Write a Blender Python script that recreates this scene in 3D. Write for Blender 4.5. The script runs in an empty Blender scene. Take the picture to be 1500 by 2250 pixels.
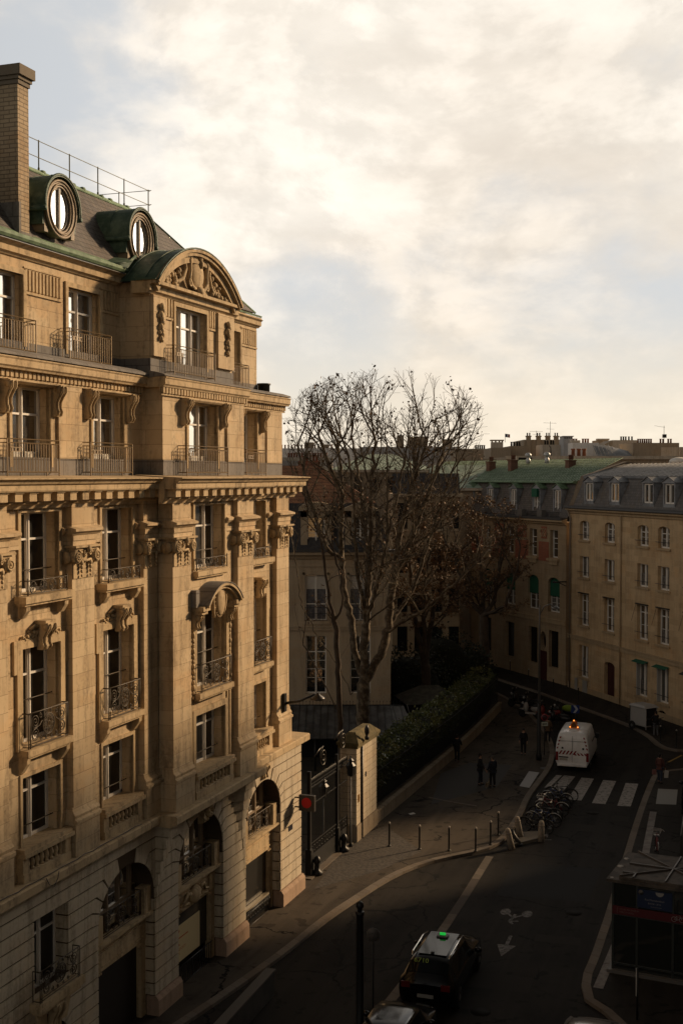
import bpy, bmesh, math, random
from math import sin, cos, pi, radians, hypot, atan2, sqrt
from mathutils import Vector, Matrix, geometry
random.seed(7)
SC = bpy.context.scene
COL = SC.collection
# ------------------------------------------------------------------ camera
cam_d = bpy.data.cameras.new("camera")
cam_d.sensor_fit = 'VERTICAL'; cam_d.sensor_height = 36.0; cam_d.lens = 43.2
cam_d.clip_end = 3000
cam = bpy.data.objects.new("camera", cam_d); COL.objects.link(cam)
cam.location = (0, 0, 17.0); cam.rotation_euler = (radians(90 - 1.74), 0, 0)
SC.camera = cam
# ------------------------------------------------------------------ light
SUN_AZ, SUN_EL = 57.0, 21.0
sd = bpy.data.lights.new("sun", 'SUN'); sd.energy = 4.5; sd.angle = radians(4.2); sd.color = (1.0, 0.70, 0.41)
so = bpy.data.objects.new("sun", sd); COL.objects.link(so)
S = Vector((sin(radians(SUN_AZ))*cos(radians(SUN_EL)), cos(radians(SUN_AZ))*cos(radians(SUN_EL)), sin(radians(SUN_EL))))
so.rotation_euler = (-S).to_track_quat('-Z', 'Y').to_euler(); so.location = (60, 40, 60)
SC.view_settings.view_transform = 'Standard'; SC.view_settings.look = 'None'
SC.view_settings.exposure = 0.0; SC.view_settings.gamma = 1.0
try: SC.view_settings.use_curve_mapping = False
except Exception: pass
SC.cycles.max_bounces = 5; SC.cycles.diffuse_bounces = 3; SC.cycles.glossy_bounces = 3
SC.cycles.use_denoising = True

class NT:
    """small wrapper for building node trees"""
    def __init__(s, tree): s.t = tree; s.n = tree.nodes; s.l = tree.links
    def new(s, typ, **kw):
        nd = s.n.new(typ)
        for k, v in kw.items(): setattr(nd, k, v)
        return nd
    def set(s, nd, i, v):
        if v is None: return
        if isinstance(v, bpy.types.NodeSocket): s.l.new(v, nd.inputs[i])
        else:
            sock = nd.inputs[i]
            if sock.type == 'RGBA' and len(v) == 3: v = (*v, 1)
            sock.default_value = v
    def math(s, op, a, b=None, c=None, clamp=False):
        nd = s.new('ShaderNodeMath', operation=op); nd.use_clamp = clamp
        s.set(nd, 0, a); s.set(nd, 1, b); s.set(nd, 2, c); return nd.outputs[0]
    def vmath(s, op, a, b=None, out=0):
        nd = s.new('ShaderNodeVectorMath', operation=op)
        s.set(nd, 0, a); s.set(nd, 1, b); return nd.outputs[out]
    def mix(s, f, a, b, blend='MIX'):
        nd = s.new('ShaderNodeMix', data_type='RGBA', blend_type=blend)
        s.set(nd, 0, f); s.set(nd, 6, a); s.set(nd, 7, b); return nd.outputs[2]
    def noise(s, vec, scale, detail=4, rough=0.55, dist=0.0):
        nd = s.new('ShaderNodeTexNoise'); s.set(nd, 'Vector', vec)
        nd.inputs['Scale'].default_value = scale; nd.inputs['Detail'].default_value = detail
        nd.inputs['Roughness'].default_value = rough; nd.inputs['Distortion'].default_value = dist
        return nd.outputs['Fac']
    def ramp(s, f, stops):
        nd = s.new('ShaderNodeValToRGB'); s.set(nd, 0, f); cr = nd.color_ramp
        while len(cr.elements) < len(stops): cr.elements.new(0.5)
        for e, (p, c) in zip(cr.elements, stops):
            e.position = p; e.color = (c, c, c, 1) if isinstance(c, (int, float)) else (*c, 1)
        return nd.outputs[0]
    def mapr(s, v, a, b, c=0.0, d=1.0, smooth=True):
        nd = s.new('ShaderNodeMapRange'); nd.interpolation_type = 'SMOOTHSTEP' if smooth else 'LINEAR'
        s.set(nd, 0, v)
        for i, x in zip((1, 2, 3, 4), (a, b, c, d)): nd.inputs[i].default_value = x
        return nd.outputs[0]
    def comb(s, x, y, z):
        nd = s.new('ShaderNodeCombineXYZ'); s.set(nd, 0, x); s.set(nd, 1, y); s.set(nd, 2, z); return nd.outputs[0]
    def sep(s, v):
        nd = s.new('ShaderNodeSeparateXYZ'); s.set(nd, 0, v); return nd.outputs
# ------------------------------------------------------------------ world: low sun behind broken cloud
W = bpy.data.worlds.new("World"); SC.world = W; W.use_nodes = True
w = NT(W.node_tree); w.n.clear()
out = w.new('ShaderNodeOutputWorld'); bg = w.new('ShaderNodeBackground')
tc = w.new('ShaderNodeTexCoord'); D = w.vmath('NORMALIZE', tc.outputs['Generated'])
sky = w.new('ShaderNodeTexSky', sky_type='NISHITA'); sky.sun_disc = False
sky.sun_elevation = radians(SUN_EL); sky.sun_rotation = radians(SUN_AZ); sky.dust_density = 2.0
dx, dy, dz = w.sep(D)
dzp = w.math('MAXIMUM', dz, 0.0)
den = w.math('ADD', dzp, 0.30)
P = w.comb(w.math('DIVIDE', dx, den), w.math('DIVIDE', dy, den), 0.0)
def lobe(az, el, width, soft=1.0):
    """smooth 0..1 around a direction of the sky (width in degrees)"""
    v = Vector((sin(radians(az))*cos(radians(el)), cos(radians(az))*cos(radians(el)), sin(radians(el))))
    dt = w.vmath('DOT_PRODUCT', D, tuple(v), out='Value')
    return w.mapr(dt, cos(radians(width)), 1.0, 0.0, 1.0)
Dp = w.vmath('MULTIPLY', D, (1.0, 1.0, 1.55))
wv = w.noise(Dp, 3.0, 3, 0.5)
Dw = w.vmath('ADD', Dp, w.comb(w.math('MULTIPLY', wv, 0.10), 0.0, w.math('MULTIPLY', wv, 0.08)))
n1 = w.noise(Dw, 5.6, 12, 0.60, 0.15)
n1b = w.noise(w.vmath('ADD', Dw, (0.024, 0.0, 0.018)), 5.6, 12, 0.60, 0.15)
n2 = w.noise(w.vmath('ADD', P, (5.3, 2.1, 0.0)), 1.5, 5, 0.5, 0.2)
n3 = w.noise(w.vmath('ADD', P, (1.7, 9.1, 0.0)), 8.5, 8, 0.6, 0.2)
cov = w.math('ADD', w.math('MULTIPLY', n1, 0.75), w.math('MULTIPLY', n2, 0.5))
cov = w.math('ADD', cov, w.math('MULTIPLY', lobe(-2, 16, 10), 0.13))
cov = w.math('ADD', cov, w.math('MULTIPLY', lobe(9, 19, 7), 0.10))
cov = w.math('SUBTRACT', cov, w.math('MULTIPLY', lobe(-12.5, 15.5, 7), 0.20))
cov = w.math('SUBTRACT', cov, w.math('MULTIPLY', lobe(-1, 7.0, 5), 0.10))
cov = w.math('ADD', cov, w.math('MULTIPLY', lobe(7.5, 12.5, 8), 0.13))
cloud = w.mapr(cov, 0.42, 0.70)
relief = w.mapr(w.math('SUBTRACT', n1, n1b), -0.07, 0.07, 0.90, 1.055)
tex = w.math('MULTIPLY', relief, w.mapr(n3, 0.30, 0.72, 0.93, 1.04))
SKYBLUE = (0.66, 0.68, 0.70)
blue = w.mix(0.12, SKYBLUE, w.mix(1.0, sky.outputs[0], (0.075, 0.075, 0.075), 'MULTIPLY'))
blue = w.mix(w.mapr(dz, 0.0, 0.14, 0.75, 0.0), blue, (0.86, 0.83, 0.74))
cl = w.mix(w.mapr(n2, 0.40, 0.60), (0.90, 0.81, 0.70), (0.97, 0.895, 0.79))
cl = w.mix(1.0, cl, w.comb(tex, tex, tex), 'MULTIPLY')
colr = w.mix(cloud, blue, cl)
# warm band above the roofs, hot patch, glow round the veiled sun
colr = w.mix(w.mapr(dz, 0.0, 0.17, 0.55, 0.0), colr, (0.93, 0.78, 0.56))
hot = w.math('MULTIPLY', lobe(-1.0, 17.0, 11), 0.05)
glow = w.math('MULTIPLY', w.math('POWER', lobe(SUN_AZ-4, SUN_EL - 6, 25), 1.1), 3.2)
front = w.mapr(w.vmath('DOT_PRODUCT', D, tuple(Vector((0.30, 0.92, 0.16)).normalized()), out='Value'), 0.42, 0.90, 0.0, 1.0)
lum = w.math('ADD', w.math('MULTIPLY', front, 0.95), 0.105)
lum = w.math('ADD', lum, w.math('ADD', hot, glow))
lum = w.math('ADD', lum, w.math('MULTIPLY', lobe(-102, 22, 75), 0.52))  # fill added to the unseen sky, brightens the far street facades
lum = w.math('ADD', lum, w.math('MULTIPLY', lobe(180, 12, 60), 0.22))  # fill added behind the camera for the skyline walls facing it
lum = w.math('MULTIPLY', lum, w.mapr(dz, 0.42, 0.85, 1.0, 0.22))  # sky overhead dimmed so the shaded ground stays dark
below = w.mapr(dz, -0.06, 0.0, 0.12, 1.0)
lum = w.math('MULTIPLY', lum, below)
colr = w.mix(1.0, colr, w.comb(lum, lum, lum), 'MULTIPLY')
w.l.new(colr, bg.inputs[0]); bg.inputs[1].default_value = 1.0
w.l.new(bg.outputs[0], out.inputs[0])
# ------------------------------------------------------------------ materials
MATS = {}
def mat(name, color, rough=0.8, metal=0.0, noise=None, bump=0.0, emit=None, spec=0.4, coat=0.0, bscale=30):
    """noise = (scale, colour2, low, high)"""
    if name in MATS: return MATS[name]
    m = bpy.data.materials.new(name); m.use_nodes = True; t = NT(m.node_tree)
    b = t.n['Principled BSDF']
    b.inputs['Roughness'].default_value = rough; b.inputs['Metallic'].default_value = metal
    b.inputs['Specular IOR Level'].default_value = spec; b.inputs['Coat Weight'].default_value = coat
    b.inputs['Base Color'].default_value = (*color, 1)
    tcn = t.new('ShaderNodeTexCoord'); V = tcn.outputs['Object']
    if noise:
        f = t.mapr(t.noise(V, noise[0], 6, 0.62), noise[2], noise[3])
        t.l.new(t.mix(f, color, noise[1]), b.inputs['Base Color'])
    if bump:
        bp = t.new('ShaderNodeBump'); bp.inputs['Strength'].default_value = bump; bp.inputs['Distance'].default_value = 0.02
        t.l.new(t.noise(V, bscale, 6, 0.6), bp.inputs['Height']); t.l.new(bp.outputs[0], b.inputs['Normal'])
    if emit:
        b.inputs['Emission Color'].default_value = (*emit[0], 1); b.inputs['Emission Strength'].default_value = emit[1]
    MATS[name] = m; return m
def stone(name, c1, c2, joint, bw=1.1, bh=0.42, mortar=0.008, jamt=0.6, stain=(0.13, 0.095, 0.06), stamt=0.35, tint=0.5, rough=0.88, bumpd=0.015, off=0.5):
    """coursed stone: block tint, thin joints, streaks running down, soot"""
    if name in MATS: return MATS[name]
    m = bpy.data.materials.new(name); m.use_nodes = True; t = NT(m.node_tree); b = t.n['Principled BSDF']
    V = t.new('ShaderNodeTexCoord').outputs['Object']; x, y, z = t.sep(V)
    U = t.math('ADD', x, y); uv = t.comb(U, z, 0.0)
    br = t.new('ShaderNodeTexBrick'); t.l.new(uv, br.inputs['Vector']); br.offset = off
    for k, v in (('Scale', 1.0), ('Mortar Size', mortar), ('Mortar Smooth', 0.2), ('Bias', 0.0), ('Brick Width', bw), ('Row Height', bh)):
        br.inputs[k].default_value = v
    br.inputs['Color1'].default_value = (0, 0, 0, 1); br.inputs['Color2'].default_value = (1, 1, 1, 1); br.inputs['Mortar'].default_value = (0.5, 0.5, 0.5, 1)
    big = t.mapr(t.noise(V, 0.55, 5, 0.6), 0.35, 0.66)
    tin = t.mix(tint, t.mix(1.0, big, big), br.outputs['Color'])
    c = t.mix(tin, c1, c2)
    streak = t.noise(t.comb(t.math('MULTIPLY', U, 2.2), t.math('MULTIPLY', z, 0.25), 0.0), 1.6, 7, 0.62)
    fine = t.noise(V, 9.0, 6, 0.65)
    och = t.mapr(t.noise(t.vmath('MULTIPLY', V, (0.5, 0.5, 0.8)), 0.9, 4, 0.65), 0.50, 0.66)
    c = t.mix(t.math('MULTIPLY', och, 0.40*tint), c, t.mix(1.0, c, (1.05, 0.78, 0.50), 'MULTIPLY'))
    wet = t.mapr(t.noise(t.vmath('MULTIPLY', V, (0.8, 0.8, 0.35)), 1.3, 6, 0.7), 0.53, 0.68)
    c = t.mix(t.math('MULTIPLY', wet, 0.5*stamt), c, t.mix(1.0, c, (0.50, 0.47, 0.44), 'MULTIPLY'))
    sf = t.math('MULTIPLY', t.mapr(t.math('ADD', t.math('MULTIPLY', streak, 0.65), t.math('MULTIPLY', fine, 0.35)), 0.46, 0.66), stamt)
    c = t.mix(sf, c, stain)
    c = t.mix(t.math('MULTIPLY', br.outputs['Fac'], jamt), c, joint)
    t.l.new(c, b.inputs['Base Color']); b.inputs['Roughness'].default_value = rough; b.inputs['Specular IOR Level'].default_value = 0.25
    h = t.math('SUBTRACT', t.math('MULTIPLY', fine, 0.35), t.math('MULTIPLY', br.outputs['Fac'], 0.8))
    bp = t.new('ShaderNodeBump'); bp.inputs['Strength'].default_value = 0.6; bp.inputs['Distance'].default_value = bumpd
    t.l.new(h, bp.inputs['Height']); t.l.new(bp.outputs[0], b.inputs['Normal'])
    MATS[name] = m; return m
def glass(name, tint=(0.012, 0.013, 0.015), rough=0.03, refl=0.35, k=2.0):
    """old window pane: dark room behind, uneven mirror-like reflection"""
    if name in MATS: return MATS[name]
    m = bpy.data.materials.new(name); m.use_nodes = True; t = NT(m.node_tree); b = t.n['Principled BSDF']
    V = t.new('ShaderNodeTexCoord').outputs['Object']
    b.inputs['Base Color'].default_value = (*tint, 1); b.inputs['Roughness'].default_value = 0.4
    b.inputs['Specular IOR Level'].default_value = 0.2
    g = t.new('ShaderNodeBsdfGlossy'); g.inputs['Roughness'].default_value = rough; g.inputs['Color'].default_value = (1, 0.97, 0.9, 1)
    fr = t.new('ShaderNodeFresnel'); fr.inputs['IOR'].default_value = 1.5
    f = t.math('ADD', t.math('MULTIPLY', fr.outputs[0], k), refl * 0.35, clamp=True)
    bp = t.new('ShaderNodeBump'); bp.inputs['Strength'].default_value = 0.12; bp.inputs['Distance'].default_value = 0.05
    t.l.new(t.noise(V, 1.7, 2, 0.5), bp.inputs['Height']); t.l.new(bp.outputs[0], g.inputs['Normal'])
    mx = t.new('ShaderNodeMixShader'); t.l.new(f, mx.inputs[0]); t.l.new(b.outputs[0], mx.inputs[1]); t.l.new(g.outputs[0], mx.inputs[2])
    t.l.new(mx.outputs[0], t.n['Material Output'].inputs[0])
    MATS[name] = m; return m
LST1, LST2 = (0.44, 0.325, 0.195), (0.60, 0.47, 0.305)
M_ASH = stone('ashlar', LST1, LST2, (0.22, 0.155, 0.09), 1.25, 0.46, 0.007, 0.7, stamt=0.62, tint=0.62)
M_TRIM = stone('carved_stone', (0.45, 0.335, 0.195), (0.54, 0.41, 0.25), (0.26, 0.19, 0.12), 1.6, 9.0, 0.004, 0.4, stamt=0.75, tint=0.2)
M_RUST = stone('rusticated_stone', (0.50, 0.42, 0.31), (0.58, 0.50, 0.37), (0.3, 0.23, 0.16), 1.3, 50.0, 0.006, 0.7, stamt=0.55)
M_GROOVE = mat('groove_shade', (0.085, 0.06, 0.038), 0.95, spec=0.1)  # darker copy of the stone; the shade of the joints is in its colour
M_PINK = stone('pink_granite', (0.34, 0.235, 0.165), (0.42, 0.295, 0.21), (0.2, 0.12, 0.09), 1.7, 40, 0.006, 0.6, stamt=0.5)
M_LEAD = stone('lead_flashing', (0.16, 0.15, 0.14), (0.22, 0.20, 0.18), (0.07, 0.06, 0.055), 0.85, 0.6, 0.012, 0.8, stain=(0.07, 0.06, 0.05), stamt=0.6)
M_SLATE = stone('slate', (0.085, 0.075, 0.072), (0.15, 0.13, 0.118), (0.03, 0.026, 0.024), 0.24, 0.16, 0.012, 0.8, stain=(0.13, 0.13, 0.09), stamt=0.35, tint=0.75, rough=0.7)
M_COPPER = mat('green_copper', (0.040, 0.078, 0.052), 0.6, 0.0, (2.2, (0.13, 0.18, 0.125), 0.42, 0.70), 0.5)
M_COPPERL = mat('pale_copper', (0.16, 0.24, 0.14), 0.7, 0.0, (3.0, (0.08, 0.13, 0.07), 0.4, 0.65), 0.5)
M_BRICK = stone('chimney_brick', (0.33, 0.255, 0.17), (0.43, 0.335, 0.225), (0.16, 0.125, 0.085), 0.36, 0.115, 0.014, 0.85, stamt=0.5, tint=0.8)
M_IRON = mat('wrought_iron', (0.06, 0.045, 0.028), 0.55, 0.2, spec=0.4)
M_BRONZE = mat('bronze_railing', (0.17, 0.115, 0.055), 0.5, 0.3)
M_BLACK = mat('black_iron', (0.012, 0.012, 0.012), 0.45)
M_WFRAME = mat('white_window_paint', (0.72, 0.68, 0.62), 0.5)
M_GLASS = glass('window_glass'); M_GLASSD = glass('dark_glass', (0.006, 0.006, 0.006), refl=0.0, k=0.8)
M_DARK = mat('dark_room', (0.012, 0.010, 0.009), 0.9)
M_CURT = mat('net_curtain', (0.16, 0.14, 0.12), 0.9, noise=(9, (0.07, 0.06, 0.05), 0.4, 0.6))
def asphalt(name, c1, c2, c3):
    """worn asphalt: patchy tone, tyre-polished lanes along the street, grit and thin cracks"""
    m = bpy.data.materials.new(name); m.use_nodes = True; t = NT(m.node_tree); b = t.n['Principled BSDF']
    V = t.new('ShaderNodeTexCoord').outputs['Object']; x, y, z = t.sep(V)
    c = t.mix(t.mapr(t.noise(V, 0.22, 6, 0.65), 0.38, 0.62), c1, c2)
    lane = t.math('SUBTRACT', t.math('MULTIPLY', x, 0.943), t.math('MULTIPLY', y, 0.333)); al = t.math('ADD', t.math('MULTIPLY', x, 0.333), t.math('MULTIPLY', y, 0.943))
    st_ = t.mapr(t.noise(t.comb(lane, t.math('MULTIPLY', al, 0.06), 0.0), 1.1, 5, 0.6), 0.42, 0.62)
    c = t.mix(t.math('MULTIPLY', st_, 0.45), c, c3)
    c = t.mix(t.math('MULTIPLY', t.mapr(t.noise(V, 55, 3, 0.6), 0.45, 0.7), 0.35), c, c3)
    sp = t.mapr(t.noise(V, 1.7, 3, 0.5), 0.60, 0.68); c = t.mix(t.math('MULTIPLY', sp, 0.7), c, (c1[0]*0.35, c1[1]*0.35, c1[2]*0.35))
    vo = t.new('ShaderNodeTexVoronoi', feature='DISTANCE_TO_EDGE'); t.set(vo, 'Vector', t.vmath('ADD', V, t.comb(t.noise(V, 1.5, 4, 0.6), t.noise(V, 1.3, 4, 0.6), 0.0))); vo.inputs['Scale'].default_value = 0.28
    cr_ = t.math('MULTIPLY', t.mapr(vo.outputs['Distance'], 0.004, 0.016, 1.0, 0.0), t.mapr(t.noise(V, 0.3, 2, 0.5), 0.45, 0.55)); c = t.mix(cr_, c, (0.003, 0.003, 0.003))
    t.l.new(c, b.inputs['Base Color']); b.inputs['Roughness'].default_value = 0.85; b.inputs['Specular IOR Level'].default_value = 0.12
    bp = t.new('ShaderNodeBump'); bp.inputs['Strength'].default_value = 0.5; bp.inputs['Distance'].default_value = 0.02; t.l.new(t.noise(V, 45, 6, 0.6), bp.inputs['Height']); t.l.new(bp.outputs[0], b.inputs['Normal'])
    MATS[name] = m; return m
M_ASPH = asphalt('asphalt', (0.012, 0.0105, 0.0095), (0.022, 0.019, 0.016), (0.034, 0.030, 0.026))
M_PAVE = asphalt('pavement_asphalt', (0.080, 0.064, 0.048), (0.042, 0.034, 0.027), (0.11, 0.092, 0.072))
M_GRAN = stone('granite_kerb', (0.125, 0.105, 0.085), (0.19, 0.16, 0.13), (0.05, 0.04, 0.035), 1.0, 30, 0.012, 0.8, stamt=0.4, tint=0.7)
M_WHITE = mat('road_paint', (0.30, 0.275, 0.25), 0.75, noise=(5.0, (0.10, 0.09, 0.08), 0.46, 0.66))
M_WORNP = mat('worn_road_paint', (0.16, 0.15, 0.14), 0.8, noise=(7.0, (0.05, 0.045, 0.04), 0.42, 0.60))
# ------------------------------------------------------------------ mesh builder
def tag(o, label=None, cat=None, group=None, kind=None):
    if label: o['label'] = label
    if cat: o['category'] = cat
    if group: o['group'] = group
    if kind: o['kind'] = kind
    return o
def empty(name, loc=(0, 0, 0), rz=0.0, label=None, cat=None, group=None, kind=None):
    o = bpy.data.objects.new(name, None); COL.objects.link(o); o.location = loc; o.rotation_euler = (0, 0, rz)
    o.empty_display_size = 0.2
    return tag(o, label, cat, group, kind)
class MB:
    def __init__(s): s.v = []; s.f = []; s.sm = []; s.mi = []; s.cur = 0
    def add(s, vs, fs, smooth=False):
        b = len(s.v); s.v += [tuple(v) for v in vs]
        for f in fs: s.f.append([b + i for i in f]); s.sm.append(smooth); s.mi.append(s.cur)
        return s
    def box(s, x0, x1, y0, y1, z0, z1):
        if x0 > x1: x0, x1 = x1, x0
        if y0 > y1: y0, y1 = y1, y0
        if z0 > z1: z0, z1 = z1, z0
        return s.add([(x0,y0,z0),(x1,y0,z0),(x1,y1,z0),(x0,y1,z0),(x0,y0,z1),(x1,y0,z1),(x1,y1,z1),(x0,y1,z1)],
                     [(0,3,2,1),(4,5,6,7),(0,1,5,4),(1,2,6,5),(2,3,7,6),(3,0,4,7)])
    def bw(s, u0, u1, w0, w1, z0, z1):   # facade coordinates: w = out of the wall
        return s.box(u0, u1, -w1, -w0, z0, z1)
    def obox(s, c, ax, ay, az, hx, hy, hz):
        c = Vector(c); ax = Vector(ax).normalized()*hx; ay = Vector(ay).normalized()*hy; az = Vector(az).normalized()*hz
        vs = [c + i*ax + j*ay + k*az for k in (-1, 1) for (i, j) in ((-1,-1),(1,-1),(1,1),(-1,1))]
        return s.add(vs, [(0,3,2,1),(4,5,6,7),(0,1,5,4),(1,2,6,5),(2,3,7,6),(3,0,4,7)])
    def prism(s, poly, fn0, fn1, smooth=False, caps=True):
        """poly: 2-D points; fn0/fn1 map a 2-D point to 3-D for the two ends"""
        n = len(poly); vs = [fn0(p) for p in poly] + [fn1(p) for p in poly]
        fs = [(i, (i+1) % n, n + (i+1) % n, n + i) for i in range(n)]
        s.add(vs, fs, smooth)
        if caps:
            tri = geometry.tessellate_polygon([[Vector((p[0], p[1], 0)) for p in poly]])
            s.add(vs[:n], tri); s.add(vs[n:], tri)
        return s
    def pw(s, poly, w0, w1, smooth=False):   # (u,z) outline from depth w0 to w1
        return s.prism(poly, lambda p: (p[0], -w0, p[1]), lambda p: (p[0], -w1, p[1]), smooth)
    def pu(s, poly, u0, u1, smooth=False):   # (w,z) section run along u
        return s.prism(poly, lambda p: (u0, -p[0], p[1]), lambda p: (u1, -p[0], p[1]), smooth)
    def pz(s, poly, z0, z1):
        return s.prism(poly, lambda p: (p[0], p[1], z0), lambda p: (p[0], p[1], z1))
    def tube(s, pts, r, n=6, cap=True, smooth=True):
        pts = [Vector(p) for p in pts]; m = len(pts)
        rs = r if isinstance(r, (list, tuple)) else [r]*m
        vs = []; up = None
        for i, p in enumerate(pts):
            dr = (pts[min(i+1, m-1)] - pts[max(i-1, 0)])
            if dr.length < 1e-9: dr = Vector((0, 0, 1))
            dr.normalize()
            if up is None: up = dr.orthogonal().normalized()
            up = (up - dr*up.dot(dr));
            if up.length < 1e-6: up = dr.orthogonal()
            up.normalize(); sd_ = dr.cross(up)
            for k in range(n):
                a = 2*pi*k/n; vs.append(p + (up*cos(a) + sd_*sin(a))*rs[i])
        fs = [(i*n + k, i*n + (k+1) % n, (i+1)*n + (k+1) % n, (i+1)*n + k) for i in range(m-1) for k in range(n)]
        if cap: fs += [tuple(range(n))[::-1], tuple((m-1)*n + k for k in range(n))]
        return s.add(vs, fs, smooth)
    def lathe(s, prof, c=(0, 0, 0), n=12, smooth=True, axis='z'):
        vs = []
        for (r, h) in prof:
            for k in range(n):
                a = 2*pi*k/n
                q = (r*cos(a), r*sin(a), h) if axis == 'z' else (r*cos(a), h, r*sin(a)) if axis == 'y' else (h, r*cos(a), r*sin(a))
                vs.append((c[0]+q[0], c[1]+q[1], c[2]+q[2]))
        m = len(prof)
        fs = [(i*n + k, i*n + (k+1) % n, (i+1)*n + (k+1) % n, (i+1)*n + k) for i in range(m-1) for k in range(n)]
        fs += [tuple(range(n))[::-1], tuple((m-1)*n + k for k in range(n))]
        return s.add(vs, fs, smooth)
    def ball(s, c, r, n=8, m=6, sc=(1, 1, 1)):
        prof = [(max(1e-4, r*sin(pi*i/m)), -r*cos(pi*i/m)) for i in range(m+1)]
        b = len(s.v); s.lathe(prof, (0, 0, 0), n)
        for i in range(b, len(s.v)):
            v = s.v[i]; s.v[i] = (c[0]+v[0]*sc[0], c[1]+v[1]*sc[1], c[2]+v[2]*sc[2])
        return s
    def xf(s, start, M):
        for i in range(start, len(s.v)): s.v[i] = tuple(M @ Vector(s.v[i]))
        return s
    def holed(s, outer, holes, w, depth, inner=True, edge=0.0):
        """flat wall at offset w with openings; reveals run back by depth"""
        loops = [[Vector((p[0], p[1], 0)) for p in outer]] + [[Vector((p[0], p[1], 0)) for p in h] for h in holes]
        flat = [p for l in loops for p in l]
        tri = geometry.tessellate_polygon(loops)
        s.add([(p.x, -w, p.y) for p in flat], tri)
        dl = depth if isinstance(depth, (list, tuple)) else [depth]*len(holes)
        for h, dp in zip(holes, dl):
            n = len(h); vs = [(p[0], -w, p[1]) for p in h] + [(p[0], -w + dp, p[1]) for p in h]
            s.add(vs, [(i, (i+1) % n, n + (i+1) % n, n + i) for i in range(n)])
        if edge:
            n = len(outer); vs = [(p[0], -w, p[1]) for p in outer] + [(p[0], -w + edge, p[1]) for p in outer]
            s.add(vs, [(i, (i+1) % n, n + (i+1) % n, n + i) for i in range(n)])
        return s
    def flush(s, name, m, parent=None, **k):
        """link what was collected so far as one object and start the next"""
        if not s.v: return None
        o = s.build(name, m, parent, **k); s.v = []; s.f = []; s.sm = []; s.mi = []; return o
    def build(s, name, m, parent=None, bevel=0.0, recalc=True):
        me = bpy.data.meshes.new(name); me.from_pydata(s.v, [], s.f); me.update()
        ms = m if isinstance(m, (list, tuple)) else [m]
        for x in ms: me.materials.append(x)
        me.polygons.foreach_set('use_smooth', s.sm); me.polygons.foreach_set('material_index', s.mi)
        if recalc and len(s.f) < 60000:
            bm = bmesh.new(); bm.from_mesh(me); bmesh.ops.recalc_face_normals(bm, faces=bm.faces[:]); bm.to_mesh(me); bm.free()
        o = bpy.data.objects.new(name, me); COL.objects.link(o)
        if parent: o.parent = parent
        if bevel:
            b = o.modifiers.new('bevel', 'BEVEL'); b.width = bevel; b.segments = 2; b.limit_method = 'ANGLE'
        return o
def rect(u0, u1, z0, z1): return [(u0, z0), (u1, z0), (u1, z1), (u0, z1)]
def archp(u0, u1, z0, zs, rise, n=14):
    """opening with an elliptical head: springing zs, rise above it"""
    c, a = (u0+u1)/2, (u1-u0)/2
    return [(u0, z0), (u1, z0)] + [(c + a*cos(pi*i/n), zs + rise*sin(pi*i/n)) for i in range(n+1)]
def clone(o, parent=None, loc=None, rz=None):
    """copy of a thing or part with all below it"""
    kids = [c for c in bpy.data.objects if c.parent == o]
    c = o.copy(); COL.objects.link(c)
    if parent is not None: c.parent = parent
    if loc is not None: c.location = loc
    if rz is not None: c.rotation_euler = (0, 0, rz)
    for k in kids: clone(k, c)
    return c
def text_mesh(mb, txt, size, place, depth=0.004, align='CENTER'):
    """lettering turned into mesh faces and appended; place maps (x,y) text coords to 3-D"""
    cu = bpy.data.curves.new('lettering', 'FONT'); cu.body = txt; cu.size = size; cu.align_x = align; cu.align_y = 'CENTER'; cu.resolution_u = 2
    ob = bpy.data.objects.new('lettering', cu); COL.objects.link(ob)
    dg = bpy.context.evaluated_depsgraph_get(); me = ob.evaluated_get(dg).to_mesh()
    mb.add([place(v.co.x, v.co.y) for v in me.vertices], [tuple(p.vertices) for p in me.polygons])
    ob.evaluated_get(dg).to_mesh_clear(); bpy.data.objects.remove(ob); bpy.data.curves.remove(cu)
# ------------------------------------------------------------------ the big stone building on the left
TH = radians(19.48); DD = Vector((sin(TH), cos(TH), 0)); NN = Vector((cos(TH), -sin(TH), 0)); KP = Vector((-1.75, 49.31, 0))
def FP(u, w_, z): return KP + DD*u + NN*w_ + Vector((0, 0, z))
BL = empty('apartment_building', KP, pi/2 - TH, 'ornate sunlit limestone apartment building with slate mansard roof beside the ornamental gate', 'building')
UA, UC = (-22.08, -18.05, -14.03), -3.72
UB = -8.9
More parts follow.
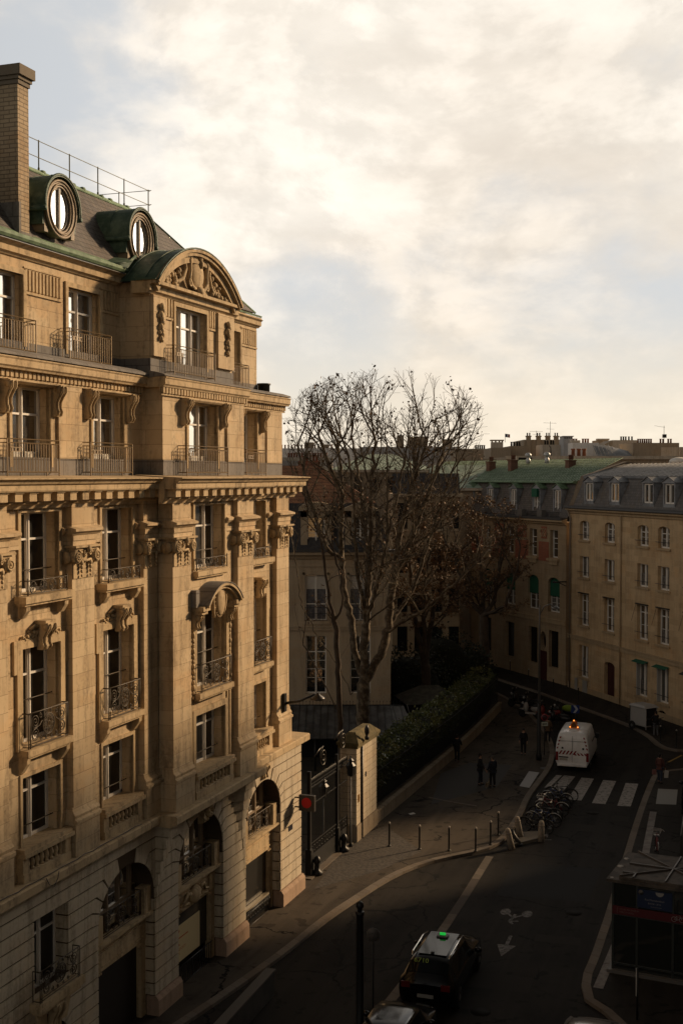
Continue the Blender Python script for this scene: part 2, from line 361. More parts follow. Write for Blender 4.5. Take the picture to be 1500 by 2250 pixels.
# --- ground floor: smooth backing with openings, courses with open joints in front
ARCH = [(-23.6, -20.6, 4.0, 1.35), (-15.52, -12.12, 4.0, 1.36), (-10.54, -7.12, 4.1, 1.5), (-5.20, -1.85, 4.1, 1.38)]
holes = [archp(a, b, 0.02, zs, r) for a, b, zs, r in ARCH] + [rect(-18.72, -17.07, 3.3, 5.35), archp(-18.6, -17.2, 0.02, 1.95, 0.35)]
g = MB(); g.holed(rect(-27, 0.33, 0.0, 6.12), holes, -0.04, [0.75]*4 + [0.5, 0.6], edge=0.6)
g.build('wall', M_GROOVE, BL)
ops = sorted([(a, b, 0.0, zs, r, True) for a, b, zs, r in ARCH] + [(-18.72, -17.07, 3.3, 5.35, 0, False), (-18.6, -17.2, 0.0, 1.95, 0.35, True)])
RING = 0.42
def side(op, sgn, za, zb):
    """path along one side of an opening between two bed joints (sgn +1: right side), bottom to top"""
    a, b, z0, zs, r, ar = op; c, hw = (a+b)/2, (b-a)/2
    e = c + sgn*hw
    if not ar: return [(e, za), (e, zb)]
    B = r + RING; A = hw + RING
    if zb <= zs: return [(e, za), (e, zb)]
    def th(z): return math.asin(max(0.0, min(1.0, (z - zs)/B)))
    pts = []
    if za < zs: pts.append((e, za)); t0 = 0.0
    else:
        t0 = th(za)
        if za > zs + B: return [(c, za), (c, zb)]
        pts.append((c + sgn*A*cos(t0), zs + B*sin(t0)))
    t1 = th(zb); n = 5
    for i in range(n+1):
        t = t0 + (t1 - t0)*i/n; pts.append((c + sgn*hw*cos(t), zs + r*sin(t)))
    pts.append((c + sgn*A*cos(t1), zs + B*sin(t1)))
    if zb > zs + B: pts.append((c, zb))
    return pts
rc = MB(); hc = 0.384; nC = 14; G = 0.024
for i in range(nC):
    za, zb = 0.74 + i*hc + G, 0.74 + (i+1)*hc - G
    if i == nC-1: zb = 6.10
    act = [o for o in ops if (o[2] < za + 0.1 and (o[3] + (o[4] + RING if o[4] else 0)) > za + 0.05)]
    # a lower and an upper opening never share a course
    xs = [(-27.0, None, 1)]
    for o in act: xs.append((None, o, -1)); xs.append((None, o, 1))
    xs.append((0.35, None, -1))
    for j in range(0, len(xs), 2):
        L, R = xs[j], xs[j+1]
        lp = [(L[0], za), (L[0], zb)] if L[1] is None else side(L[1], 1, za, zb)
        rp = [(R[0], za), (R[0], zb)] if R[1] is None else side(R[1], -1, za, zb)
        poly = lp[::-1] + rp
        # drop doubles
        q = []
        for p in poly:
            if not q or hypot(p[0]-q[-1][0], p[1]-q[-1][1]) > 1e-4: q.append(p)
        rc.pw(q, -0.05, 0.0)
        # reveal blocks inside the opening
        for pth, o in ((lp, L[1]), (rp, R[1])):
            if o is not None:
                sgn = 1 if pth is lp else -1
                e = o[1] if sgn == 1 else o[0]
                if o[5] and zb < o[3] or not o[5]:
                    rc.bw(e - sgn*0.03, e + sgn*0.06, -0.42, -0.052, za, zb)
rc.build('rusticated_masonry', M_RUST, BL)
pl = MB()
edges = [-27, -23.6, -20.6, -18.6, -17.2, -15.52, -12.12, -10.54, -7.12, -5.20, -1.85, 0.47]
for j in range(0, len(edges), 2):
    a, b = edges[j] - (0.03 if j else 0), edges[j+1] + (0.03 if j < 10 else 0)
    pl.pu([(-0.3, 0), (0.13, 0), (0.13, 0.6), (0.04, 0.73), (-0.3, 0.73)], a, b); pl.flush('plinth', M_PINK, BL)
# --- string course (with the balcony slab round the pavilion)
sc_ = MB()
def stringc(a, b, w0): sc_.pu([(-0.5, 6.12), (w0-0.22, 6.12), (w0-0.2, 6.17), (w0-0.02, 6.22), (w0, 6.24), (w0, 6.45), (w0-0.04, 6.49), (-0.5, 6.5)], a, b)
stringc(-27, -12.3, 0.30); stringc(-5.25, 0.55, 0.30); stringc(-12.3, -5.25, 0.86)
sc_.build('string_course', M_TRIM, BL)
cb = MB()    # curved corbels that carry the pavilion corners
for (u0, sg) in ((-12.1, 1), (-5.45, -1)):
    N = 7
    for k in range(N):
        z1 = 6.12 - k*hc + (0 if k == 0 else G*0); z0 = z1 - hc + 0.03
        t = 1 - (k+1)/N; pr = 0.62*(t**1.7) + 0.02; wd = 1.45*(t**1.1) + 0.02
        cb.pz([(u0, 0.0), (u0 + sg*0.02, -pr), (u0 + sg*wd*0.55, -pr*0.85), (u0 + sg*wd, 0.0)], z0, z1)
    cb.flush('corner_corbel', M_RUST, BL)
# --- upper walls
L1, L2, L3, L4, L5 = (7.36, 9.15), (9.93, 12.5), (13.9, 16.02), (17.12, 19.33), (20.32, 22.45)
def wins(cs, hw, levels): return [rect(c-hw, c+hw, a, b) for c in cs for a, b in levels]
HA, HB, HC = 0.89, 1.13, 0.82
wl = MB()
BAL = (6.72, 7.13)
wl.holed(rect(-27, -11.7, 6.5, 16.5), wins(UA, HA, (L1, L2, L3)) + [rect(c-0.95, c+0.95, *BAL) for c in UA], -0.2, [0.42]*9 + [0.3]*3)
wl.holed(rect(-5.7, -1.0, 6.5, 16.5), wins([UC], HC, (L1, L2, L3)) + [rect(UC-0.85, UC+0.85, *BAL)], -0.2, [0.42]*3 + [0.3], edge=4)
wl.holed(rect(-11.8, -5.6, 6.5, 16.5), wins([UB], HB, (L1, L2, L3)) + [rect(UB-1.15, UB+1.15, *BAL)], 0.35, [0.45]*3 + [0.3], edge=0.6)
# attic floors
wl.holed(rect(-27, -11.5, 16.8, 20.1), wins([c+0.24 for c in UA], 0.89, (L4,)), -0.6, 0.36)
wl.holed(rect(-5.7, -0.55, 16.8, 20.1), wins([UC], 0.72, (L4,)), -0.5, 0.42, edge=4)
wl.holed(rect(-11.72, -5.65, 16.8, 20.1), wins([UB], 1.10, (L4,)), 0.12, 0.42, edge=0.8)
wl.holed(rect(-27, -11.5, 20.0, 23.2), wins([c+0.12 for c in UA], 0.88, (L5,)), -1.35, 0.28)
wl.holed(rect(-5.7, -1.0, 20.0, 23.1), wins([UC+0.3], 0.80, (L5,)), -1.35, 0.28, edge=4)
wl.holed(rect(-11.75, -5.65, 20.0, 23.0), wins([UB], 1.14, (L5,)), -0.3, 0.28, edge=1.3)
wl.build('wall', M_ASH, BL)
bk = MB()   # the body behind, so that nothing shines through
bk.box(-27, -1.3, 1.2, 13, 0, 20.1); bk.box(-27, -1.3, 2.0, 13, 20.1, 23.0)
bk.build('inner_wall', M_DARK, BL)
# --- pilasters, base mouldings, entablature blocks
pi_ = MB()
def pilaster(a, b, w0):
    pi_.bw(a, b, w0-0.5, w0, 7.8, 16.4)
    pi_.bw(a-0.05, b+0.05, w0-0.5, w0+0.10, 6.5, 7.42)                       # pedestal
    pi_.pu([(w0-0.3, 7.42), (w0+0.15, 7.42), (w0+0.15, 7.5), (w0+0.08, 7.54), (w0+0.1, 7.63), (w0+0.03, 7.72), (w0, 7.86), (w0-0.3, 7.86)], a-0.07, b+0.07)
    pi_.bw(a-0.02, b+0.02, w0-0.3, w0+0.05, 15.06, 15.20); pi_.bw(a-0.03, b+0.03, w0-0.3, w0+0.07, 15.2, 15.36)
    pi_.pu([(w0-0.3, 15.36), (w0+0.1, 15.36), (w0+0.16, 15.43), (w0+0.22, 15.45), (w0+0.22, 15.52), (w0, 15.58), (w0-0.3, 15.58)], a-0.14, b+0.14)
    pi_.flush('pilaster', M_ASH, BL)
PILA = [(-20.9, -19.78, 0.0), (-16.78, -15.62, 0.0), (-12.75, -11.85, 0.0), (-11.85, -10.62, 0.52), (-6.98, -5.62, 0.52), (-2.2, -0.98, 0.0)]
for p in PILA: pilaster(*p)
def impost(a, b, w0):
    pi_.bw(a, b, w0-0.2, w0+0.05, 15.08, 15.36)
    pi_.pu([(w0-0.2, 15.36), (w0+0.08, 15.36), (w0+0.15, 15.45), (w0+0.15, 15.52), (w0, 15.58), (w0-0.2, 15.58)], a, b)
    pi_.flush('impost_band', M_ASH, BL)
for c in UA:
    impost(c-1.7, c-HA-0.12, -0.2); impost(c+HA+0.12, c+1.25, -0.2)
impost(UB-1.7, UB-HB-0.1, 0.35); impost(UB+HB+0.1, UB+1.95, 0.35)
impost(UC-1.8, UC-HC-0.1, -0.2); impost(UC+HC+0.1, UC+1.5, -0.2)
# --- window surrounds
su = MB()
def surround(c, hw, z0, z1, w0, t=0.20, pr=0.06, ear=0.0):
    for s_ in (-1, 1):
        a = c + s_*hw; b = c + s_*(hw+t)
        su.bw(min(a, b), max(a, b), w0-0.1, w0+pr, z0, z1)
        if ear: su.bw(min(b, b+s_*ear), max(b, b+s_*ear), w0-0.1, w0+pr-0.004, z1-0.62, z1+t)
    su.bw(c-hw-t, c+hw+t, w0-0.1, w0+pr, z1, z1+t); su.flush('window_surround', M_TRIM, BL)
for c in UA:
    surround(c, HA, L2[0]-0.05, L2[1], -0.2, 0.24, 0.07, 0.13); surround(c, HA, L3[0], L3[1], -0.2, 0.12, 0.05); surround(c, HA, L1[0], L1[1], -0.2, 0.10, 0.04)
    surround(c+0.24, 0.89, 17.2, L4[1], -0.6, 0.12, 0.05); surround(c+0.12, 0.88, 20.5, L5[1], -1.35, 0.14, 0.06, 0.0)
surround(UC, HC, L2[0]-0.05, L2[1], -0.2, 0.2, 0.07, 0.12); surround(UC, HC, *L3, -0.2, 0.12, 0.05); surround(UC, HC, *L1, -0.2, 0.1, 0.04)
surround(UB, HB, *L3, 0.35, 0.14, 0.05); surround(UB, HB, L1[0], L1[1], 0.35, 0.2, 0.06); surround(UB, HB, L2[0], L2[1], 0.35, 0.2, 0.10)
surround(UB, 1.10, 17.2, L4[1], 0.12, 0.14, 0.05); surround(UC, 0.72, 17.2, L4[1], -0.5, 0.12, 0.05)
surround(UB, 1.14, 20.5, L5[1], -0.3, 0.14, 0.05); surround(UC+0.3, 0.80, 20.5, L5[1], -1.35, 0.12, 0.05)
# frame strips round the pavilion bay
for s_ in (-1, 1):
    for a in (1.5, 1.34): su.bw(UB+s_*a-0.05, UB+s_*a+0.05, 0.25, 0.35+0.17*(a-1.1), 7.4, 13.2); su.flush('bay_strip', M_TRIM, BL)
# --- sills, L1 balustrades
si = MB()
def slab(c, hw, z0, z1, w0, pr): si.bw(c-hw, c+hw, w0-0.3, w0+pr, z0, z1); si.bw(c-hw+0.05, c+hw-0.05, w0-0.3, w0+pr-0.06, z0-0.07, z0); si.flush('window_sill', M_TRIM, BL)
for c in UA:
    slab(c, 1.16, 13.70, 13.88, -0.2, 0.36); slab(c, 1.06, 9.74, 9.91, -0.2, 0.33)
    for s_ in (-1, 1):
        si.flush('sill_bracket', M_TRIM, BL); si.pu([(-0.2, 13.3), (-0.08, 13.3), (0.05, 13.5), (0.06, 13.63), (-0.2, 13.63)], c+s_*0.9-0.09, c+s_*0.9+0.09)
        si.flush('sill_bracket', M_TRIM, BL); si.pu([(-0.2, 9.25), (-0.13, 9.3), (0.05, 9.55), (0.06, 9.67), (-0.2, 9.67)], c+s_*0.93-0.08, c+s_*0.93+0.08)
slab(UC, 1.02, 13.70, 13.88, -0.2, 0.33); slab(UC, 0.98, 9.74, 9.91, -0.2, 0.30); slab(UB, 1.32, 9.74, 9.91, 0.35, 0.30); slab(UB, 1.2, 13.70, 13.86, 0.35, 0.18)
si.flush('sill_bracket', M_TRIM, BL)
for c, hw, w0 in [(c, 1.14, -0.2) for c in UA] + [(UC, 1.05, -0.2), (UB, 1.45, 0.35)]:
    si.bw(c-hw-0.03, c+hw+0.03, w0-0.4, w0+0.30, 7.15, 7.26); si.bw(c-hw, c+hw, w0-0.4, w0+0.25, 7.26, 7.37)
    si.bw(c-hw+0.02, c+hw-0.02, w0-0.1, w0+0.22, 6.5, 6.72)
    for s_ in (-1, 1): si.bw(c+s_*(hw-0.14)-0.14, c+s_*(hw-0.14)+0.14, w0-0.1, w0+0.2, 6.72, 7.15)
    bp_ = si.flush('balustrade', M_TRIM, BL); nb = 8 if hw < 1.3 else 9; span = hw-0.36
    for k in range(nb):
        u = c - span + 2*span*k/(nb-1)
        si.lathe([(0.06, 6.72), (0.06, 6.76), (0.035, 6.78), (0.072, 6.88), (0.066, 6.93), (0.03, 7.04), (0.055, 7.10), (0.055, 7.15)], (u, -(w0+0.08), 0), 8); si.flush('baluster', M_TRIM, bp_)
# --- main cornice and attic cornices
co = MB()
def maincorn(a, b, w0):
    co.pu([(w0, 16.12), (w0+0.10, 16.12), (w0+0.14, 16.2), (w0+0.20, 16.25), (w0+0.20, 16.56), (w0, 16.56)], a, b)
    co.pu([(w0-0.8, 16.56), (w0+0.58, 16.56), (w0+0.60, 16.60), (w0+0.60, 16.73), (w0+0.66, 16.76), (w0+0.70, 16.83), (w0+0.80, 16.88), (w0+0.80, 16.91), (w0-0.8, 17.0)], a, b)
    n = int((b-a)/0.62); s = (b-a)/n
    for k in range(n):
        u = a + s*(k+0.5); co.bw(u-0.16, u+0.16, w0+0.15, w0+0.50, 16.32, 16.52); co.bw(u-0.19, u+0.19, w0+0.15, w0+0.53, 16.52, 16.562)
    co.flush('main_cornice', M_TRIM, BL)
maincorn(-27, -11.9, -0.15); maincorn(-12.62, -4.95, 0.45); maincorn(-4.95, -0.32, -0.12)
ca = MB()
def atcorn(a, b, w0, z=19.5, pr=0.34):
    ca.pu([(w0, z-0.04), (w0+0.07, z-0.04), (w0+0.07, z+0.01), (w0+0.03, z+0.03), (w0+0.03, z+0.22), (w0, z+0.22)], a, b)
    n = int((b-a)/0.2); s = (b-a)/n
    for k in range(n): u = a+s*(k+.5); ca.bw(u-0.062, u+0.062, w0, w0+0.12, z+0.03, z+0.215)
    ca.pu([(w0-0.6, z+0.215), (w0+pr-0.10, z+0.215), (w0+pr-0.08, z+0.26), (w0+pr-0.03, z+0.30), (w0+pr-0.03, z+0.46), (w0+pr, z+0.50), (w0+pr, z+0.53), (w0-0.6, z+0.55)], a, b); ca.flush('upper_cornice', M_TRIM, BL)
atcorn(-27, -11.8, -0.6); atcorn(-11.92, -5.45, 0.12, pr=0.24); atcorn(-5.45, -0.3, -0.5)
def topcorn(a, b, w0, z=22.88, pr=0.32):
    ca.pu([(w0-0.5, z), (w0+0.05, z), (w0+0.09, z+0.05), (w0+0.16, z+0.08), (w0+0.16, z+0.24), (w0+0.24, z+0.30), (w0+pr, z+0.34), (w0+pr, z+0.38), (w0-0.5, z+0.38)], a, b); ca.flush('top_cornice', M_TRIM, BL)
topcorn(-27, -11.9, -1.35); topcorn(-5.45, -0.88, -1.35, 22.80, 0.18); topcorn(-12.02, -5.38, -0.3, 22.62, 0.30)
# fluted panels and small mouldings of the top floor, window heads of L4
fl = MB()
def fluted(a, b, w0, z0=22.05, z1=22.62):
    fl.bw(a, b, w0, w0+0.05, z0-0.10, z0-0.03); fl.bw(a, b, w0, w0+0.03, z1+0.03, z1+0.07)
    n = max(2, int((b-a)/0.17)); s = (b-a)/n
    for k in range(n): fl.bw(a+s*k+0.045, a+s*(k+1)-0.035, w0-0.01, w0+0.045, z0, z1)
    fl.flush('fluted_panel', M_TRIM, BL)
for a, b in ((-21.0, -19.1), (-16.98, -15.1), (-12.95, -11.85)): fluted(a, b, -1.35)
fluted(-10.80, -10.25, -0.3); fluted(-7.58, -7.05, -0.3); fluted(-2.55, -1.05, -1.35); fluted(-11.6, -10.9, -0.3)
for c in UA:
    fl.pu([(-0.6, 19.36), (-0.45, 19.36), (-0.35, 19.42), (-0.35, 19.46), (-0.6, 19.46)], c-1.1, c+1.5); fl.flush('moulding', M_TRIM, BL)
fl.pu([(0.12, 19.36), (0.26, 19.36), (0.32, 19.42), (0.32, 19.46), (0.12, 19.46)], UB-1.55, UB+1.55); fl.flush('moulding', M_TRIM, BL)
fl.pu([(-0.5, 19.36), (-0.36, 19.36), (-0.28, 19.42), (-0.28, 19.46), (-0.5, 19.46)], UC-1.2, UC+1.2); fl.flush('moulding', M_TRIM, BL)
for a, b in ((-20.6, -19.35), (-16.55, -15.35)): fl.bw(a, b, -0.6, -0.53, 17.45, 19.45); fl.flush('shallow_pilaster', M_ASH, BL)
for q in ((-7.1, -5.7, 0.12, 0.19, 17.45, 19.45), (-2.1, -0.6, -0.5, -0.43, 17.45, 19.45), (-7.0, -5.7, -0.3, -0.18, 20.7, 22.6), (-11.7, -10.9, -0.3, -0.18, 20.7, 22.6)): fl.bw(*q); fl.flush('shallow_pilaster', M_ASH, BL)
# lead aprons and flashings
le = MB()
le.bw(-27, -11.72, -0.62, -0.56, 16.98, 17.46); le.bw(-5.6, -0.53, -0.52, -0.46, 16.98, 17.46); le.bw(-11.75, -5.62, 0.1, 0.155, 16.98, 17.46)
le.bw(-27, -11.76, -1.37, -1.31, 20.05, 20.62); le.bw(-5.6, -0.98, -1.37, -1.31, 20.05, 20.55); le.bw(-11.78, -5.62, -0.32, -0.265, 20.05, 20.62)
le.box(-11.79, -11.74, 0.25, 1.4, 20.05, 20.62); le.box(-11.76, -11.71, -0.14, 0.7, 16.98, 17.46)
le.pu([(-0.22, 20.06), (-0.24, 20.13), (-0.55, 20.25), (-1.36, 20.34), (-1.36, 20.0)], -27, -11.9); le.pu([(0.33, 20.06), (0.32, 20.10), (0.1, 20.16), (-0.31, 20.24), (-0.31, 20.0)], -11.95, -5.42)
le.pu([(-0.14, 20.06), (-0.17, 20.12), (-0.5, 20.22), (-1.36, 20.3), (-1.36, 20.0)], -5.42, -0.35)
le.build('lead_flashing', M_LEAD, BL)
# --- consoles (scroll brackets) of L4 and keystones of L2
def console(mb, c, w0, ztop, h=0.85, wd=0.27, pr=0.32, fl_=False):
    prof = [(0, 0), (pr*0.95, -0.0), (pr, -0.08*h), (pr*0.98, -0.2*h), (pr*0.75, -0.34*h), (pr*0.5, -0.55*h), (pr*0.5, -0.75*h), (pr*0.62, -0.88*h), (pr*0.5, -h), (0, -h)]
    mb.pu([(w0+a, ztop+b) for a, b in prof], c-wd/2, c+wd/2)
    for s_ in (-1, 1):
        pr2 = [(w0+a*1.06+0.012, ztop+b*0.93-0.03) for a, b in prof[1:-1]]
        mb.tube([(c+s_*wd*0.30, -p[0], p[1]) for p in pr2], 0.028, 5)
        mb.lathe([(0.001, -0.02), (0.085, -0.02), (0.085, 0.02), (0.001, 0.02)], (c+s_*wd*0.5, -(w0+pr*0.72), ztop-0.12), 10, axis='x')
    if fl_: mb.flush('console_bracket', M_TRIM, BL)
cn = MB()
for c in UA:
    for s_ in (-1, 1): console(cn, c+0.2+s_*1.17, -0.6, 19.44, fl_=True)
for s_ in (-1, 1): console(cn, UB+s_*1.45, 0.12, 19.44, fl_=True); console(cn, UC+s_*1.12, -0.5, 19.44, wd=0.24, fl_=True)
def spray(mb, c, w0, z, s_, n=7):
    for k in range(n):
        t = k/(n-1); u = c + s_*(0.24 + 0.62*t); zz = z + 0.05*sin(k*2.3) - 0.10*t
        mb.ball((u, -(w0+0.05), zz), 0.062 - 0.018*t, 6, 5); mb.ball((u + s_*0.03, -(w0+0.04), zz-0.09), 0.05-0.012*t, 6, 4)
        if k % 2: mb.ball((u, -(w0+0.03), zz+0.10-0.05*t), 0.045, 5, 4, (1.5, 0.7, 0.7))
    mb.tube([(c+s_*0.2, -(w0+0.08), z+0.14), (c+s_*0.4, -(w0+0.1), z+0.2), (c+s_*0.55, -(w0+0.06), z+0.12)], 0.035, 5)
ky = MB()
for c, w0 in [(c, -0.2) for c in UA] + [(UC, -0.2)]:
    console(ky, c, w0+0.05, 13.12, 0.72, 0.40, 0.34); ky.bw(c-0.24, c+0.24, w0, w0+0.34, 13.08, 13.18)
    spray(ky, c, w0, 12.86, -1); spray(ky, c, w0, 12.86, 1); ky.flush('keystone', M_TRIM, BL)
# --- capitals: one mesh, copied to each pilaster
def spiral(mb, c, r0, turns, y, rt, n=30, hand=1, axis='y'):
    pts = []
    for k in range(n+1):
        t = k/n; a = hand*2*pi*turns*t + pi/2; r = r0*(1-t*0.88)
        pts.append((c[0]+r*cos(a), y, c[1]+r*sin(a)) if axis == 'y' else (y, c[0]+r*cos(a), c[1]+r*sin(a)))
    mb.tube(pts, rt, 5)
def capital_mesh(hw):
    m = MB()
    m.box(-hw-0.14, hw+0.14, -0.20, 0.35, 0.60, 0.66); m.box(-hw-0.06, hw+0.06, -0.12, 0.35, 0.52, 0.60)
    m.box(-hw, hw, -0.03, 0.3, -0.25, 0.55)
    for s_ in (-1, 1):
        cx = s_*(hw-0.05)
        m.lathe([(0.001, -0.15), (0.19, -0.15), (0.205, -0.12), (0.205, 0.2), (0.001, 0.2)], (cx, 0, 0.36), 16, axis='y')
        spiral(m, (cx, 0.36), 0.17, 2.2, -0.16, 0.026, hand=s_); m.ball((cx, -0.16, 0.36), 0.045, 6, 5)
        m.lathe([(0.001, -0.16), (0.17, -0.16), (0.185, 0.02), (0.001, 0.02)], (s_*(hw+0.08), 0.12, 0.34), 14, axis='x')
        # husk drops
        for k in range(4): m.ball((s_*hw*0.42, -0.09, 0.18 - k*0.12), 0.07-0.011*k, 6, 5, (1, 0.8, 1.15))
        spiral(m, (s_*0.12, 0.44), 0.08, 1.2, -0.14, 0.025, 14, -s_)
    for k in range(5): m.ball((-hw*0.5 + hw*k/4, -0.1, 0.47), 0.05, 6, 4)
    m.ball((0, -0.18, 0.56), 0.09, 8, 6, (1, 0.8, 1.2)); m.tube([(-hw, -0.07, 0.30), (0, -0.09, 0.22), (hw, -0.07, 0.30)], 0.04, 6)
    return m
cap0 = capital_mesh(0.55).build('capital', M_TRIM, BL)
for i, (a, b, w0) in enumerate(PILA):
    c = cap0 if i == 0 else clone(cap0, BL)
    c.location = ((a+b)/2, -w0, 14.40); c.scale = ((b-a)/1.16, 1, 1)
# --- windows
WMESH = {}
def window(c, hw, z0, z1, w0, lights=2, tr=0.72, curtain=False, gm=None, mat_f=None, parent=None, bars=0, fr=0.055, name='window', pane_name='pane'):
    """casement window: frame (part) with its pane (sub-part)"""
    key = (round(hw, 2), round(z1-z0, 2), lights, tr, bars, fr)
    parent = parent or BL
    if key not in WMESH:
        m = MB(); H = z1-z0; d0, d1 = -0.04, 0.04
        m.box(-hw, -hw+fr+0.02, d0, d1, 0, H); m.box(hw-fr-0.02, hw, d0, d1, 0, H); m.box(-hw, hw, d0, d1, H-fr, H); m.box(-hw, hw, d0, d1, 0, fr+0.03)
        for k in range(1, lights):
            u = -hw + 2*hw*k/lights; m.box(u-fr, u+fr, d0-0.02, d1, 0, H); m.box(u-0.02, u+0.02, d0-0.045, d0-0.02, 0, H)
        if tr: m.box(-hw, hw, d0-0.003, d1, H*tr-0.028, H*tr+0.028)
        for k in range(lights):
            a = -hw + 2*hw*k/lights + 0.06; b = a + 2*hw/lights - 0.12
            for q in range(bars): zz = H*(0.12 + 0.60*(q+1)/(bars+1)); m.box(a, b, -0.015, 0.015, zz-0.015, zz+0.015)
        me = m.build(name, mat_f or M_WFRAME, None); g_ = MB(); g_.box(-hw+0.02, hw-0.02, 0.012, 0.03, 0.02, H-0.02); ge = g_.build(pane_name, M_GLASS, None)
        WMESH[key] = (me.data, ge.data); bpy.data.objects.remove(me); bpy.data.objects.remove(ge)
    a, b = WMESH[key]
    o = bpy.data.objects.new(name, a); COL.objects.link(o); o.parent = parent; o.location = (c, -w0, z0)
    p = bpy.data.objects.new(pane_name, b); COL.objects.link(p); p.parent = o
    if gm: 
        p.data = b.copy(); p.data.materials[0] = gm
    p.rotation_euler = (random.uniform(-.006, .006), 0, random.uniform(-.012, .012))
    if mat_f and o.data.materials[0] != mat_f: o.data = a.copy(); o.data.materials[0] = mat_f
    if curtain:
        k = MB(); H = z1-z0; k.box(-hw+0.08, -0.12, 0.06, 0.07, 0.1, H*curtain); k.box(0.12, hw-0.08, 0.06, 0.07, 0.1, H*curtain)
        # curtain hangs in front of the dark pane box, behind the glazing bars
        q = k.build('curtain', M_CURT, o); q.location = (0, -0.062, 0)
    return o
for c in UA:
    for q, (lv, tr_) in enumerate(((L1, .72), (L2, .70), (L3, .66))): window(c, HA, *lv, -0.60, tr=tr_, gm=M_GLASSD, fr=0.066)
    window(c+0.24, 0.89, *L4, -0.94, tr=0.68); window(c+0.12, 0.88, *L5, -1.62, tr=0.70)
for lv, tr_ in ((L1, .72), (L2, .70), (L3, .66)): window(UB, HB, *lv, -0.08, 3, tr=tr_, gm=M_GLASSD, fr=0.066)
window(UB, 1.10, *L4, -0.28, 3, tr=0.70); window(UB, 1.14, *L5, -0.56, 3, tr=0.72)
for lv, tr_ in ((L1, .72), (L2, .70), (L3, .66)): window(UC, HC, *lv, -0.60, tr=tr_, gm=M_GLASSD, fr=0.066)
window(UC, 0.72, *L4, -0.90, tr=0.68); window(UC+0.3, 0.80, *L5, -1.62, tr=0.70)
window(-17.9, 0.82, 3.3, 5.35, -0.45, gm=M_GLASSD); 
# low panels (cream boards) behind the L4 railings
# --- railings: bronze bar railing (attic), wrought scroll railing, low scroll railing, plain guard bar
def bar_rail(hw, h=0.92, dp=0.30):
    m = MB(); r = 0.012
    for z in (h, h-0.10, 0.07): m.tube([(-hw, dp, z), (-hw, -0.02, z), (hw, -0.02, z), (hw, dp, z)], 0.015 if z != 0.07 else 0.018, 4, smooth=False)
    n = int(2*hw/0.125)
    for k in range(n+1):
        u = -hw + 2*hw*k/n; m.tube([(u, -0.02, 0.07), (u, -0.02, h-0.10)], r, 4, smooth=False)
    for s_ in (-1, 1):
        for y in (0.10, 0.22): m.tube([(s_*hw, y, 0.07), (s_*hw, y, h-0.1)], r, 4, smooth=False)
        m.tube([(s_*hw, -0.02, -0.06), (s_*hw, -0.02, h)], 0.02, 4, smooth=False)
        m.tube([(s_*hw, dp, 0), (s_*hw, dp, h)], 0.014, 4, smooth=False)
    for f in (-0.5, 0.5): m.tube([(hw*f, -0.02, -0.06), (hw*f, -0.02, 0.07)], 0.018, 4, smooth=False)
    u0 = -hw + 0.14
    for z in (h-0.22, h-0.32): m.tube([(u0, -0.03, z), (u0+0.5, -0.03, z)], 0.013, 4, smooth=False)
    for k in range(3): m.box(u0+0.06+k*0.16-0.03, u0+0.06+k*0.16+0.03, -0.035, -0.015, h-0.31, h-0.23)
    return m
def ring(m, c, r, y, rt, n=20):
    m.tube([(c[0]+r*cos(2*pi*k/n), y, c[1]+r*sin(2*pi*k/n)) for k in range(n+1)], rt, 4, cap=False)
def scroll_rail(hw, h=0.92):
    m = MB(); y = -0.0
    m.tube([(-hw, 0.22, h), (-hw, y, h), (hw, y, h), (hw, 0.22, h)], 0.020, 5); m.tube([(-hw, 0.22, 0.05), (-hw, y, 0.05), (hw, y, 0.05), (hw, 0.22, 0.05)], 0.014, 4)
    m.tube([(-hw, y, 0.13), (hw, y, 0.13)], 0.010, 4)
    for s_ in (-1, 1):
        for q in (hw, hw-0.08): m.tube([(s_*q, y, 0), (s_*q, y, h)], 0.014, 4)
        m.tube([(s_*hw, 0.22, 0), (s_*hw, 0.22, h)], 0.014, 4)
        # C scrolls in the side panels
        cx = s_*(hw*0.68)
        for zc, hd in ((0.68, 1), (0.34, -1)):
            spiral(m, (cx, zc), 0.15, 1.7, y, 0.014, 22, hd*s_); ring(m, (cx, zc), 0.155, y, 0.010, 16)
        spiral(m, (s_*hw*0.40, 0.80), 0.08, 1.4, y, 0.012, 14, -s_); spiral(m, (s_*hw*0.40, 0.21), 0.07, 1.4, y, 0.012, 14, s_)
        spiral(m, (s_*hw*0.13, 0.85), 0.06, 1.3, y, 0.012, 12, s_); spiral(m, (s_*hw*0.13, 0.18), 0.055, 1.3, y, 0.012, 12, -s_)
        m.tube([(cx+s_*0.13, y, 0.52), (cx, y, 0.50), (cx-s_*0.2, y, 0.55), (s_*0.3, y, 0.66)], 0.012, 4)
    cz = 0.52
    ring(m, (0, cz), 0.27, y, 0.016, 26); ring(m, (0, cz), 0.235, y, 0.010, 22); ring(m, (0, cz), 0.07, y, 0.014, 12)
    for k in range(8):
        a = 2*pi*k/8
        m.tube([(0.07*cos(a), y, cz+0.07*sin(a)), (0.235*cos(a), y, cz+0.235*sin(a))], 0.010, 4)
        ring(m, (0.165*cos(a+pi/8), cz+0.165*sin(a+pi/8)), 0.038, y, 0.009, 8)
    return m
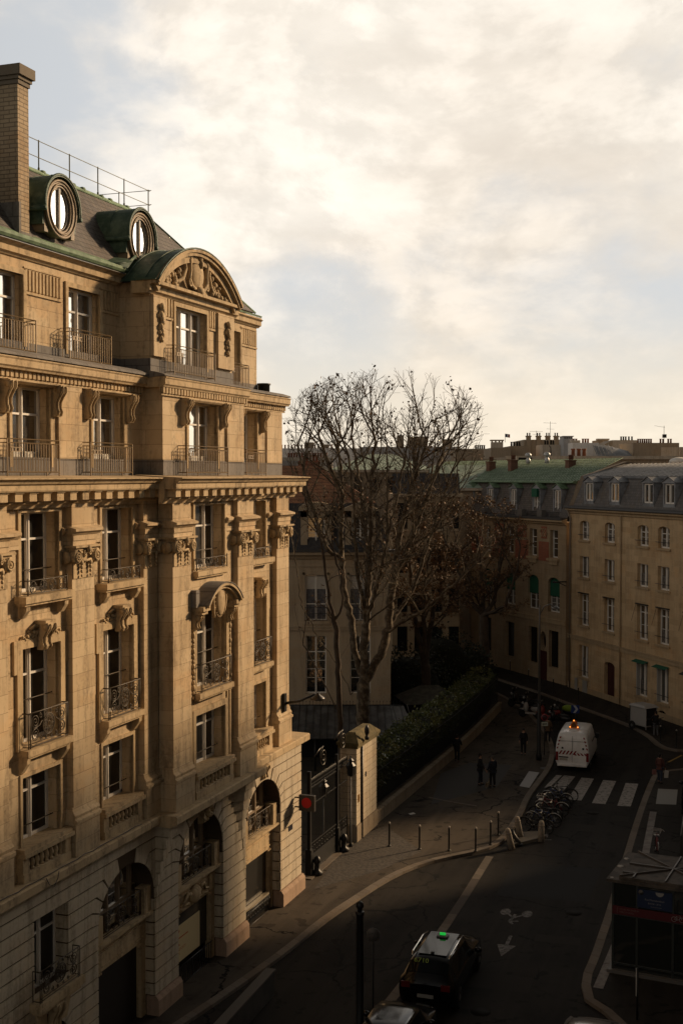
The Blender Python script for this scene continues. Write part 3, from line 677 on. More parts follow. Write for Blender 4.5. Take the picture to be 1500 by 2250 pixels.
def low_rail(hw, h=0.38):
    m = MB(); y = 0
    m.tube([(-hw, 0.2, h), (-hw, y, h), (hw, y, h), (hw, 0.2, h)], 0.016, 4); m.tube([(-hw, 0.2, 0.04), (-hw, y, 0.04), (hw, y, 0.04), (hw, 0.2, 0.04)], 0.012, 4)
    n = 4
    for k in range(n):
        u = -hw + 2*hw*(k+0.5)/n
        spiral(m, (u-0.07, 0.16), 0.10, 1.5, y, 0.013, 16, 1 if k % 2 else -1); spiral(m, (u+0.11, 0.24), 0.07, 1.3, y, 0.012, 14, -1 if k % 2 else 1)
        ring(m, (u, 0.2), 0.155, y, 0.010, 16)
    for s_ in (-1, 1): m.tube([(s_*hw, y, 0), (s_*hw, y, h+0.06)], 0.020, 5)
    return m
rails = {}
def rail(kind, c, w0, z0, hw, m_, parent=None):
    key = (kind, hw)
    if key not in rails:
        mb = {'bar': bar_rail, 'scroll': scroll_rail, 'low': low_rail}[kind](hw)
        o = mb.build('balcony_railing', m_, parent or BL, recalc=False); rails[key] = o
    else: o = clone(rails[key], parent or BL)
    o.location = (c, -w0, z0); return o
for c in UA: rail('bar', c-0.05, -0.32, 17.0, 1.20, M_BRONZE); rail('bar', c-0.02, -1.02, 20.28, 1.16, M_BRONZE); rail('scroll', c, 0.05, 9.92, 0.92, M_IRON); rail('low', c, 0.06, 13.89, 0.92, M_IRON)
rail('bar', UB-0.25, 0.42, 17.0, 1.55, M_BRONZE); rail('bar', UB-0.35, 0.02, 20.2, 1.50, M_BRONZE); rail('scroll', UB, 0.60, 9.92, 1.16, M_IRON); rail('low', UB, 0.46, 13.88, 1.16, M_IRON)
rail('bar', UC, -0.2, 17.0, 0.92, M_BRONZE); rail('bar', UC+0.2, -1.02, 20.25, 0.95, M_BRONZE); rail('scroll', UC, 0.05, 9.92, 0.84, M_IRON); rail('low', UC, 0.03, 13.89, 0.84, M_IRON)
gb = MB()
for c, hw, w0 in [(c, HA, -0.42) for c in UA] + [(UB, HB, 0.1), (UC, HC, -0.42)]:
    for z in (7.78, 11.1, 14.5): gb.tube([(c-hw, -w0, z), (c+hw, -w0, z)], 0.016, 5); gb.flush('guard_bar', M_IRON, BL)
# cream boards low in the L4 windows
bo = MB()
for c, hw, w0 in ((UA[0]+.24, .89, -0.88), (UA[1]+.24, .89, -0.88), (UA[2]+.24, .89, -0.88), (UB, 1.1, -0.2), (UC, .72, -0.82)):
    n = 3 if hw > 1 else 2
    for k in range(n):
        a = c-hw+2*hw*k/n+0.13; bo.bw(a, a+2*hw/n-0.24, w0+0.0, w0+0.02, 17.2, 17.62); bo.flush('lower_panel', mat('cream_board', (0.60, 0.56, 0.48), 0.6), BL)
# --- hood over the first-floor pavilion window, with oval cartouche and side garlands
hd = MB(); R0, cz = 1.72, 12.05
def arc_pts(c, r, z, a0, a1, n): return [(c + r*cos(a0+(a1-a0)*k/n), z + r*sin(a0+(a1-a0)*k/n)) for k in range(n+1)]
a0, a1 = radians(38), radians(142)
def arcband(mb, c, cz, ri, ro, w0, w1, n=18, a0=a0, a1=a1):
    poly = arc_pts(c, ro, cz, a0, a1, n) + arc_pts(c, ri, cz, a1, a0, n); mb.pw(poly, w0, w1, False)
arcband(hd, UB, 11.72, 1.62, 1.70, 0.35, 0.98); arcband(hd, UB, 11.70, 1.54, 1.63, 0.35, 0.90); arcband(hd, UB, 11.70, 1.42, 1.54, 0.35, 0.78)
for s_ in (-1, 1):
    hd.bw(UB+s_*1.28-0.30, UB+s_*1.28+0.22, 0.35, 0.90, 12.62, 12.76); hd.bw(UB+s_*1.24-0.24, UB+s_*1.24+0.18, 0.35, 0.80, 12.50, 12.62)
    console(hd, UB+s_*1.28, 0.38, 12.50, 0.5, 0.26, 0.3)
    for k in range(14): hd.ball((UB+s_*1.40, -0.44, 12.0-k*0.17), 0.065 + 0.02*sin(k*1.9), 6, 5, (1, 0.8, 1.25))
    hd.tube([(UB+s_*0.2, -0.55, 12.55), (UB+s_*0.5, -0.6, 12.95), (UB+s_*0.62, -0.55, 12.75), (UB+s_*0.95, -0.5, 12.6)], 0.06, 6)
    hd.tube([(UB+s_*0.38, -0.7, 13.2), (UB+s_*0.5, -0.72, 12.9), (UB+s_*0.42, -0.7, 12.5), (UB+s_*0.3, -0.66, 12.3)], 0.05, 6)
hd.build('window_hood', M_TRIM, BL)
ov = MB(); ov.ball((UB-0.02, -0.76, 12.82), 0.34, 18, 12, (0.98, 0.28, 1.42))
for q in range(24):
    a = 2*pi*q/24; ov.ball((UB-0.02+0.36*cos(a), -0.72, 12.82+0.52*sin(a)), 0.045, 5, 4)
ov.build('oval_cartouche', M_TRIM, BL)
hl = MB(); arcband(hl, UB, 11.735, 1.70, 1.725, 0.30, 1.0); hl.bw(UB-1.7, UB-1.45, 0.34, 0.7, 12.75, 13.3); hl.build('hood_flashing', M_LEAD, BL)
# --- big segmental pediment of the pavilion
pd = MB(); PC, PH = UB+0.1, 3.18; RS = 1.42; PR = (PH*PH + RS*RS)/(2*RS); pz0 = 22.98; pcz = pz0 + RS - PR; pa = math.asin(PH/PR)
A0, A1 = pi/2 - pa, pi/2 + pa
arcband(pd, PC, pcz, PR-0.09, PR, -0.34, 0.16, 28, A0, A1); arcband(pd, PC, pcz, PR-0.20, PR-0.09, -0.34, 0.10, 28, A0, A1); arcband(pd, PC, pcz, PR-0.42, PR-0.20, -0.34, -0.02, 28, A0, A1)
tymp = arc_pts(PC, PR-0.3, pcz, A0+0.03, A1-0.03, 28); pd.pw(tymp, -0.6, -0.24)
pd.bw(PC-PH-0.05, PC+PH+0.05, -0.34, 0.06, 22.90, 23.0)
pd.build('pediment', M_TRIM, BL)
rl = MB(); rnd = random.Random(3); wy = 0.20
rl.ball((PC, -(-0.16), 23.62), 0.50, 16, 10, (1, 0.34, 1.08)); 
for s_ in (-1, 1):
    rl.tube([(PC+s_*0.15, wy-.08, 24.22), (PC+s_*0.45, wy-.12, 24.26), (PC+s_*0.66, wy-.14, 24.02), (PC+s_*0.60, wy-.14, 23.7), (PC+s_*0.66, wy-.12, 23.42), (PC+s_*0.48, wy-.12, 23.2), (PC+s_*0.18, wy-.14, 23.12)], [0.05, .08, .09, .07, .08, .08, .06], 7)
    rl.tube([(PC+s_*0.70, wy-.05, 24.2), (PC+s_*0.95, wy-.08, 24.05), (PC+s_*0.86, wy-.1, 23.72), (PC+s_*1.02, wy-.08, 23.4), (PC+s_*1.3, wy-.05, 23.22), (PC+s_*1.6, wy-.05, 23.25)], [.05, .08, .07, .08, .07, .04], 7)
    spiral(rl, (PC+s_*0.42, 24.2), 0.13, 1.6, wy-.16, 0.035, 16, s_); spiral(rl, (PC+s_*0.62, 23.28), 0.14, 1.5, wy-.16, 0.035, 16, -s_)
    for k in range(34):
        t = rnd.random(); u = 1.15 + 1.45*t; zt = pcz + sqrt(max(0, (PR-0.45)**2 - u*u)); z = rnd.uniform(pz0+0.08, max(pz0+0.12, zt-0.06))
        rl.ball((PC+s_*u, wy-0.06*rnd.random(), z), rnd.uniform(0.06, 0.105), 7, 5)
rl.ball((PC+0.05, wy-0.15, 24.22), 0.16, 8, 6, (1.2, .8, 1)); rl.ball((PC+0.1, wy-0.2, 23.98), 0.1, 7, 5, (.8, .8, 1.5)); rl.ball((PC, wy-0.2, 23.1), 0.17, 8, 6, (1.3, .8, .8))
rl.build('carved_relief', M_TRIM, BL)
gl = MB()
for c in (-11.28, -6.32):
    for k in range(9): gl.ball((c + 0.06*sin(k*2.1), -(-0.18+0.07), 22.28-k*0.125), 0.11 - 0.004*k, 7, 5, (1, .8, 1)); gl.ball((c + 0.13*cos(k*1.7), -(-0.18+0.03), 22.22-k*0.125), 0.07, 6, 4)
    gl.flush('carved_garland', M_TRIM, BL)
# --- roof
rf = MB()
rf.v = []; Z0, Z1 = 23.34, 26.1; W0, W1 = -1.25, -3.0
ul, ur0, ur1 = -27, -1.35, -6.7
def fp(u, w_, z): return (u, -w_, z)
rf.add([fp(ul, W0, Z0), fp(ur0, W0, Z0), fp(ur1, W1, Z1), fp(ul, W1, Z1), fp(ur0, -12, Z0), fp(ur1, -11, Z1), fp(ul, -11, Z1)], [(0, 1, 2, 3), (1, 4, 5, 2)])
rf.build('roof', M_SLATE, BL)
rt = MB(); rt.add([fp(ul, W1, Z1), fp(ur1, W1, Z1), fp(ur1, -11, Z1), fp(ul, -11, Z1)], [(0, 1, 2, 3)])
rt.tube([fp(ul, W1, Z1+0.02), fp(ur1, W1, Z1+0.02)], 0.07, 6); rt.tube([fp(ur1, W1, Z1), fp(ur0, W0, Z0)], 0.045, 6)
for k in range(34): u = -26 + k*0.57; rt.ball(fp(u, W1+0.02, Z1+0.07), 0.07, 5, 4, (2.6, 1, 1)) if k % 3 else None
rt.build('roof_ridge', M_COPPERL, BL)
gu = MB()
gu.pu([(-1.3, 23.26), (-0.98, 23.26), (-0.93, 23.33), (-0.93, 23.42), (-0.97, 23.43), (-1.0, 23.35), (-1.3, 23.33)], -27, -12.1)
gu.pu([(-1.36, 23.40), (-1.10, 23.37), (-1.08, 23.42), (-1.42, 23.62)], -27, -11.6); gu.pu([(-1.2, 23.2), (-1.16, 23.2), (-1.14, 23.26), (-1.36, 23.30)], -5.5, -0.92)
gu.build('gutter', M_COPPERL, BL)
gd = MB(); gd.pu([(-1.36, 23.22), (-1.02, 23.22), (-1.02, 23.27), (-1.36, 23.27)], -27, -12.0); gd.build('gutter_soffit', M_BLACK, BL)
# copper vault behind the pediment
cv = MB(); top = arc_pts(PC, PR+0.02, pcz, A0, A1, 24)
n_ = len(top); cv.add([fp(p[0], 0.02, p[1]) for p in top] + [fp(p[0], -3.4, p[1]) for p in top], [(i, i+1, n_+i+1, n_+i) for i in range(n_-1)])
for k in (0.35, 1.05, 1.8, 2.5): cv.tube([fp(p[0], -k, p[1]+0.02) for p in top], 0.022, 4)
cv.tube([fp(p[0], 0.13, p[1]+0.02) for p in top], 0.03, 5)
cv.pu([(-0.6, 23.0), (0.1, 23.0), (0.1, 23.03), (-0.6, 23.1)], PC-PH-0.12, PC-PH+0.05); cv.build('pavilion_roof', M_COPPER, BL)
cr = MB()   # copper saddle where the vault meets the gutter
cr.add([fp(-12.5, -1.0, 23.40), fp(-12.1, -0.85, 23.38), fp(-11.7, -0.9, 23.66), fp(-11.2, -1.25, 23.85), fp(-11.8, -1.5, 23.8), fp(-12.4, -1.4, 23.6)], [(0, 1, 2, 5), (2, 3, 4, 5)])
cr.tube([fp(-12.6, -1.05, 23.43), fp(-11.8, -1.0, 23.6), fp(-11.0, -1.2, 23.95)], 0.05, 6)
cr.build('copper_saddle', M_COPPER, BL)
# oeil-de-boeuf dormers
def oeil(c):
    z = 24.56; w0 = -1.22
    dm = MB()   # hood shell
    th = [radians(-12 + 204*k/20) for k in range(21)]
    o1 = [(c + 0.92*cos(t), z + 0.06 + 0.90*sin(t)) for t in th]; o2 = [(c + 0.86*cos(t), z + 0.06 + 0.84*sin(t)) for t in th]
    poly = o1 + o2[::-1]
    dm.pw(poly, w0-1.9, w0+0.10)
    for wv in (0.08, -0.62): dm.tube([fp(p[0], w0+wv, p[1]) for p in o1], 0.045 if wv > 0 else 0.02, 6)
    for s_ in (-1, 1): dm.tube([fp(c+s_*0.92, w0+0.12, z-0.13), fp(c+s_*0.92, w0-1.1, z-0.13)], 0.075, 6); dm.bw(c+s_*0.80-0.05, c+s_*0.80+0.05, w0-1.3, w0-0.04, z-0.55, z-0.1)
    d_ = dm.build('dormer', M_COPPER, BL)
    ell = [(c + 0.78*cos(2*pi*k/28), z + 0.80*sin(2*pi*k/28)) for k in range(28)]; ine = [(c + 0.52*cos(2*pi*k/28), z + 0.62*sin(2*pi*k/28)) for k in range(28)]
    f = MB(); f.holed(ell, [ine], w0+0.02, 0.28, edge=0.5); e2 = [(c + 0.60*cos(2*pi*k/28), z + 0.70*sin(2*pi*k/28)) for k in range(28)]
    f.tube([fp(p[0], w0+0.03, p[1]) for p in e2+[e2[0]]], 0.035, 5, cap=False); f.tube([fp(p[0], w0+0.02, p[1]) for p in ell+[ell[0]]], 0.045, 5, cap=False)
    f.bw(c-0.78, c-0.6, w0-0.8, w0-0.03, z-0.75, z-0.1); f.bw(c+0.6, c+0.78, w0-0.8, w0-0.03, z-0.75, z-0.1)
    f.build('oval_window_surround', mat('bronzed_zinc', (0.24, 0.18, 0.115), 0.6, 0.1, (4, (0.15, 0.12, 0.08), 0.4, 0.65)), d_)
    g_ = MB(); g_.pw(ine, w0-0.10, w0-0.08); g_.build('pane', M_GLASS, d_).rotation_euler = (0, 0, 0)
    b_ = MB(); b_.bw(c-0.05, c+0.05, w0-0.08, w0-0.02, z-0.62, z+0.62)
    i2 = [(c + 0.48*cos(2*pi*k/28), z + 0.58*sin(2*pi*k/28)) for k in range(29)]; b_.tube([fp(p[0], w0-0.06, p[1]) for p in i2], 0.028, 4, cap=False)
    b_.build('window_frame', mat('grey_old_paint', (0.30, 0.28, 0.25), 0.6), d_)
oeil(-15.3); oeil(-10.62)
# roof-top guard rail
rr = MB(); zt = Z1+0.06
for k in range(7):
    u = -6.75 - k*1.72
    if k < 6 or True: rr.tube([fp(u, W1-0.02, zt-0.1), fp(u, W1-0.02, zt+0.12)], 0.035, 5); rr.tube([fp(u, W1-0.02, zt), fp(u, W1-0.02, zt+0.95)], 0.021, 5)
for z in (0.92, 0.42): rr.tube([fp(-26, W1-0.02, zt+z), fp(-6.62, W1-0.02, zt+z)], 0.013, 4); rr.tube([fp(-6.75, W1+0.1, zt+z), fp(-6.75, -6.5, zt+z)], 0.013, 4)
for wv in (-4.2, -5.6): rr.tube([fp(-6.75, wv, zt), fp(-6.75, wv, zt+0.95)], 0.018, 4)
rr.build('roof_railing', mat('green_iron', (0.12, 0.12, 0.07), 0.6), BL)
# chimney stack
ch = MB(); ch.bw(-17.13, -16.62, -4.2, -1.38, 23.5, 27.72); c_ = ch.build('chimney', M_BRICK, BL)
cc = MB(); cc.bw(-17.16, -16.59, -4.3, -1.34, 27.60, 27.72); cc.bw(-17.20, -16.55, -4.4, -1.30, 27.72, 27.82); cc.bw(-17.25, -16.50, -4.5, -1.23, 27.82, 28.10)
cc.build('chimney_cap', stone('cap_stone', (0.13, 0.11, 0.09), (0.19, 0.16, 0.12), (0.06, 0.05, 0.04), 2, 9), c_)
fs = MB(); fs.bw(-17.22, -17.13, -3.4, -1.3, 23.5, 24.4); fs.bw(-17.18, -16.55, -1.38, -1.30, 23.42, 23.62); fs.build('chimney_flashing', M_LEAD, c_)
pt = MB(); pt.lathe([(0.24, 19.95), (0.24, 20.55), (0.28, 20.56), (0.28, 20.62), (0.001, 20.62)], fp(-0.75, -1.15, 0), 14); pt.build('chimney_pot', M_BLACK, BL)
# --- ground-floor infill
inf = MB(); W_ = -0.46
for i, (a, b, zs, r) in enumerate(ARCH):
    c = (a+b)/2
    inf.bw(a+0.01, a+0.30, W_-0.1, W_+0.12, 0.0, 2.5); inf.bw(b-0.30, b-0.01, W_-0.1, W_+0.12, 0.0, 2.5)      # jambs
    inf.bw(a+0.01, b-0.01, W_-0.1, W_+0.14, 2.5, 3.22)                                                      # lintel panel
    inf.bw(a+0.12, b-0.12, W_+0.14, W_+0.17, 2.62, 2.66); inf.bw(a+0.12, b-0.12, W_+0.14, W_+0.17, 3.04, 3.08)
    inf.pu([(W_, 3.22), (W_+0.22, 3.22), (W_+0.34, 3.30), (W_+0.40, 3.36), (W_+0.40, 3.46), (W_, 3.46)], a-0.0, b+0.0)
    for s_ in (-1, 1):
        e = c + s_*((b-a)/2-0.26); inf.bw(e-0.20, e+0.20, W_+0.0, W_+0.34, 3.46, 4.25)
    for s_ in (-1, 1):
        e = c + s_*((b-a)/2-0.5)
        for k in range(3): inf.bw(e-0.12+k*0.1, e-0.06+k*0.1, W_+0.14, W_+0.19, 2.44, 2.5)
    inf.flush('entrance_surround', M_TRIM, BL)
ig = MB()
for a, b, zs, r in ARCH: ig.pw(archp(a+0.02, b-0.02, 3.4, zs, r-0.01), W_-0.12, W_-0.10); ig.flush('arch_pane', M_GLASSD, BL)
iw = MB()
for a, b, zs, r in ARCH:
    c = (a+b)/2
    for u in (c-1.05, c-0.35, c+0.35, c+1.05): iw.bw(u-0.045, u+0.045, W_-0.1, W_-0.03, 3.46, zs+r*0.82)
    iw.bw(a, b, W_-0.1, W_-0.04, zs+0.05, zs+0.13); iw.flush('arch_window_frame', mat('brown_window_paint', (0.22, 0.165, 0.11), 0.5), BL)
for i, (a, b, zs, r) in enumerate(ARCH):
    c = (a+b)/2; hw = (b-a)/2 - 0.5
    rail('scroll', c, W_+0.24, 3.46, round(hw*0.98, 2), M_IRON).scale = (1, 1, 0.82)
dk = MB()
for a, b in ((-23.6, -20.6), (-15.52, -12.12)): dk.bw(a+0.29, b-0.29, W_-0.1, W_-0.05, 0.0, 2.52); dk.flush('carriage_door', mat('dark_oak', (0.02, 0.014, 0.010), 0.6), BL)
dk.bw(-18.6, -17.2, -0.6, -0.5, 0, 2.3); dk.build('carriage_door', mat('dark_oak', (0.02, 0.014, 0.010), 0.6), BL)
sg = MB(); sg.bw(-4.9, -2.15, W_-0.06, W_-0.04, 0.75, 2.5); sg.build('shop_window', M_GLASSD, BL)
sb = MB(); sb.bw(-4.9, -2.15, W_-0.06, W_+0.06, 0.0, 0.22)
for k in range(24): u = -4.85 + k*0.115; sb.tube([fp(u, W_+0.16, 0.1), fp(u, W_+0.16, 0.72)], 0.012, 4)
for z in (0.12, 0.72, 0.62): sb.tube([fp(-4.9, W_+0.16, z), fp(-2.15, W_+0.16, z)], 0.018, 4)
for k in range(12): ring(sb, (-4.78+k*0.23, 0.5), 0.09, -(W_+0.16), 0.011, 10)
sb.flush('window_grille', M_BLACK, BL)
for k in range(16): u = -10.2 + k*0.18; sb.tube([fp(u, W_+0.16, 0.1), fp(u, W_+0.16, 0.75)], 0.012, 4)
for z in (0.12, 0.75): sb.tube([fp(-10.25, W_+0.16, z), fp(-7.4, W_+0.16, z)], 0.018, 4)
sb.build('window_grille', M_BLACK, BL)
sb2 = MB(); sb2.bw(-4.9, -2.15, W_-0.02, W_+0.14, 0.72, 0.80); sb2.build('shop_sill', mat('sill_bronze', (0.35, 0.30, 0.22), 0.4, 0.5), BL)
sh = MB(); sh.bw(-10.24, -7.42, W_-0.08, W_-0.05, 0.75, 2.5); sh.build('shop_window', M_GLASSD, BL)
# A1 balcony: slab on keystone with iron rail
ba = MB(); ba.bw(-18.95, -16.8, -0.1, 0.34, 3.05, 3.28); ba.bw(-18.85, -16.9, -0.1, 0.28, 2.95, 3.05)
console(ba, -17.9, 0.0, 2.95, 0.9, 0.42, 0.3)
for s_ in (-1, 1): ba.pw([(-17.9+s_*0.30, 2.3), (-17.9+s_*0.62, 2.3), (-17.9+s_*0.85, 2.95), (-17.9+s_*0.40, 2.95)], -0.05, 0.07)
ba.build('balcony_slab', M_TRIM, BL)
rail('scroll', -17.9, 0.26, 3.28, 0.96, M_IRON).scale = (1, 1, 0.9)
# cartouche above the pavilion door
ct = MB(); cB = -8.83
ct.ball((cB, -(W_+0.2), 2.86), 0.34, 12, 8, (1.1, 0.5, 0.9))
for s_ in (-1, 1):
    ct.tube([(cB+s_*0.3, -(W_+0.2), 2.95), (cB+s_*0.6, -(W_+0.24), 3.05), (cB+s_*0.8, -(W_+0.2), 2.8), (cB+s_*1.05, -(W_+0.2), 2.75)], [.07, .06, .05, .03], 6)
    for k in range(5): ct.bw(cB+s_*(1.18+k*0.08)-0.02, cB+s_*(1.18+k*0.08)+0.02, W_+0.14, W_+0.2, 2.6, 3.15)
    for k in range(6): ct.ball((cB+s_*(0.45+0.1*k), -(W_+0.2), 2.66+0.05*sin(k)), 0.06, 6, 4)
ct.flush('carved_cartouche', M_TRIM, BL); console(ct, cB, -0.02, 6.08, 0.75, 0.5, 0.30); console(ct, -3.53, -0.02, 6.08, 0.5, 0.4, 0.2)
for k in range(6): ct.ball((cB+0.14*cos(k), -0.3, 5.75+0.14*sin(k)), 0.1, 7, 5)
ct.build('keystone', M_TRIM, BL)
# plumbing: cable along the string course
wr = MB(); wr.tube([fp(u, 0.24+0.02*sin(u*5), 6.53+0.015*sin(u*9)) for u in [(-21+0.4*k) for k in range(20)]], 0.012, 4)
wr.tube([fp(-18.6, 0.3, 6.5), fp(-18.5, 0.33, 6.3), fp(-18.3, 0.34, 6.2), fp(-18.1, 0.33, 6.35), fp(-18.0, 0.3, 6.5)], 0.01, 4); wr.build('cable', M_BLACK, BL)
# house number plates
nb_ = MB(); nb_.bw(-1.05, -0.88, 0.0, 0.02, 2.85, 3.05); nb_.flush('number_plate', mat('enamel_dark', (0.02, 0.02, 0.03), 0.4), BL); nb_.bw(-0.82, -0.65, 0.0, 0.02, 2.85, 3.05); nb_.build('number_plate', mat('enamel_dark', (0.02, 0.02, 0.03), 0.4), BL)
# --- things fixed to the building
ps = tag(empty('poster', FP(-9.1, W_-0.03, 0.78), pi/2-TH), 'pale yellow poster with a red arrow in the shop window beside the pavement', 'poster')
q = MB(); q.box(-1.10, 1.05, -0.02, 0, 0, 1.22); q.build('sheet', mat('poster_cream', (0.62, 0.50, 0.27), 0.6), ps)
q = MB(); q.box(-0.80, 0.15, -0.03, -0.022, 0.79, 0.825)
q.pw([(-0.83, 0.81), (-0.50, 1.08), (-0.46, 1.04), (-0.75, 0.81), (-0.46, 0.58), (-0.50, 0.54)], 0.022, 0.03)
text_mesh(q, "PASSEPORTS", 0.14, lambda x, y: (x-0.80, -0.024, y+0.42), align="LEFT"); text_mesh(q, "VISAS", 0.14, lambda x, y: (x-0.80, -0.024, y+0.28), align="LEFT")
q.build('lettering', mat('poster_red', (0.42, 0.07, 0.02), 0.6), ps)
sgn = tag(empty('projecting_sign', FP(-0.35, 0.0, 3.55), pi/2-TH), 'square dark projecting shop sign with a red disc on the building corner above the gate', 'sign')
q = MB(); q.box(-0.09, 0.09, -0.86, -0.20, 0.0, 0.64); q.build('sign_box', mat('sign_grey', (0.035, 0.03, 0.028), 0.5), sgn, bevel=0.01)
q = MB()
q.lathe([(0.001, -0.094), (0.21, -0.094), (0.21, 0.094), (0.001, 0.094)], (0, -0.53, 0.34), 24, axis='x', smooth=False); q.build('red_disc', mat('sign_red', (0.50, 0.006, 0.010), 0.5), sgn)
q = MB(); q.box(-0.02, 0.02, -0.2, 0.0, 0.1, 0.15); q.box(-0.02, 0.02, -0.2, 0.0, 0.48, 0.53); q.build('bracket', M_BLACK, sgn)
wl_ = tag(empty('street_lamp', FP(-1.6, 0.0, 7.75), pi/2-TH), 'black bracket street lamp bolted to the building wall above the gate', 'street lamp')
q = MB(); q.box(-0.10, 0.10, -0.12, 0.0, 0.0, 0.70); q.tube([(0, -0.1, 0.32), (0, -0.7, 0.45), (0, -1.35, 0.75)], [0.06, 0.05, 0.04], 8); q.build('arm', M_BLACK, wl_)
q = MB(); q.lathe([(0.001, 0.20), (0.06, 0.20), (0.09, 0.12), (0.26, 0.02), (0.30, -0.06), (0.28, -0.07), (0.001, -0.07)], (0, -1.45, 0.62), 16); q.build('lamp_head', mat('lamp_zinc', (0.06, 0.055, 0.05), 0.4, 0.6), wl_)
# ------------------------------------------------------------------ ground, pavements, kerbs, markings
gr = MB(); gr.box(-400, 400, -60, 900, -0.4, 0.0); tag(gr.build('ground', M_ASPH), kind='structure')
def offset(path, dist):
    """parallel of an open path, dist to its right-hand side"""
    out = []
    for i, p in enumerate(path):
        a = Vector(path[max(0, i-1)]); b = Vector(path[min(len(path)-1, i+1)]); t_ = (b-a).normalized(); out.append((p[0]+t_.y*dist, p[1]-t_.x*dist))
    return out
def smoothp(path, n=3):
    for _ in range(n):
        q = [path[0]]
        for a, b in zip(path, path[1:]): q += [(a[0]*.75+b[0]*.25, a[1]*.75+b[1]*.25), (a[0]*.25+b[0]*.75, a[1]*.25+b[1]*.75)]
        path = q + [path[-1]]
    return path
def kerb(name, path, wd=0.30, h=0.125, side_=1, m=None, gap=True):
    """stones laid end to end along the path"""
    mb = MB(); L = 0; pts = [Vector((p[0], p[1])) for p in path]
    seg = [(pts[i+1]-pts[i]).length for i in range(len(pts)-1)]; tot = sum(seg); n = max(1, int(tot/1.05))
    def at_(s_):
        i = 0
        while i < len(seg)-1 and s_ > seg[i]: s_ -= seg[i]; i += 1
        return pts[i] + (pts[i+1]-pts[i])*(s_/seg[i]), (pts[i+1]-pts[i]).normalized()
    for k in range(n):
        (a, ta), (b, tb) = at_(tot*k/n+0.006), at_(tot*(k+1)/n-0.006)
        na, nb2 = Vector((ta.y, -ta.x))*wd*side_, Vector((tb.y, -tb.x))*wd*side_; dz = random.uniform(-.004, .004)
        mb.add([(a.x, a.y, -0.05), (b.x, b.y, -0.05), (b.x+nb2.x, b.y+nb2.y, -0.05), (a.x+na.x, a.y+na.y, -0.05), (a.x, a.y, h+dz), (b.x, b.y, h+dz), (b.x+nb2.x, b.y+nb2.y, h+dz), (a.x+na.x, a.y+na.y, h+dz)],
               [(0,3,2,1),(4,5,6,7),(0,1,5,4),(1,2,6,5),(2,3,7,6),(3,0,4,7)])
    return tag(mb.build(name, m or M_GRAN), kind='structure')
LK = smoothp([(-13.5, 22), (-9.0, 30), (-5.2, 36.6), (-2.5, 41.75), (-1.48, 44.0), (-0.52, 46.27), (0.54, 48.25), (1.9, 50.81), (3.35, 52.78), (5.05, 54.05), (6.34, 54.77), (7.35, 55.9), (8.1, 57.9), (9.11, 60.98), (9.86, 64.0), (11.05, 67.34), (12.32, 71.04), (13.3, 76), (13.6, 82), (13.2, 90), (11.6, 97), (8, 108), (2, 122)], 2)
def surface(name, poly, z, m, z0=-0.05):
    mb = MB(); mb.pz(poly, z0, z); return tag(mb.build(name, m), kind='structure')
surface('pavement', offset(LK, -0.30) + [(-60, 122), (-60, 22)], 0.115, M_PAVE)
kerb('kerb', LK, 0.30, 0.125, -1)
# granite strip that edges the lay-by
strip = [(-4.0, 22.5), (1.13, 37.55), (2.28, 40.61), (4.01, 45.56), (5.14, 49.04), (6.75, 54.2)]
kerb('granite_strip', strip, 0.34, 0.012, -1)
LB = [p for p in LK if p[1] < 54.9]
surface('lay_by', offset(LB, 0.01) + [(6.6, 54.0)] + offset(strip, -0.35)[::-1][1:], 0.004, asphalt('worn_setts', (0.022, 0.0185, 0.015), (0.013, 0.011, 0.0095), (0.034, 0.029, 0.024)))
# darker square of the pavement near the gate and setts before it
def quad(name, pts, z, m):
    mb = MB(); mb.add([(p[0], p[1], z) for p in pts], [tuple(range(len(pts)))]); return tag(mb.build(name, m), kind='structure')
M_SETT = stone('stone_setts', (0.11, 0.09, 0.07), (0.16, 0.13, 0.10), (0.03, 0.025, 0.02), 0.2, 0.12, 0.012, 0.9)
m_ = M_SETT.node_tree  # setts are laid flat: use x,y
quad('paving', [(-1.1, 49.6), (1.6, 51.9), (3.6, 54.6), (2.1, 58.6), (0.2, 56.0)], 0.120, mat('sett_paving', (0.075, 0.062, 0.05), 0.85, noise=(7, (0.04, 0.034, 0.028), 0.42, 0.58), bump=1.0, bscale=7))
quad('pavement_patch', [(4.6, 62.5), (8.4, 66.0), (9.9, 71.0), (7.5, 71.6), (5.6, 69.0)], 0.121, mat('dark_asphalt_patch', (0.045, 0.042, 0.040), 0.85, bump=0.4))
kerb('kerb_line', [(4.6, 63.9), (6.0, 62.7), (6.9, 62.2)], 0.14, 0.127, 1)
# threshold stones under the gate
thr = [(0.35+i, 0) for i in range(1)]
RK = smoothp([(-2.0, 4), (3.3, 20), (8.5, 36.0), (8.5, 37.6), (7.6, 39.6), (9.1, 43.6), (12.6, 54.37), (14.49, 60.17), (16.28, 65.4), (17.3, 68.2)], 1)
RK2 = smoothp([(17.3, 68.2), (17.7, 69.2), (18.6, 69.9), (24, 71.6), (40, 76.6), (90, 92)], 1)
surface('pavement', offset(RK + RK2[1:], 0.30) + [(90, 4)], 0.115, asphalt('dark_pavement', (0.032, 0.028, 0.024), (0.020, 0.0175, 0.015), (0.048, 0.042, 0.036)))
kerb('kerb', RK, 0.30, 0.125, 1); kerb('kerb', RK2, 0.30, 0.125, 1)
kerb('tactile_strip', offset([(7.7, 40.2), (9.0, 43.6), (12.3, 52.9), (14.85, 61.3)], 0.62), 0.32, 0.130, 1, mat('pale_paving', (0.22, 0.20, 0.18), 0.8, noise=(3, (0.15, 0.13, 0.12), 0.4, 0.6)))
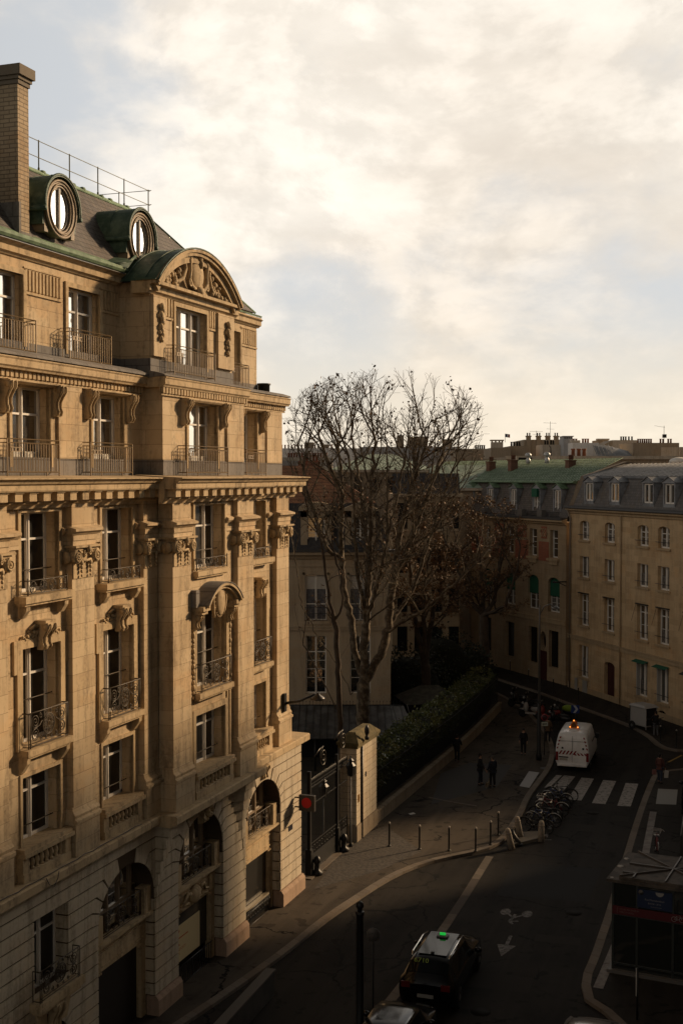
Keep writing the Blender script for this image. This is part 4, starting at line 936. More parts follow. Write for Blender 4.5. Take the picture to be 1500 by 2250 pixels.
FK = smoothp([(0, 132), (8.5, 113), (13.03, 100.5), (15.09, 95.39), (16.67, 90.2), (18.22, 85.84), (19.4, 81.96), (19.75, 79), (19.63, 76.6), (20.0, 75.0), (21.2, 74.5), (26, 76.0), (40, 80.4), (90, 96)], 2)
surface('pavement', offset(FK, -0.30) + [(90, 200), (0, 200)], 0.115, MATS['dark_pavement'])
kerb('kerb', FK, 0.30, 0.125, -1)
# pedestrian crossing and other paint
zs_ = MB()
for tl, tr, bl, br_ in (((12.55, 69.0), (13.15, 68.75), (11.30, 65.9), (11.95, 65.7)), ((13.45, 68.5), (14.10, 68.25), (11.85, 63.9), (12.5, 63.65)), ((14.55, 67.95), (15.22, 67.70), (12.95, 63.15), (13.6, 62.95)), ((15.65, 67.3), (16.3, 67.1), (14.15, 62.65), (14.8, 62.5))):
    zs_.add([(*tl, 0.004), (*bl, 0.004), (*br_, 0.004), (*tr, 0.004)], [(0, 1, 2, 3)])
    tag(zs_.flush('crossing_stripe', M_WHITE), kind='structure')
zs_.add([(12.15, 69.1, 0.004), (11.0, 66.3, 0.004), (11.25, 66.2, 0.004), (12.45, 69.0, 0.004)], [(0, 1, 2, 3)]); tag(zs_.flush('crossing_stripe', M_WHITE), kind='structure')
quad('tactile_paving', [(9.63, 66.16), (10.11, 65.78), (11.2, 69.2), (10.66, 69.5)], 0.122, mat('tactile_white', (0.34, 0.33, 0.33), 0.7))
quad('tactile_paving', [(16.1, 62.55), (17.1, 62.4), (18.0, 65.4), (17.0, 65.6)], 0.122, mat('tactile_pale', (0.26, 0.25, 0.23), 0.7))
# cycle symbol and arrow
def xy(c, ang, sc_, x, y, z=0.005): return (c[0] + (x*cos(ang) - y*sin(ang))*sc_, c[1] + (x*sin(ang) + y*cos(ang))*sc_, z)
bs = MB(); C0 = (6.62, 46.7); A = radians(-17.5)
for sx in (-0.42, 0.42): bs.add([xy(C0, A, 1, sx + 0.20*cos(2*pi*k/18), 0.52 + 0.36*sin(2*pi*k/18)) for k in range(18)], [tuple(range(18))])
def stroke(mb, c, ang, pts, wd):
    for p, q in zip(pts, pts[1:]):
        dx_, dy_ = q[0]-p[0], q[1]-p[1]; l = hypot(dx_, dy_); nx, ny = -dy_/l*wd/2, dx_/l*wd/2
        mb.add([xy(c, ang, 1, p[0]+nx, p[1]+ny), xy(c, ang, 1, p[0]-nx, p[1]-ny), xy(c, ang, 1, q[0]-nx, q[1]-ny), xy(c, ang, 1, q[0]+nx, q[1]+ny)], [(0, 1, 2, 3)])
stroke(bs, C0, A, [(-0.30, 0.35), (-0.02, -0.05), (0.30, 0.35)], 0.10); stroke(bs, C0, A, [(0.0, 0.35), (-0.1, -0.45), (0.05, -0.72)], 0.12); stroke(bs, C0, A, [(-0.1, -0.45), (0.22, -0.35)], 0.09)
tag(bs.build('cycle_symbol', M_WORNP), kind='structure')
ar = MB(); C1 = (5.85, 43.6)
stroke(ar, C1, A, [(0.0, 1.3), (0.0, 0.3)], 0.13); ar.add([xy(C1, A, 1, -0.34, 0.35), xy(C1, A, 1, 0.0, -0.75), xy(C1, A, 1, 0.34, 0.35)], [(0, 1, 2)]); tag(ar.build('arrow_marking', M_WORNP), kind='structure')
dl = MB()
for k in range(6):
    c_ = (11.75 - 0.42*k, 64.2 - 1.35*k); stroke(dl, c_, A, [(0, 0.35), (0, -0.35)], 0.16)
stroke(dl, (9.2, 56.6), A, [(-0.5, 0), (0.5, 0.3)], 0.1); tag(dl.build('parking_marking', M_WORNP), kind='structure')
surface('kerb_island', [(7.75, 55.6), (9.55, 56.9), (9.3, 57.7), (8.3, 57.6)], 0.13, mat('island_concrete', (0.12, 0.105, 0.085), 0.85))
M_RPATCH = mat('fresh_asphalt', (0.0115, 0.0108, 0.0105), 0.8, bump=0.3, spec=0.15); M_OLDP = mat('old_asphalt', (0.028, 0.025, 0.022), 0.9, bump=0.4, spec=0.12)
for q, mm in (([(10.6, 58.4), (12.3, 57.9), (12.6, 59.0), (10.9, 59.5)], M_OLDP), ([(6.2, 49.2), (9.8, 48.4), (11.2, 52.5), (7.6, 53.4)], M_RPATCH), ([(3.6, 40.5), (6.1, 39.8), (6.5, 41.0), (4.0, 41.7)], M_OLDP), ([(7.0, 44.3), (8.6, 43.9), (8.8, 44.6), (7.2, 45.0)], M_OLDP), ([(12.8, 75.2), (16.4, 74.1), (17.4, 77.6), (13.6, 78.9)], M_RPATCH), ([(13.2, 60.0), (14.0, 59.7), (14.3, 60.6), (13.5, 60.9)], M_OLDP)): quad('road_patch', q, 0.002, mm)
for p in ((9.0, 47.2), (12.6, 61.3), (4.4, 38.4)):
    mc = MB(); mc.lathe([(0.001, 0.001), (0.30, 0.001), (0.32, 0.003), (0.32, 0.006), (0.001, 0.006)], (p[0], p[1], 0), 18); tag(mc.build('manhole_cover', mat('cast_iron', (0.012, 0.011, 0.010), 0.8, spec=0.1)), kind='structure')
for k, (a, b) in enumerate((((19.3, 72.2), (20.6, 74.0)), ((21.8, 71.9), (23.4, 74.4)))): 
    yl = MB(); stroke(yl, (0, 0), 0, [a, b], 0.12); tag(yl.build('yellow_marking', mat('yellow_paint', (0.30, 0.19, 0.03), 0.8)), kind='structure')
mh = MB(); mh.lathe([(0.001, 0.118), (0.28, 0.118), (0.30, 0.124), (0.3, 0.124), (0.001, 0.124)], (11.7, 70.2, 0), 16); tag(mh.build('manhole_cover', M_BLACK), kind='structure')
# ------------------------------------------------------------------ generic street building
def facade_frame(name, origin, xdir, label, cat='building', group=None):
    a = atan2(xdir[1], xdir[0]); return empty(name, (origin[0], origin[1], 0), a, label, cat, group)
STREAK = dict(stamt=0.35)
M_RB = stone('street_ashlar', (0.42, 0.295, 0.165), (0.58, 0.42, 0.25), (0.56, 0.44, 0.28), 1.15, 0.40, 0.012, 0.45, tint=0.65)
M_RBT = stone('street_trim', (0.38, 0.28, 0.17), (0.45, 0.34, 0.21), (0.2, 0.14, 0.08), 2.0, 9, 0.004, 0.3)
M_ZINC = mat('zinc', (0.20, 0.205, 0.215), 0.6, 0.1, (0.8, (0.14, 0.145, 0.155), 0.4, 0.62))
M_ZINCL = mat('pale_zinc', (0.26, 0.27, 0.29), 0.55, 0.1, (1.5, (0.15, 0.155, 0.165), 0.4, 0.62))
M_GREENR = mat('verdigris', (0.20, 0.26, 0.20), 0.7, 0.0, (1.1, (0.36, 0.43, 0.34), 0.34, 0.64))
M_AWN = mat('green_awning', (0.010, 0.085, 0.045), 0.8)
RB = facade_frame('apartment_building', (18.06, 97.44), (0.2984, -0.9544), 'plain beige stone building with grey zinc roof at the bend of the street')
def zinc_roof(mb_r, mb_s, u0, u1, w0, z0, w1, z1, step=0.6):
    mb_r.add([(u0, -w0, z0), (u1, -w0, z0), (u1, -w1, z1), (u0, -w1, z1)], [(0, 1, 2, 3)])
    n = int(abs(u1-u0)/step)
    for k in range(n+1):
        u = u0 + (u1-u0)*k/n; mb_s.tube([(u, -w0, z0+0.03), (u, -w1, z1+0.03)], 0.025, 4)
ucs = [2.45, 6.30, 10.95, 13.65, 17.0, 19.9]
LV = {'g': (1.2, 3.72), 't': (5.25, 7.75), 's': (9.02, 10.68), 'r': (11.92, 13.2)}
hs = []; dps = []
for i, c in enumerate(ucs):
    for k, (a, b) in LV.items():
        if k == 'g' and i == 1: continue
        hs.append(archp(c-0.72, c+0.72, a, b, 0.24, 8) if k == 'r' else rect(c-0.73, c+0.73, a, b))
hs.append(archp(5.62, 7.15, 0.02, 2.75, 0.25, 8)); hs += [archp(13.05, 14.15, 0.12, 0.42, 0.28, 8), rect(16.5, 17.5, 0.15, 0.6)]
m = MB(); m.holed(rect(0, 22.2, 0, 14.2), hs, 0.0, 0.38, edge=12); m.build('wall', M_RB, RB)
m = MB(); m.box(0.05, 22.1, 0.8, 11.5, 0, 14.2); m.build('inner_wall', M_DARK, RB)
for i, c in enumerate(ucs):
    for k, (a, b) in LV.items():
        if k == 'g' and i == 1: continue
        m = MB(); m.bw(c-0.9, c+0.9, -0.05, 0.10, a-0.14, a-0.005); m.build('window_sill', M_RBT, RB)
        H = b-a + (0.24 if k == 'r' else 0)
        window(c, 0.72, a, a+H, -0.30, tr={'g': 0, 't': 0.78, 's': 0, 'r': 0.66}[k], bars=0 if k in 'gs' else 1, parent=RB, fr=0.085, curtain=random.choice((0, 0, 0, 0.45, 0.95, 0.6)))
        gz = a + (0.42 if k in 'sr' else 0.55)
        m = MB(); m.tube([(c-0.98, -0.04, gz), (c+0.80, -0.04, gz-0.0)], 0.022, 5); m.build('guard_bar', M_BLACK, RB)
        if k == 'g' and i >= 2:
            for s_ in ((-1,) if i > 2 else (-1,)):
                m = MB(); x0 = c-0.72
                m.box(x0, x0+0.05, -0.02, 0.34, a+0.02, b-0.02); 
                for q in range(22): z = a+0.1+q*(b-a-0.2)/22; m.box(x0+0.05, x0+0.07, -0.01, 0.33, z, z+0.06)
                m.build('shutter', mat('grey_shutter_paint', (0.40, 0.39, 0.37), 0.6), RB)
            m = MB(); m.add([(c-0.85, 0.02, b+0.1), (c+0.85, 0.02, b+0.1), (c+0.85, -0.42, b-0.06), (c-0.85, -0.42, b-0.06)], [(0, 1, 2, 3)]); m.build('awning', M_AWN if i < 4 else mat('dark_awning', (0.03, 0.03, 0.02), 0.8), RB)
        if k == 't':
            m = MB(); m.bw(c-0.8, c+0.8, 0.0, 0.14, b+0.02, b+0.09); m.tube([(c-0.8, -0.05, b), (c-0.9, -0.35, b-1.2)] if i > 1 else [(c-0.8, -0.05, b), (c-0.8, -0.08, b-0.3)], 0.012, 4); m.build('blind_box', M_BLACK, RB)
m = MB(); m.bw(5.62, 7.15, -0.34, -0.30, 0, 3.0)
for s_ in (-0.4, 0.4): m.bw(6.385+s_-0.28, 6.385+s_+0.28, -0.30, -0.285, 0.3, 1.2); m.bw(6.385+s_-0.28, 6.385+s_+0.28, -0.30, -0.285, 1.4, 2.5)
m.build('door', mat('dark_red_door', (0.05, 0.012, 0.010), 0.5), RB)
m = MB()
for c_, q in ((13.6, 0.5), (17.0, 0.5)): m.bw(c_-q, c_+q, -0.4, -0.36, 0.1, 0.75)
m.build('cellar_grille', M_DARK, RB)
for z, pr, hgt in ((4.05, 0.10, 0.28), (4.33, 0.16, 0.06)):
    m = MB(); m.bw(-0.02, 22.25, 0.0, pr, z, z+hgt); m.build('string_course', M_RBT, RB)
m = MB(); m.bw(-0.05, 22.3, 0.0, 0.06, 0.0, 0.55); m.build('plinth', M_RBT, RB)
m = MB(); m.pu([(0, 13.92), (0.10, 13.98), (0.12, 14.1), (0.32, 14.22), (0.34, 14.34), (0, 14.4)], -0.1, 22.4); m.build('cornice', M_RBT, RB)
m = MB(); m.pu([(0.40, 14.34), (0.46, 14.40), (0.44, 14.52), (0.36, 14.5), (0.30, 14.42)], -0.1, 22.4); m.bw(-0.1, 22.4, -0.25, 0.3, 14.38, 14.55); m.build('gutter', mat('gutter_zinc', (0.06, 0.06, 0.062), 0.5, 0.2), RB)
m = MB(); m.add([(0.0, 0.15, 14.5), (22.2, 0.15, 14.5), (22.2, 1.15, 16.75), (0.3, 1.15, 16.75)], [(0, 1, 2, 3)]); m.build('mansard_slope', stone('grey_slate', (0.105, 0.10, 0.10), (0.17, 0.16, 0.155), (0.05, 0.045, 0.045), 0.3, 0.2, 0.012, 0.6, stamt=0.4, tint=0.75), RB)
m = MB(); s2 = MB(); zinc_roof(m, s2, 0.3, 22.2, -1.05, 16.86, -5.0, 17.85); m.bw(0.3, 22.2, -1.2, -1.02, 16.72, 16.92); m.build('roof', M_ZINC, RB); s2.build('roof_seam', M_ZINCL, RB)
m = MB(); m.pw([(0, 14.4), (0, 14.4)], 0, -1) if False else None
m.add([(0.0, 0.1, 14.2), (-0.35, 0.1, 14.4), (-0.35, 1.2, 16.9), (-0.35, 5.0, 18.05), (-0.35, 9, 17.5), (-0.35, 9, 14), (-0.35, 0.1, 14.0),
       (0.30, 0.1, 14.4), (0.30, 1.2, 16.9), (0.30, 5.0, 18.05), (0.30, 9, 17.5), (0.3, 9, 14), (0.3, 0.1, 14.0)], [(1, 2, 3, 4, 5, 6), (7, 8, 9, 10, 11, 12), (1, 7, 8, 2), (2, 8, 9, 3), (3, 9, 10, 4), (1, 7, 12, 6)])
m.build('party_wall', stone('old_render', (0.12, 0.09, 0.065), (0.2, 0.155, 0.11), (0.1, 0.07, 0.05), 0.5, 0.3, 0.01, 0.4, stamt=0.7), RB)
m = MB(); m.add([(22.2, 0.1, 14.1), (22.2, 0.15, 14.5), (22.2, 1.1, 16.86), (22.2, 5.0, 17.85), (22.2, 8.9, 16.86), (22.2, 11.9, 14.1)], [(0, 1, 2, 3, 4, 5)]); m.build('gable', MATS['old_render'], RB)
m = MB(); m.add([(0.3, 5.0, 17.85), (22.2, 5.0, 17.85), (22.2, 9.0, 16.8), (0.3, 9.0, 16.8), (22.2, 12, 14.1), (0.3, 12, 14.1)], [(0, 1, 2, 3), (3, 2, 4, 5)]); m.build('rear_roof', M_ZINC, RB)
def dormer(parent, c, z0, z1, w0, hw, roof_m, side_m, back=1.3, lights=2, ztop=None, bars=0, fm=None):
    zt = ztop or z1+0.42; m = MB()
    m.bw(c-hw-0.13, c-hw, w0-back*0.25, w0+0.02, z0-0.12, z1+0.04); m.bw(c+hw, c+hw+0.13, w0-back*0.25, w0+0.02, z0-0.12, z1+0.04); m.bw(c-hw-0.13, c+hw+0.13, w0-0.3, w0+0.02, z0-0.30, z0-0.02)
    m.bw(c-hw-0.2, c+hw+0.2, w0-0.3, w0+0.08, z1+0.04, z1+0.13)
    m.pw([(c-hw-0.2, z1+0.13), (c+hw+0.2, z1+0.13), (c, zt)], w0-0.25, w0+0.04)
    d_ = m.build('dormer', side_m, parent)
    k = MB(); zb = z0-0.2
    for s_ in (-1, 1):
        e = c+s_*(hw+0.10); k.add([(e, -w0+0.05, zb), (e, -w0+0.05, z1+0.1), (e, -w0+back, z1+0.1)], [(0, 1, 2)]); k.add([(e-s_*0.03, -w0+0.05, zb), (e-s_*0.03, -w0+0.05, z1+0.1), (e-s_*0.03, -w0+back, z1+0.1)], [(0, 1, 2)])
    k.build('dormer_cheek', M_ZINCL, d_)
    k = MB(); f = w0+0.10
    for s_ in (-1, 1): k.add([(c+s_*(hw+0.26), -f, z1+0.10), (c, -f, zt+0.03), (c, -w0+back+0.15, zt+0.03), (c+s_*(hw+0.26), -w0+back+0.0, z1+0.10)], [(0, 1, 2, 3)]); k.tube([(c+s_*(hw+0.26), -f, z1+0.10), (c, -f, zt+0.03)], 0.03, 4)
    k.tube([(c, -f, zt+0.03), (c, -w0+back, zt+0.03)], 0.035, 4); k.build('dormer_roof', roof_m, d_)
    window(c, hw, z0, z1, w0-0.12, tr=0, lights=lights, parent=parent, bars=bars, fr=0.08)
for i, c in enumerate(ucs + []): dormer(RB, c+0.2, 14.98, 16.36, -0.28, 0.62, M_ZINC, M_ZINCL, ztop=16.86)
m = MB(); m.tube([(8.05, -0.1, 0), (8.05, -0.1, 14.0)], 0.055, 6); m.build('drainpipe', M_RBT, RB)
m = MB(); m.tube([(0.35, -0.12, 0), (0.35, -0.12, 13.6), (0.1, -0.3, 14.3)], 0.07, 6); m.build('drainpipe', mat('pipe_grey', (0.20, 0.16, 0.12), 0.6), RB)
for u, a, b, wd in ((1.35, 0.1, 1.05, 0.45), (2.75, 0.05, 1.15, 0.75)):
    m = MB(); m.bw(u-wd/2, u+wd/2, 0.06, 0.075, a, b); m.build('meter_cover', mat('grey_panel', (0.28, 0.26, 0.23), 0.6), RB)
# --- green-roofed building beyond, following the bend
def xdir_from(n_): return n_
GB = facade_frame('apartment_building', (17.92, 98.0), (0.3999, -0.9166), 'stone and red brick building with green copper roof and green awnings')
gu_ = [-1.75, -4.85, -8.5, -12.35, -16.0, -19.6, -23.2, -26.8]
hs = []; dd_ = []
for c in gu_:
    hs += [rect(c-0.55, c+0.55, 10.25, 12.5), archp(c-0.85, c+0.85, 5.8, 8.2, 0.45, 8), rect(c-0.7, c+0.7, 1.3, 4.3)]
hs.append([(-3.3+0.45*cos(2*pi*k/14), 3.3+0.8*sin(2*pi*k/14)) for k in range(14)])
M_GB = stone('warm_ashlar', (0.30, 0.215, 0.13), (0.38, 0.285, 0.18), (0.17, 0.12, 0.07), 1.2, 0.42, 0.008, 0.6)
m = MB(); m.holed(rect(-30, 0, 0, 13.2), hs, 0, 0.4, edge=10); m.build('wall', M_GB, GB)
m = MB(); m.box(-29.9, -0.05, 0.8, 9, 0, 13.2); m.build('inner_wall', M_DARK, GB)
M_REDB = stone('red_brick', (0.26, 0.085, 0.05), (0.34, 0.12, 0.07), (0.25, 0.17, 0.12), 0.44, 0.14, 0.012, 0.5)
for i, c in enumerate(gu_[:7]):
    nx_ = gu_[i+1]
    m = MB(); a, b = nx_+0.85, c-0.75
    m.bw(a, b, 0, 0.02, 9.9, 11.5); m.build('brick_panel', M_REDB, GB)
    m = MB(); m.bw(a+0.4, b-0.3, 0.0, 0.05, 11.75, 12.75); o_ = m.build('frieze_panel', M_REDB, GB)
    m = MB()
    for q in range(3):
        x = a+0.4+(b-a-0.7)*(q+0.5)/3; m.tube([(x-0.25, -0.06, 12.25), (x, -0.06, 12.6), (x+0.25, -0.06, 12.25), (x, -0.06, 11.9), (x-0.25, -0.06, 12.25)], 0.035, 4)
    m.build('diamond_pattern', M_RBT, o_)
    m = MB(); m.bw(c-0.8, c+0.8, 0, 0.22, 10.0, 10.2); m.bw(c-0.6, c+0.6, 0, 0.12, 9.69, 10.01); m.build('window_sill', M_RBT, GB)
    window(c, 0.53, 10.25, 12.5, -0.32, tr=0.70, lights=1 if i % 2 == 0 else 1, parent=GB, bars=2)
    window(c, 0.85, 5.8, 8.6, -0.36, tr=0.0, lights=2, parent=GB, bars=3, curtain=random.choice((0, 0.5)))
    m = MB(); m.pw(archp(c-0.84, c+0.84, 7.1, 8.2, 0.44, 8), -0.30, -0.22); m.build('awning', M_AWN, GB)
    m = MB(); m.bw(c-0.7, c+0.7, -0.36, -0.3, 1.3, 4.3); m.build('dark_window', M_GLASSD, GB)
m = MB(); m.bw(-30, 0.05, 0, 0.10, 4.9, 5.2); m.bw(-30, 0.05, 0, 0.16, 5.2, 5.28); m.build('string_course', M_RBT, GB)
m = MB(); m.pu([(0, 12.9), (0.15, 12.98), (0.2, 13.1), (0.48, 13.2), (0.5, 13.34), (0, 13.45)], -30, 0.1); m.build('cornice', M_RBT, GB)
m = MB(); m.bw(-30, 0.0, -0.15, 0.55, 13.36, 13.55); m.build('gutter', MATS['gutter_zinc'], GB)
m = MB(); m.add([(-30, 0.1, 13.5), (0.0, 0.1, 13.5), (-0.2, 1.1, 16.35), (-30, 1.1, 16.35)], [(0, 1, 2, 3)]); m.build('mansard_slope', M_SLATE, GB)
m = MB(); s2 = MB(); zinc_roof(m, s2, -30, -0.1, -0.9, 16.4, -5.5, 18.35, 0.42); m.build('roof', M_GREENR, GB)
for k in range(14): s2.tube([(-30, 0.9+k*0.35, 16.44+k*0.148), (-0.1, 0.9+k*0.35, 16.44+k*0.148)], 0.018, 4)
s2.build('roof_seam', M_COPPERL, GB)
m = MB(); m.pu([(-0.75, 16.28), (-0.62, 16.34), (-0.75, 16.5), (-1.1, 16.5), (-1.1, 16.28)], -30, -0.1); m.build('roof_edge', M_COPPERL, GB)
for i, c in enumerate(gu_[:7]):
    dormer(GB, c, 13.72, 15.75, -0.30, 0.46, M_COPPERL, M_ZINCL, ztop=16.25, back=1.1, lights=2, bars=2)
    m = MB()
    for q in range(9): x = c-0.6+q*0.15; m.tube([(x, -0.12+0.3-0.15, 13.55), (x, 0.03, 13.98)], 0.014, 4)
    for z in (13.6, 13.98): m.tube([(c-0.62, 0.03, z), (c+0.62, 0.03, z)], 0.02, 4)
    m.build('balcony_railing', M_BLACK, GB)
m = MB(); m.bw(-5.25, -4.45, -0.25, -0.05, 15.15, 15.85); m.build('awning', M_AWN, GB)
for u, z0_, z1_, w_ in ((-5.3, 17.2, 18.9, -3.6), (-13.6, 16.9, 19.0, -3.0), (-17.5, 16.7, 18.9, -3.0)):
    z1_ -= 0.75; m = MB(); m.bw(u-0.28, u+0.28, w_-0.7, w_, z0_, z1_); m.bw(u-0.34, u+0.34, w_-0.75, w_+0.05, z1_, z1_+0.10)
    for q in range(3): m.lathe([(0.09, 0), (0.09, 0.35), (0.12, 0.36), (0.12, 0.42), (0.001, 0.42)], (u-0.22+q*0.22, -w_+0.4, z1_+0.12), 8)
    m.build('chimney', stone('sooty_brick', (0.13, 0.065, 0.045), (0.2, 0.1, 0.07), (0.1, 0.07, 0.05), 0.4, 0.14, 0.012, 0.5, stamt=0.7), GB)
for u, w_ in ((-9.3, -4.2), (-13.0, -4.6)):
    m = MB(); m.lathe([(0.2, 18.0), (0.2, 18.4), (0.14, 18.45), (0.14, 18.6), (0.28, 18.65), (0.30, 18.8), (0.2, 18.95), (0.001, 19.0)], (u, -w_, 0), 14); m.build('roof_ventilator', mat('galvanised', (0.45, 0.45, 0.44), 0.45, 0.4), GB)
for u in (-6.2, -3.2):
    m = MB(); m.bw(u-0.35, u+0.35, 0.05, 0.5, 13.56, 14.1); m.build('air_conditioner', mat('grey_unit', (0.12, 0.11, 0.10), 0.6), GB)
m = MB(); m.box(-0.05, 0.05, -1.0, 0, 8.4, 8.5); m.tube([(0, 0, 8.1), (0, -0.7, 8.4)], 0.04, 5); m.lathe([(0.001, 8.35), (0.2, 8.4), (0.1, 8.55), (0.001, 8.55)], (0, -1.1, 0), 10); m.build('wall_lantern', M_BLACK, GB)
m = MB(); m.bw(-3.9, -2.7, 0.0, 0.05, 0.1, 2.5); m.build('door', mat('dark_red_door', (0.05, 0.012, 0.010), 0.5), GB)
# ------------------------------------------------------------------ the camera's own side of the street
M_NB = stone('dark_ashlar', (0.16, 0.12, 0.08), (0.21, 0.16, 0.11), (0.08, 0.06, 0.04), 1.2, 0.42, 0.01, 0.5)  # whole facade toned dark so the panes opposite reflect little of it
NB = facade_frame('apartment_building', (1.45, 0.0), (-0.3335, -0.9427), 'dark stone building whose pale terrace coping shows below the kiosk')
# frame X runs towards the viewer; outward normal faces the street
NBH = 19.6
hs = []
for k in range(17):
    c = -63 + 4.0*k
    for a, b in ((4.9, 7.2), (8.4, 10.6), (11.8, 13.9), (15.0, 17.0)):
        if c > -17: continue
        hs.append(rect(c-0.75, c+0.75, a, b))
m = MB()
m.holed(rect(-65.5, -14.9, 0, NBH), hs, 0.0, 0.35, edge=14); m.build('wall', M_NB, NB)
m = MB(); m.box(-65.4, -15.0, 0.8, 13, 0, NBH-0.1); m.build('inner_wall', M_DARK, NB)
for k in range(15):
    c = -63 + 4.0*k
    if c > -17: continue
    for a, b in ((4.9, 7.2), (8.4, 10.6), (11.8, 13.9), (15.0, 17.0)): window(c, 0.75, a, b, -0.28, tr=0.7, parent=NB)
m = MB(); m.bw(-65.6, -14.8, 0, 0.35, NBH-0.35, NBH); m.build('cornice', M_RBT, NB)
m = MB(); m.add([(-65.5, 0.2, NBH), (-14.9, 0.2, NBH), (-14.9, 2.4, NBH+2.6), (-65.5, 2.4, NBH+2.6), (-14.9, 13, NBH+2.6), (-65.5, 13, NBH+2.6), (-65.5, 13, NBH), (-14.9, 13, NBH)], [(0, 1, 2, 3), (3, 2, 4, 5), (0, 3, 5, 6), (1, 7, 4, 2)]); m.build('roof', M_ZINC, NB)
for k in range(4):
    m = MB(); m.bw(-58+11*k, -56.8+11*k, -5, -2.5, NBH+2.0, NBH+3.8); m.build('chimney', M_BRICK, NB)
m = MB(); m.bw(-14.9, -5.9, -9.0, 0.28, 0.0, 13.75); m.build('terrace_wing', M_NB, NB)
m = MB(); m.bw(-14.95, -5.85, -9.05, 0.62, 13.90, 14.06); m.pu([(0.28, 13.72), (0.48, 13.78), (0.54, 13.902), (0.28, 13.902)], -14.9, -5.9); m.build('terrace_coping', M_TRIM, NB)
SB = facade_frame('apartment_building', (39.0, 98.0), (0.0, -1.0), 'unseen low stone house added past the side street to keep sun off the road')  # added out of view; its height is set to block sun from the roadway
m = MB(); m.holed(rect(0, 30, 0, 13.8), [rect(2+4*k, 3.4+4*k, a, a+2.2) for k in range(7) for a in (1.2, 4.8, 8.2, 11.2)], 0, 0.3, edge=18); m.build('wall', M_RB, SB)  # walls of the added unseen house
m = MB(); m.box(0.1, 29.9, 0.5, 17.5, 0, 14.5); m.build('inner_wall', M_GLASSD, SB)
m = MB(); m.add([(-0.2, -0.3, 14.6), (30.2, -0.3, 14.6), (29, 4, 15.6), (1, 4, 15.6), (29, 14, 15.6), (1, 14, 15.6), (30.2, 18, 14.6), (-0.2, 18, 14.6)], [(0, 1, 2, 3), (3, 2, 4, 5), (5, 4, 6, 7), (0, 3, 5, 7), (1, 6, 4, 2)]); m.build('roof', M_ZINC, SB)  # roof of the added unseen house
# ------------------------------------------------------------------ cream garden mansion behind the trees
HM = empty('mansion', (0, 76, 0), 0, 'cream garden mansion with pedimented dormers standing behind the gate and the big bare tree', 'building')
M_HM = stone('cream_render', (0.40, 0.315, 0.215), (0.47, 0.375, 0.265), (0.25, 0.19, 0.13), 3.0, 9, 0.004, 0.2, stamt=0.3)
cs = (-4.9, -1.58, 1.17); hs = []
for c in cs: hs += [rect(c-0.68, c+0.68, 7.95, 10.8), rect(c-0.64, c+0.64, 3.4, 7.0)]
m = MB(); m.holed(rect(-9, 3.05, 0, 12.0), hs, 0, 0.3, edge=12); m.build('wall', M_HM, HM)
m = MB(); m.box(-8.9, 2.95, 0.6, 11.5, 0, 12.0); m.build('inner_wall', M_DARK, HM)
for i, c in enumerate(cs):
    window(c, 0.68, 7.95, 10.8, -0.18, tr=0.36, parent=HM); w2 = window(c, 0.64, 3.4, 7.0, -0.20, tr=0.72, parent=HM, bars=3)
    m = MB(); m.bw(c-0.62, c+0.62, -0.14, -0.125, 9.9, 10.72); m.build('roller_blind', mat('blind_white', (0.50, 0.46, 0.40), 0.8), HM)
    m = MB(); m.bw(c-0.6, c-0.06, -0.17, -0.16, 8.0, 9.9); m.bw(c+0.06, c+0.6, -0.17, -0.16, 8.0, 9.9); m.build('curtain', mat('grey_net', (0.15, 0.145, 0.15), 0.9, noise=(9, (0.09, 0.085, 0.09), 0.4, 0.6)), HM)
    m = MB(); m.bw(c-0.85, c+0.85, 0, 0.10, 7.72, 7.93); m.build('window_sill', M_HM, HM)
    m = MB(); m.bw(c-0.82, c-0.68, 0, 0.05, 7.95, 10.94); m.bw(c+0.68, c+0.82, 0, 0.05, 7.95, 10.94); m.bw(c-0.82, c+0.82, 0, 0.05, 10.8, 10.95); m.build('window_surround', M_HM, HM)
    m = MB()
    for q in range(7): m.tube([(c-0.68+q*0.226, -0.10, 7.95), (c-0.68+q*0.226, -0.10, 8.75)], 0.012, 4)
    for z in (8.0, 8.4, 8.78): m.tube([(c-0.7, -0.10, z), (c+0.7, -0.10, z)], 0.018, 4)
    m.build('balcony_railing', M_BLACK, HM)
    if i: 
        dh = 0.0
        m = MB(); D_ = -0.35
        m.bw(c-0.95, c-0.55, D_-1.5, D_, 12.5, 14.75); m.bw(c+0.55, c+0.95, D_-1.5, D_, 12.5, 14.75); m.bw(c-0.95, c+0.95, D_-1.5, D_, 14.35, 14.75)
        m.bw(c-1.1, c+1.1, D_-1.7, D_+0.12, 14.75, 14.87)
        arcp = [(c-1.1, 14.87), (c+1.1, 14.87)] + [(c+1.1*cos(pi*k/10), 14.87+0.42*sin(pi*k/10)) for k in range(1, 10)]
        m.pw(arcp if i == 1 else [(c-1.1, 14.87), (c+1.1, 14.87), (c, 15.35)], D_-1.6, D_+0.08); d_ = m.build('dormer', M_HM, HM)
        window(c, 0.55, 12.65, 14.35, D_-0.2, tr=0, parent=HM, bars=3)
for z, h_, pr in ((2.35, 0.35, 0.10), (7.35, 0.18, 0.10), (7.53, 0.07, 0.16), (11.3, 0.10, 0.06)):
    m = MB(); m.bw(-9, 3.05+pr, 0, pr, z, z+h_); m.build('string_course', M_HM, HM)
m = MB(); m.pu([(0, 11.75), (0.12, 11.8), (0.2, 11.95), (0.42, 12.05), (0.45, 12.22), (0, 12.3)], -9, 3.45); m.build('cornice', M_HM, HM)
m = MB(); m.bw(-9, 3.5, -0.1, 0.5, 12.22, 12.38); m.build('gutter', MATS['gutter_zinc'], HM)
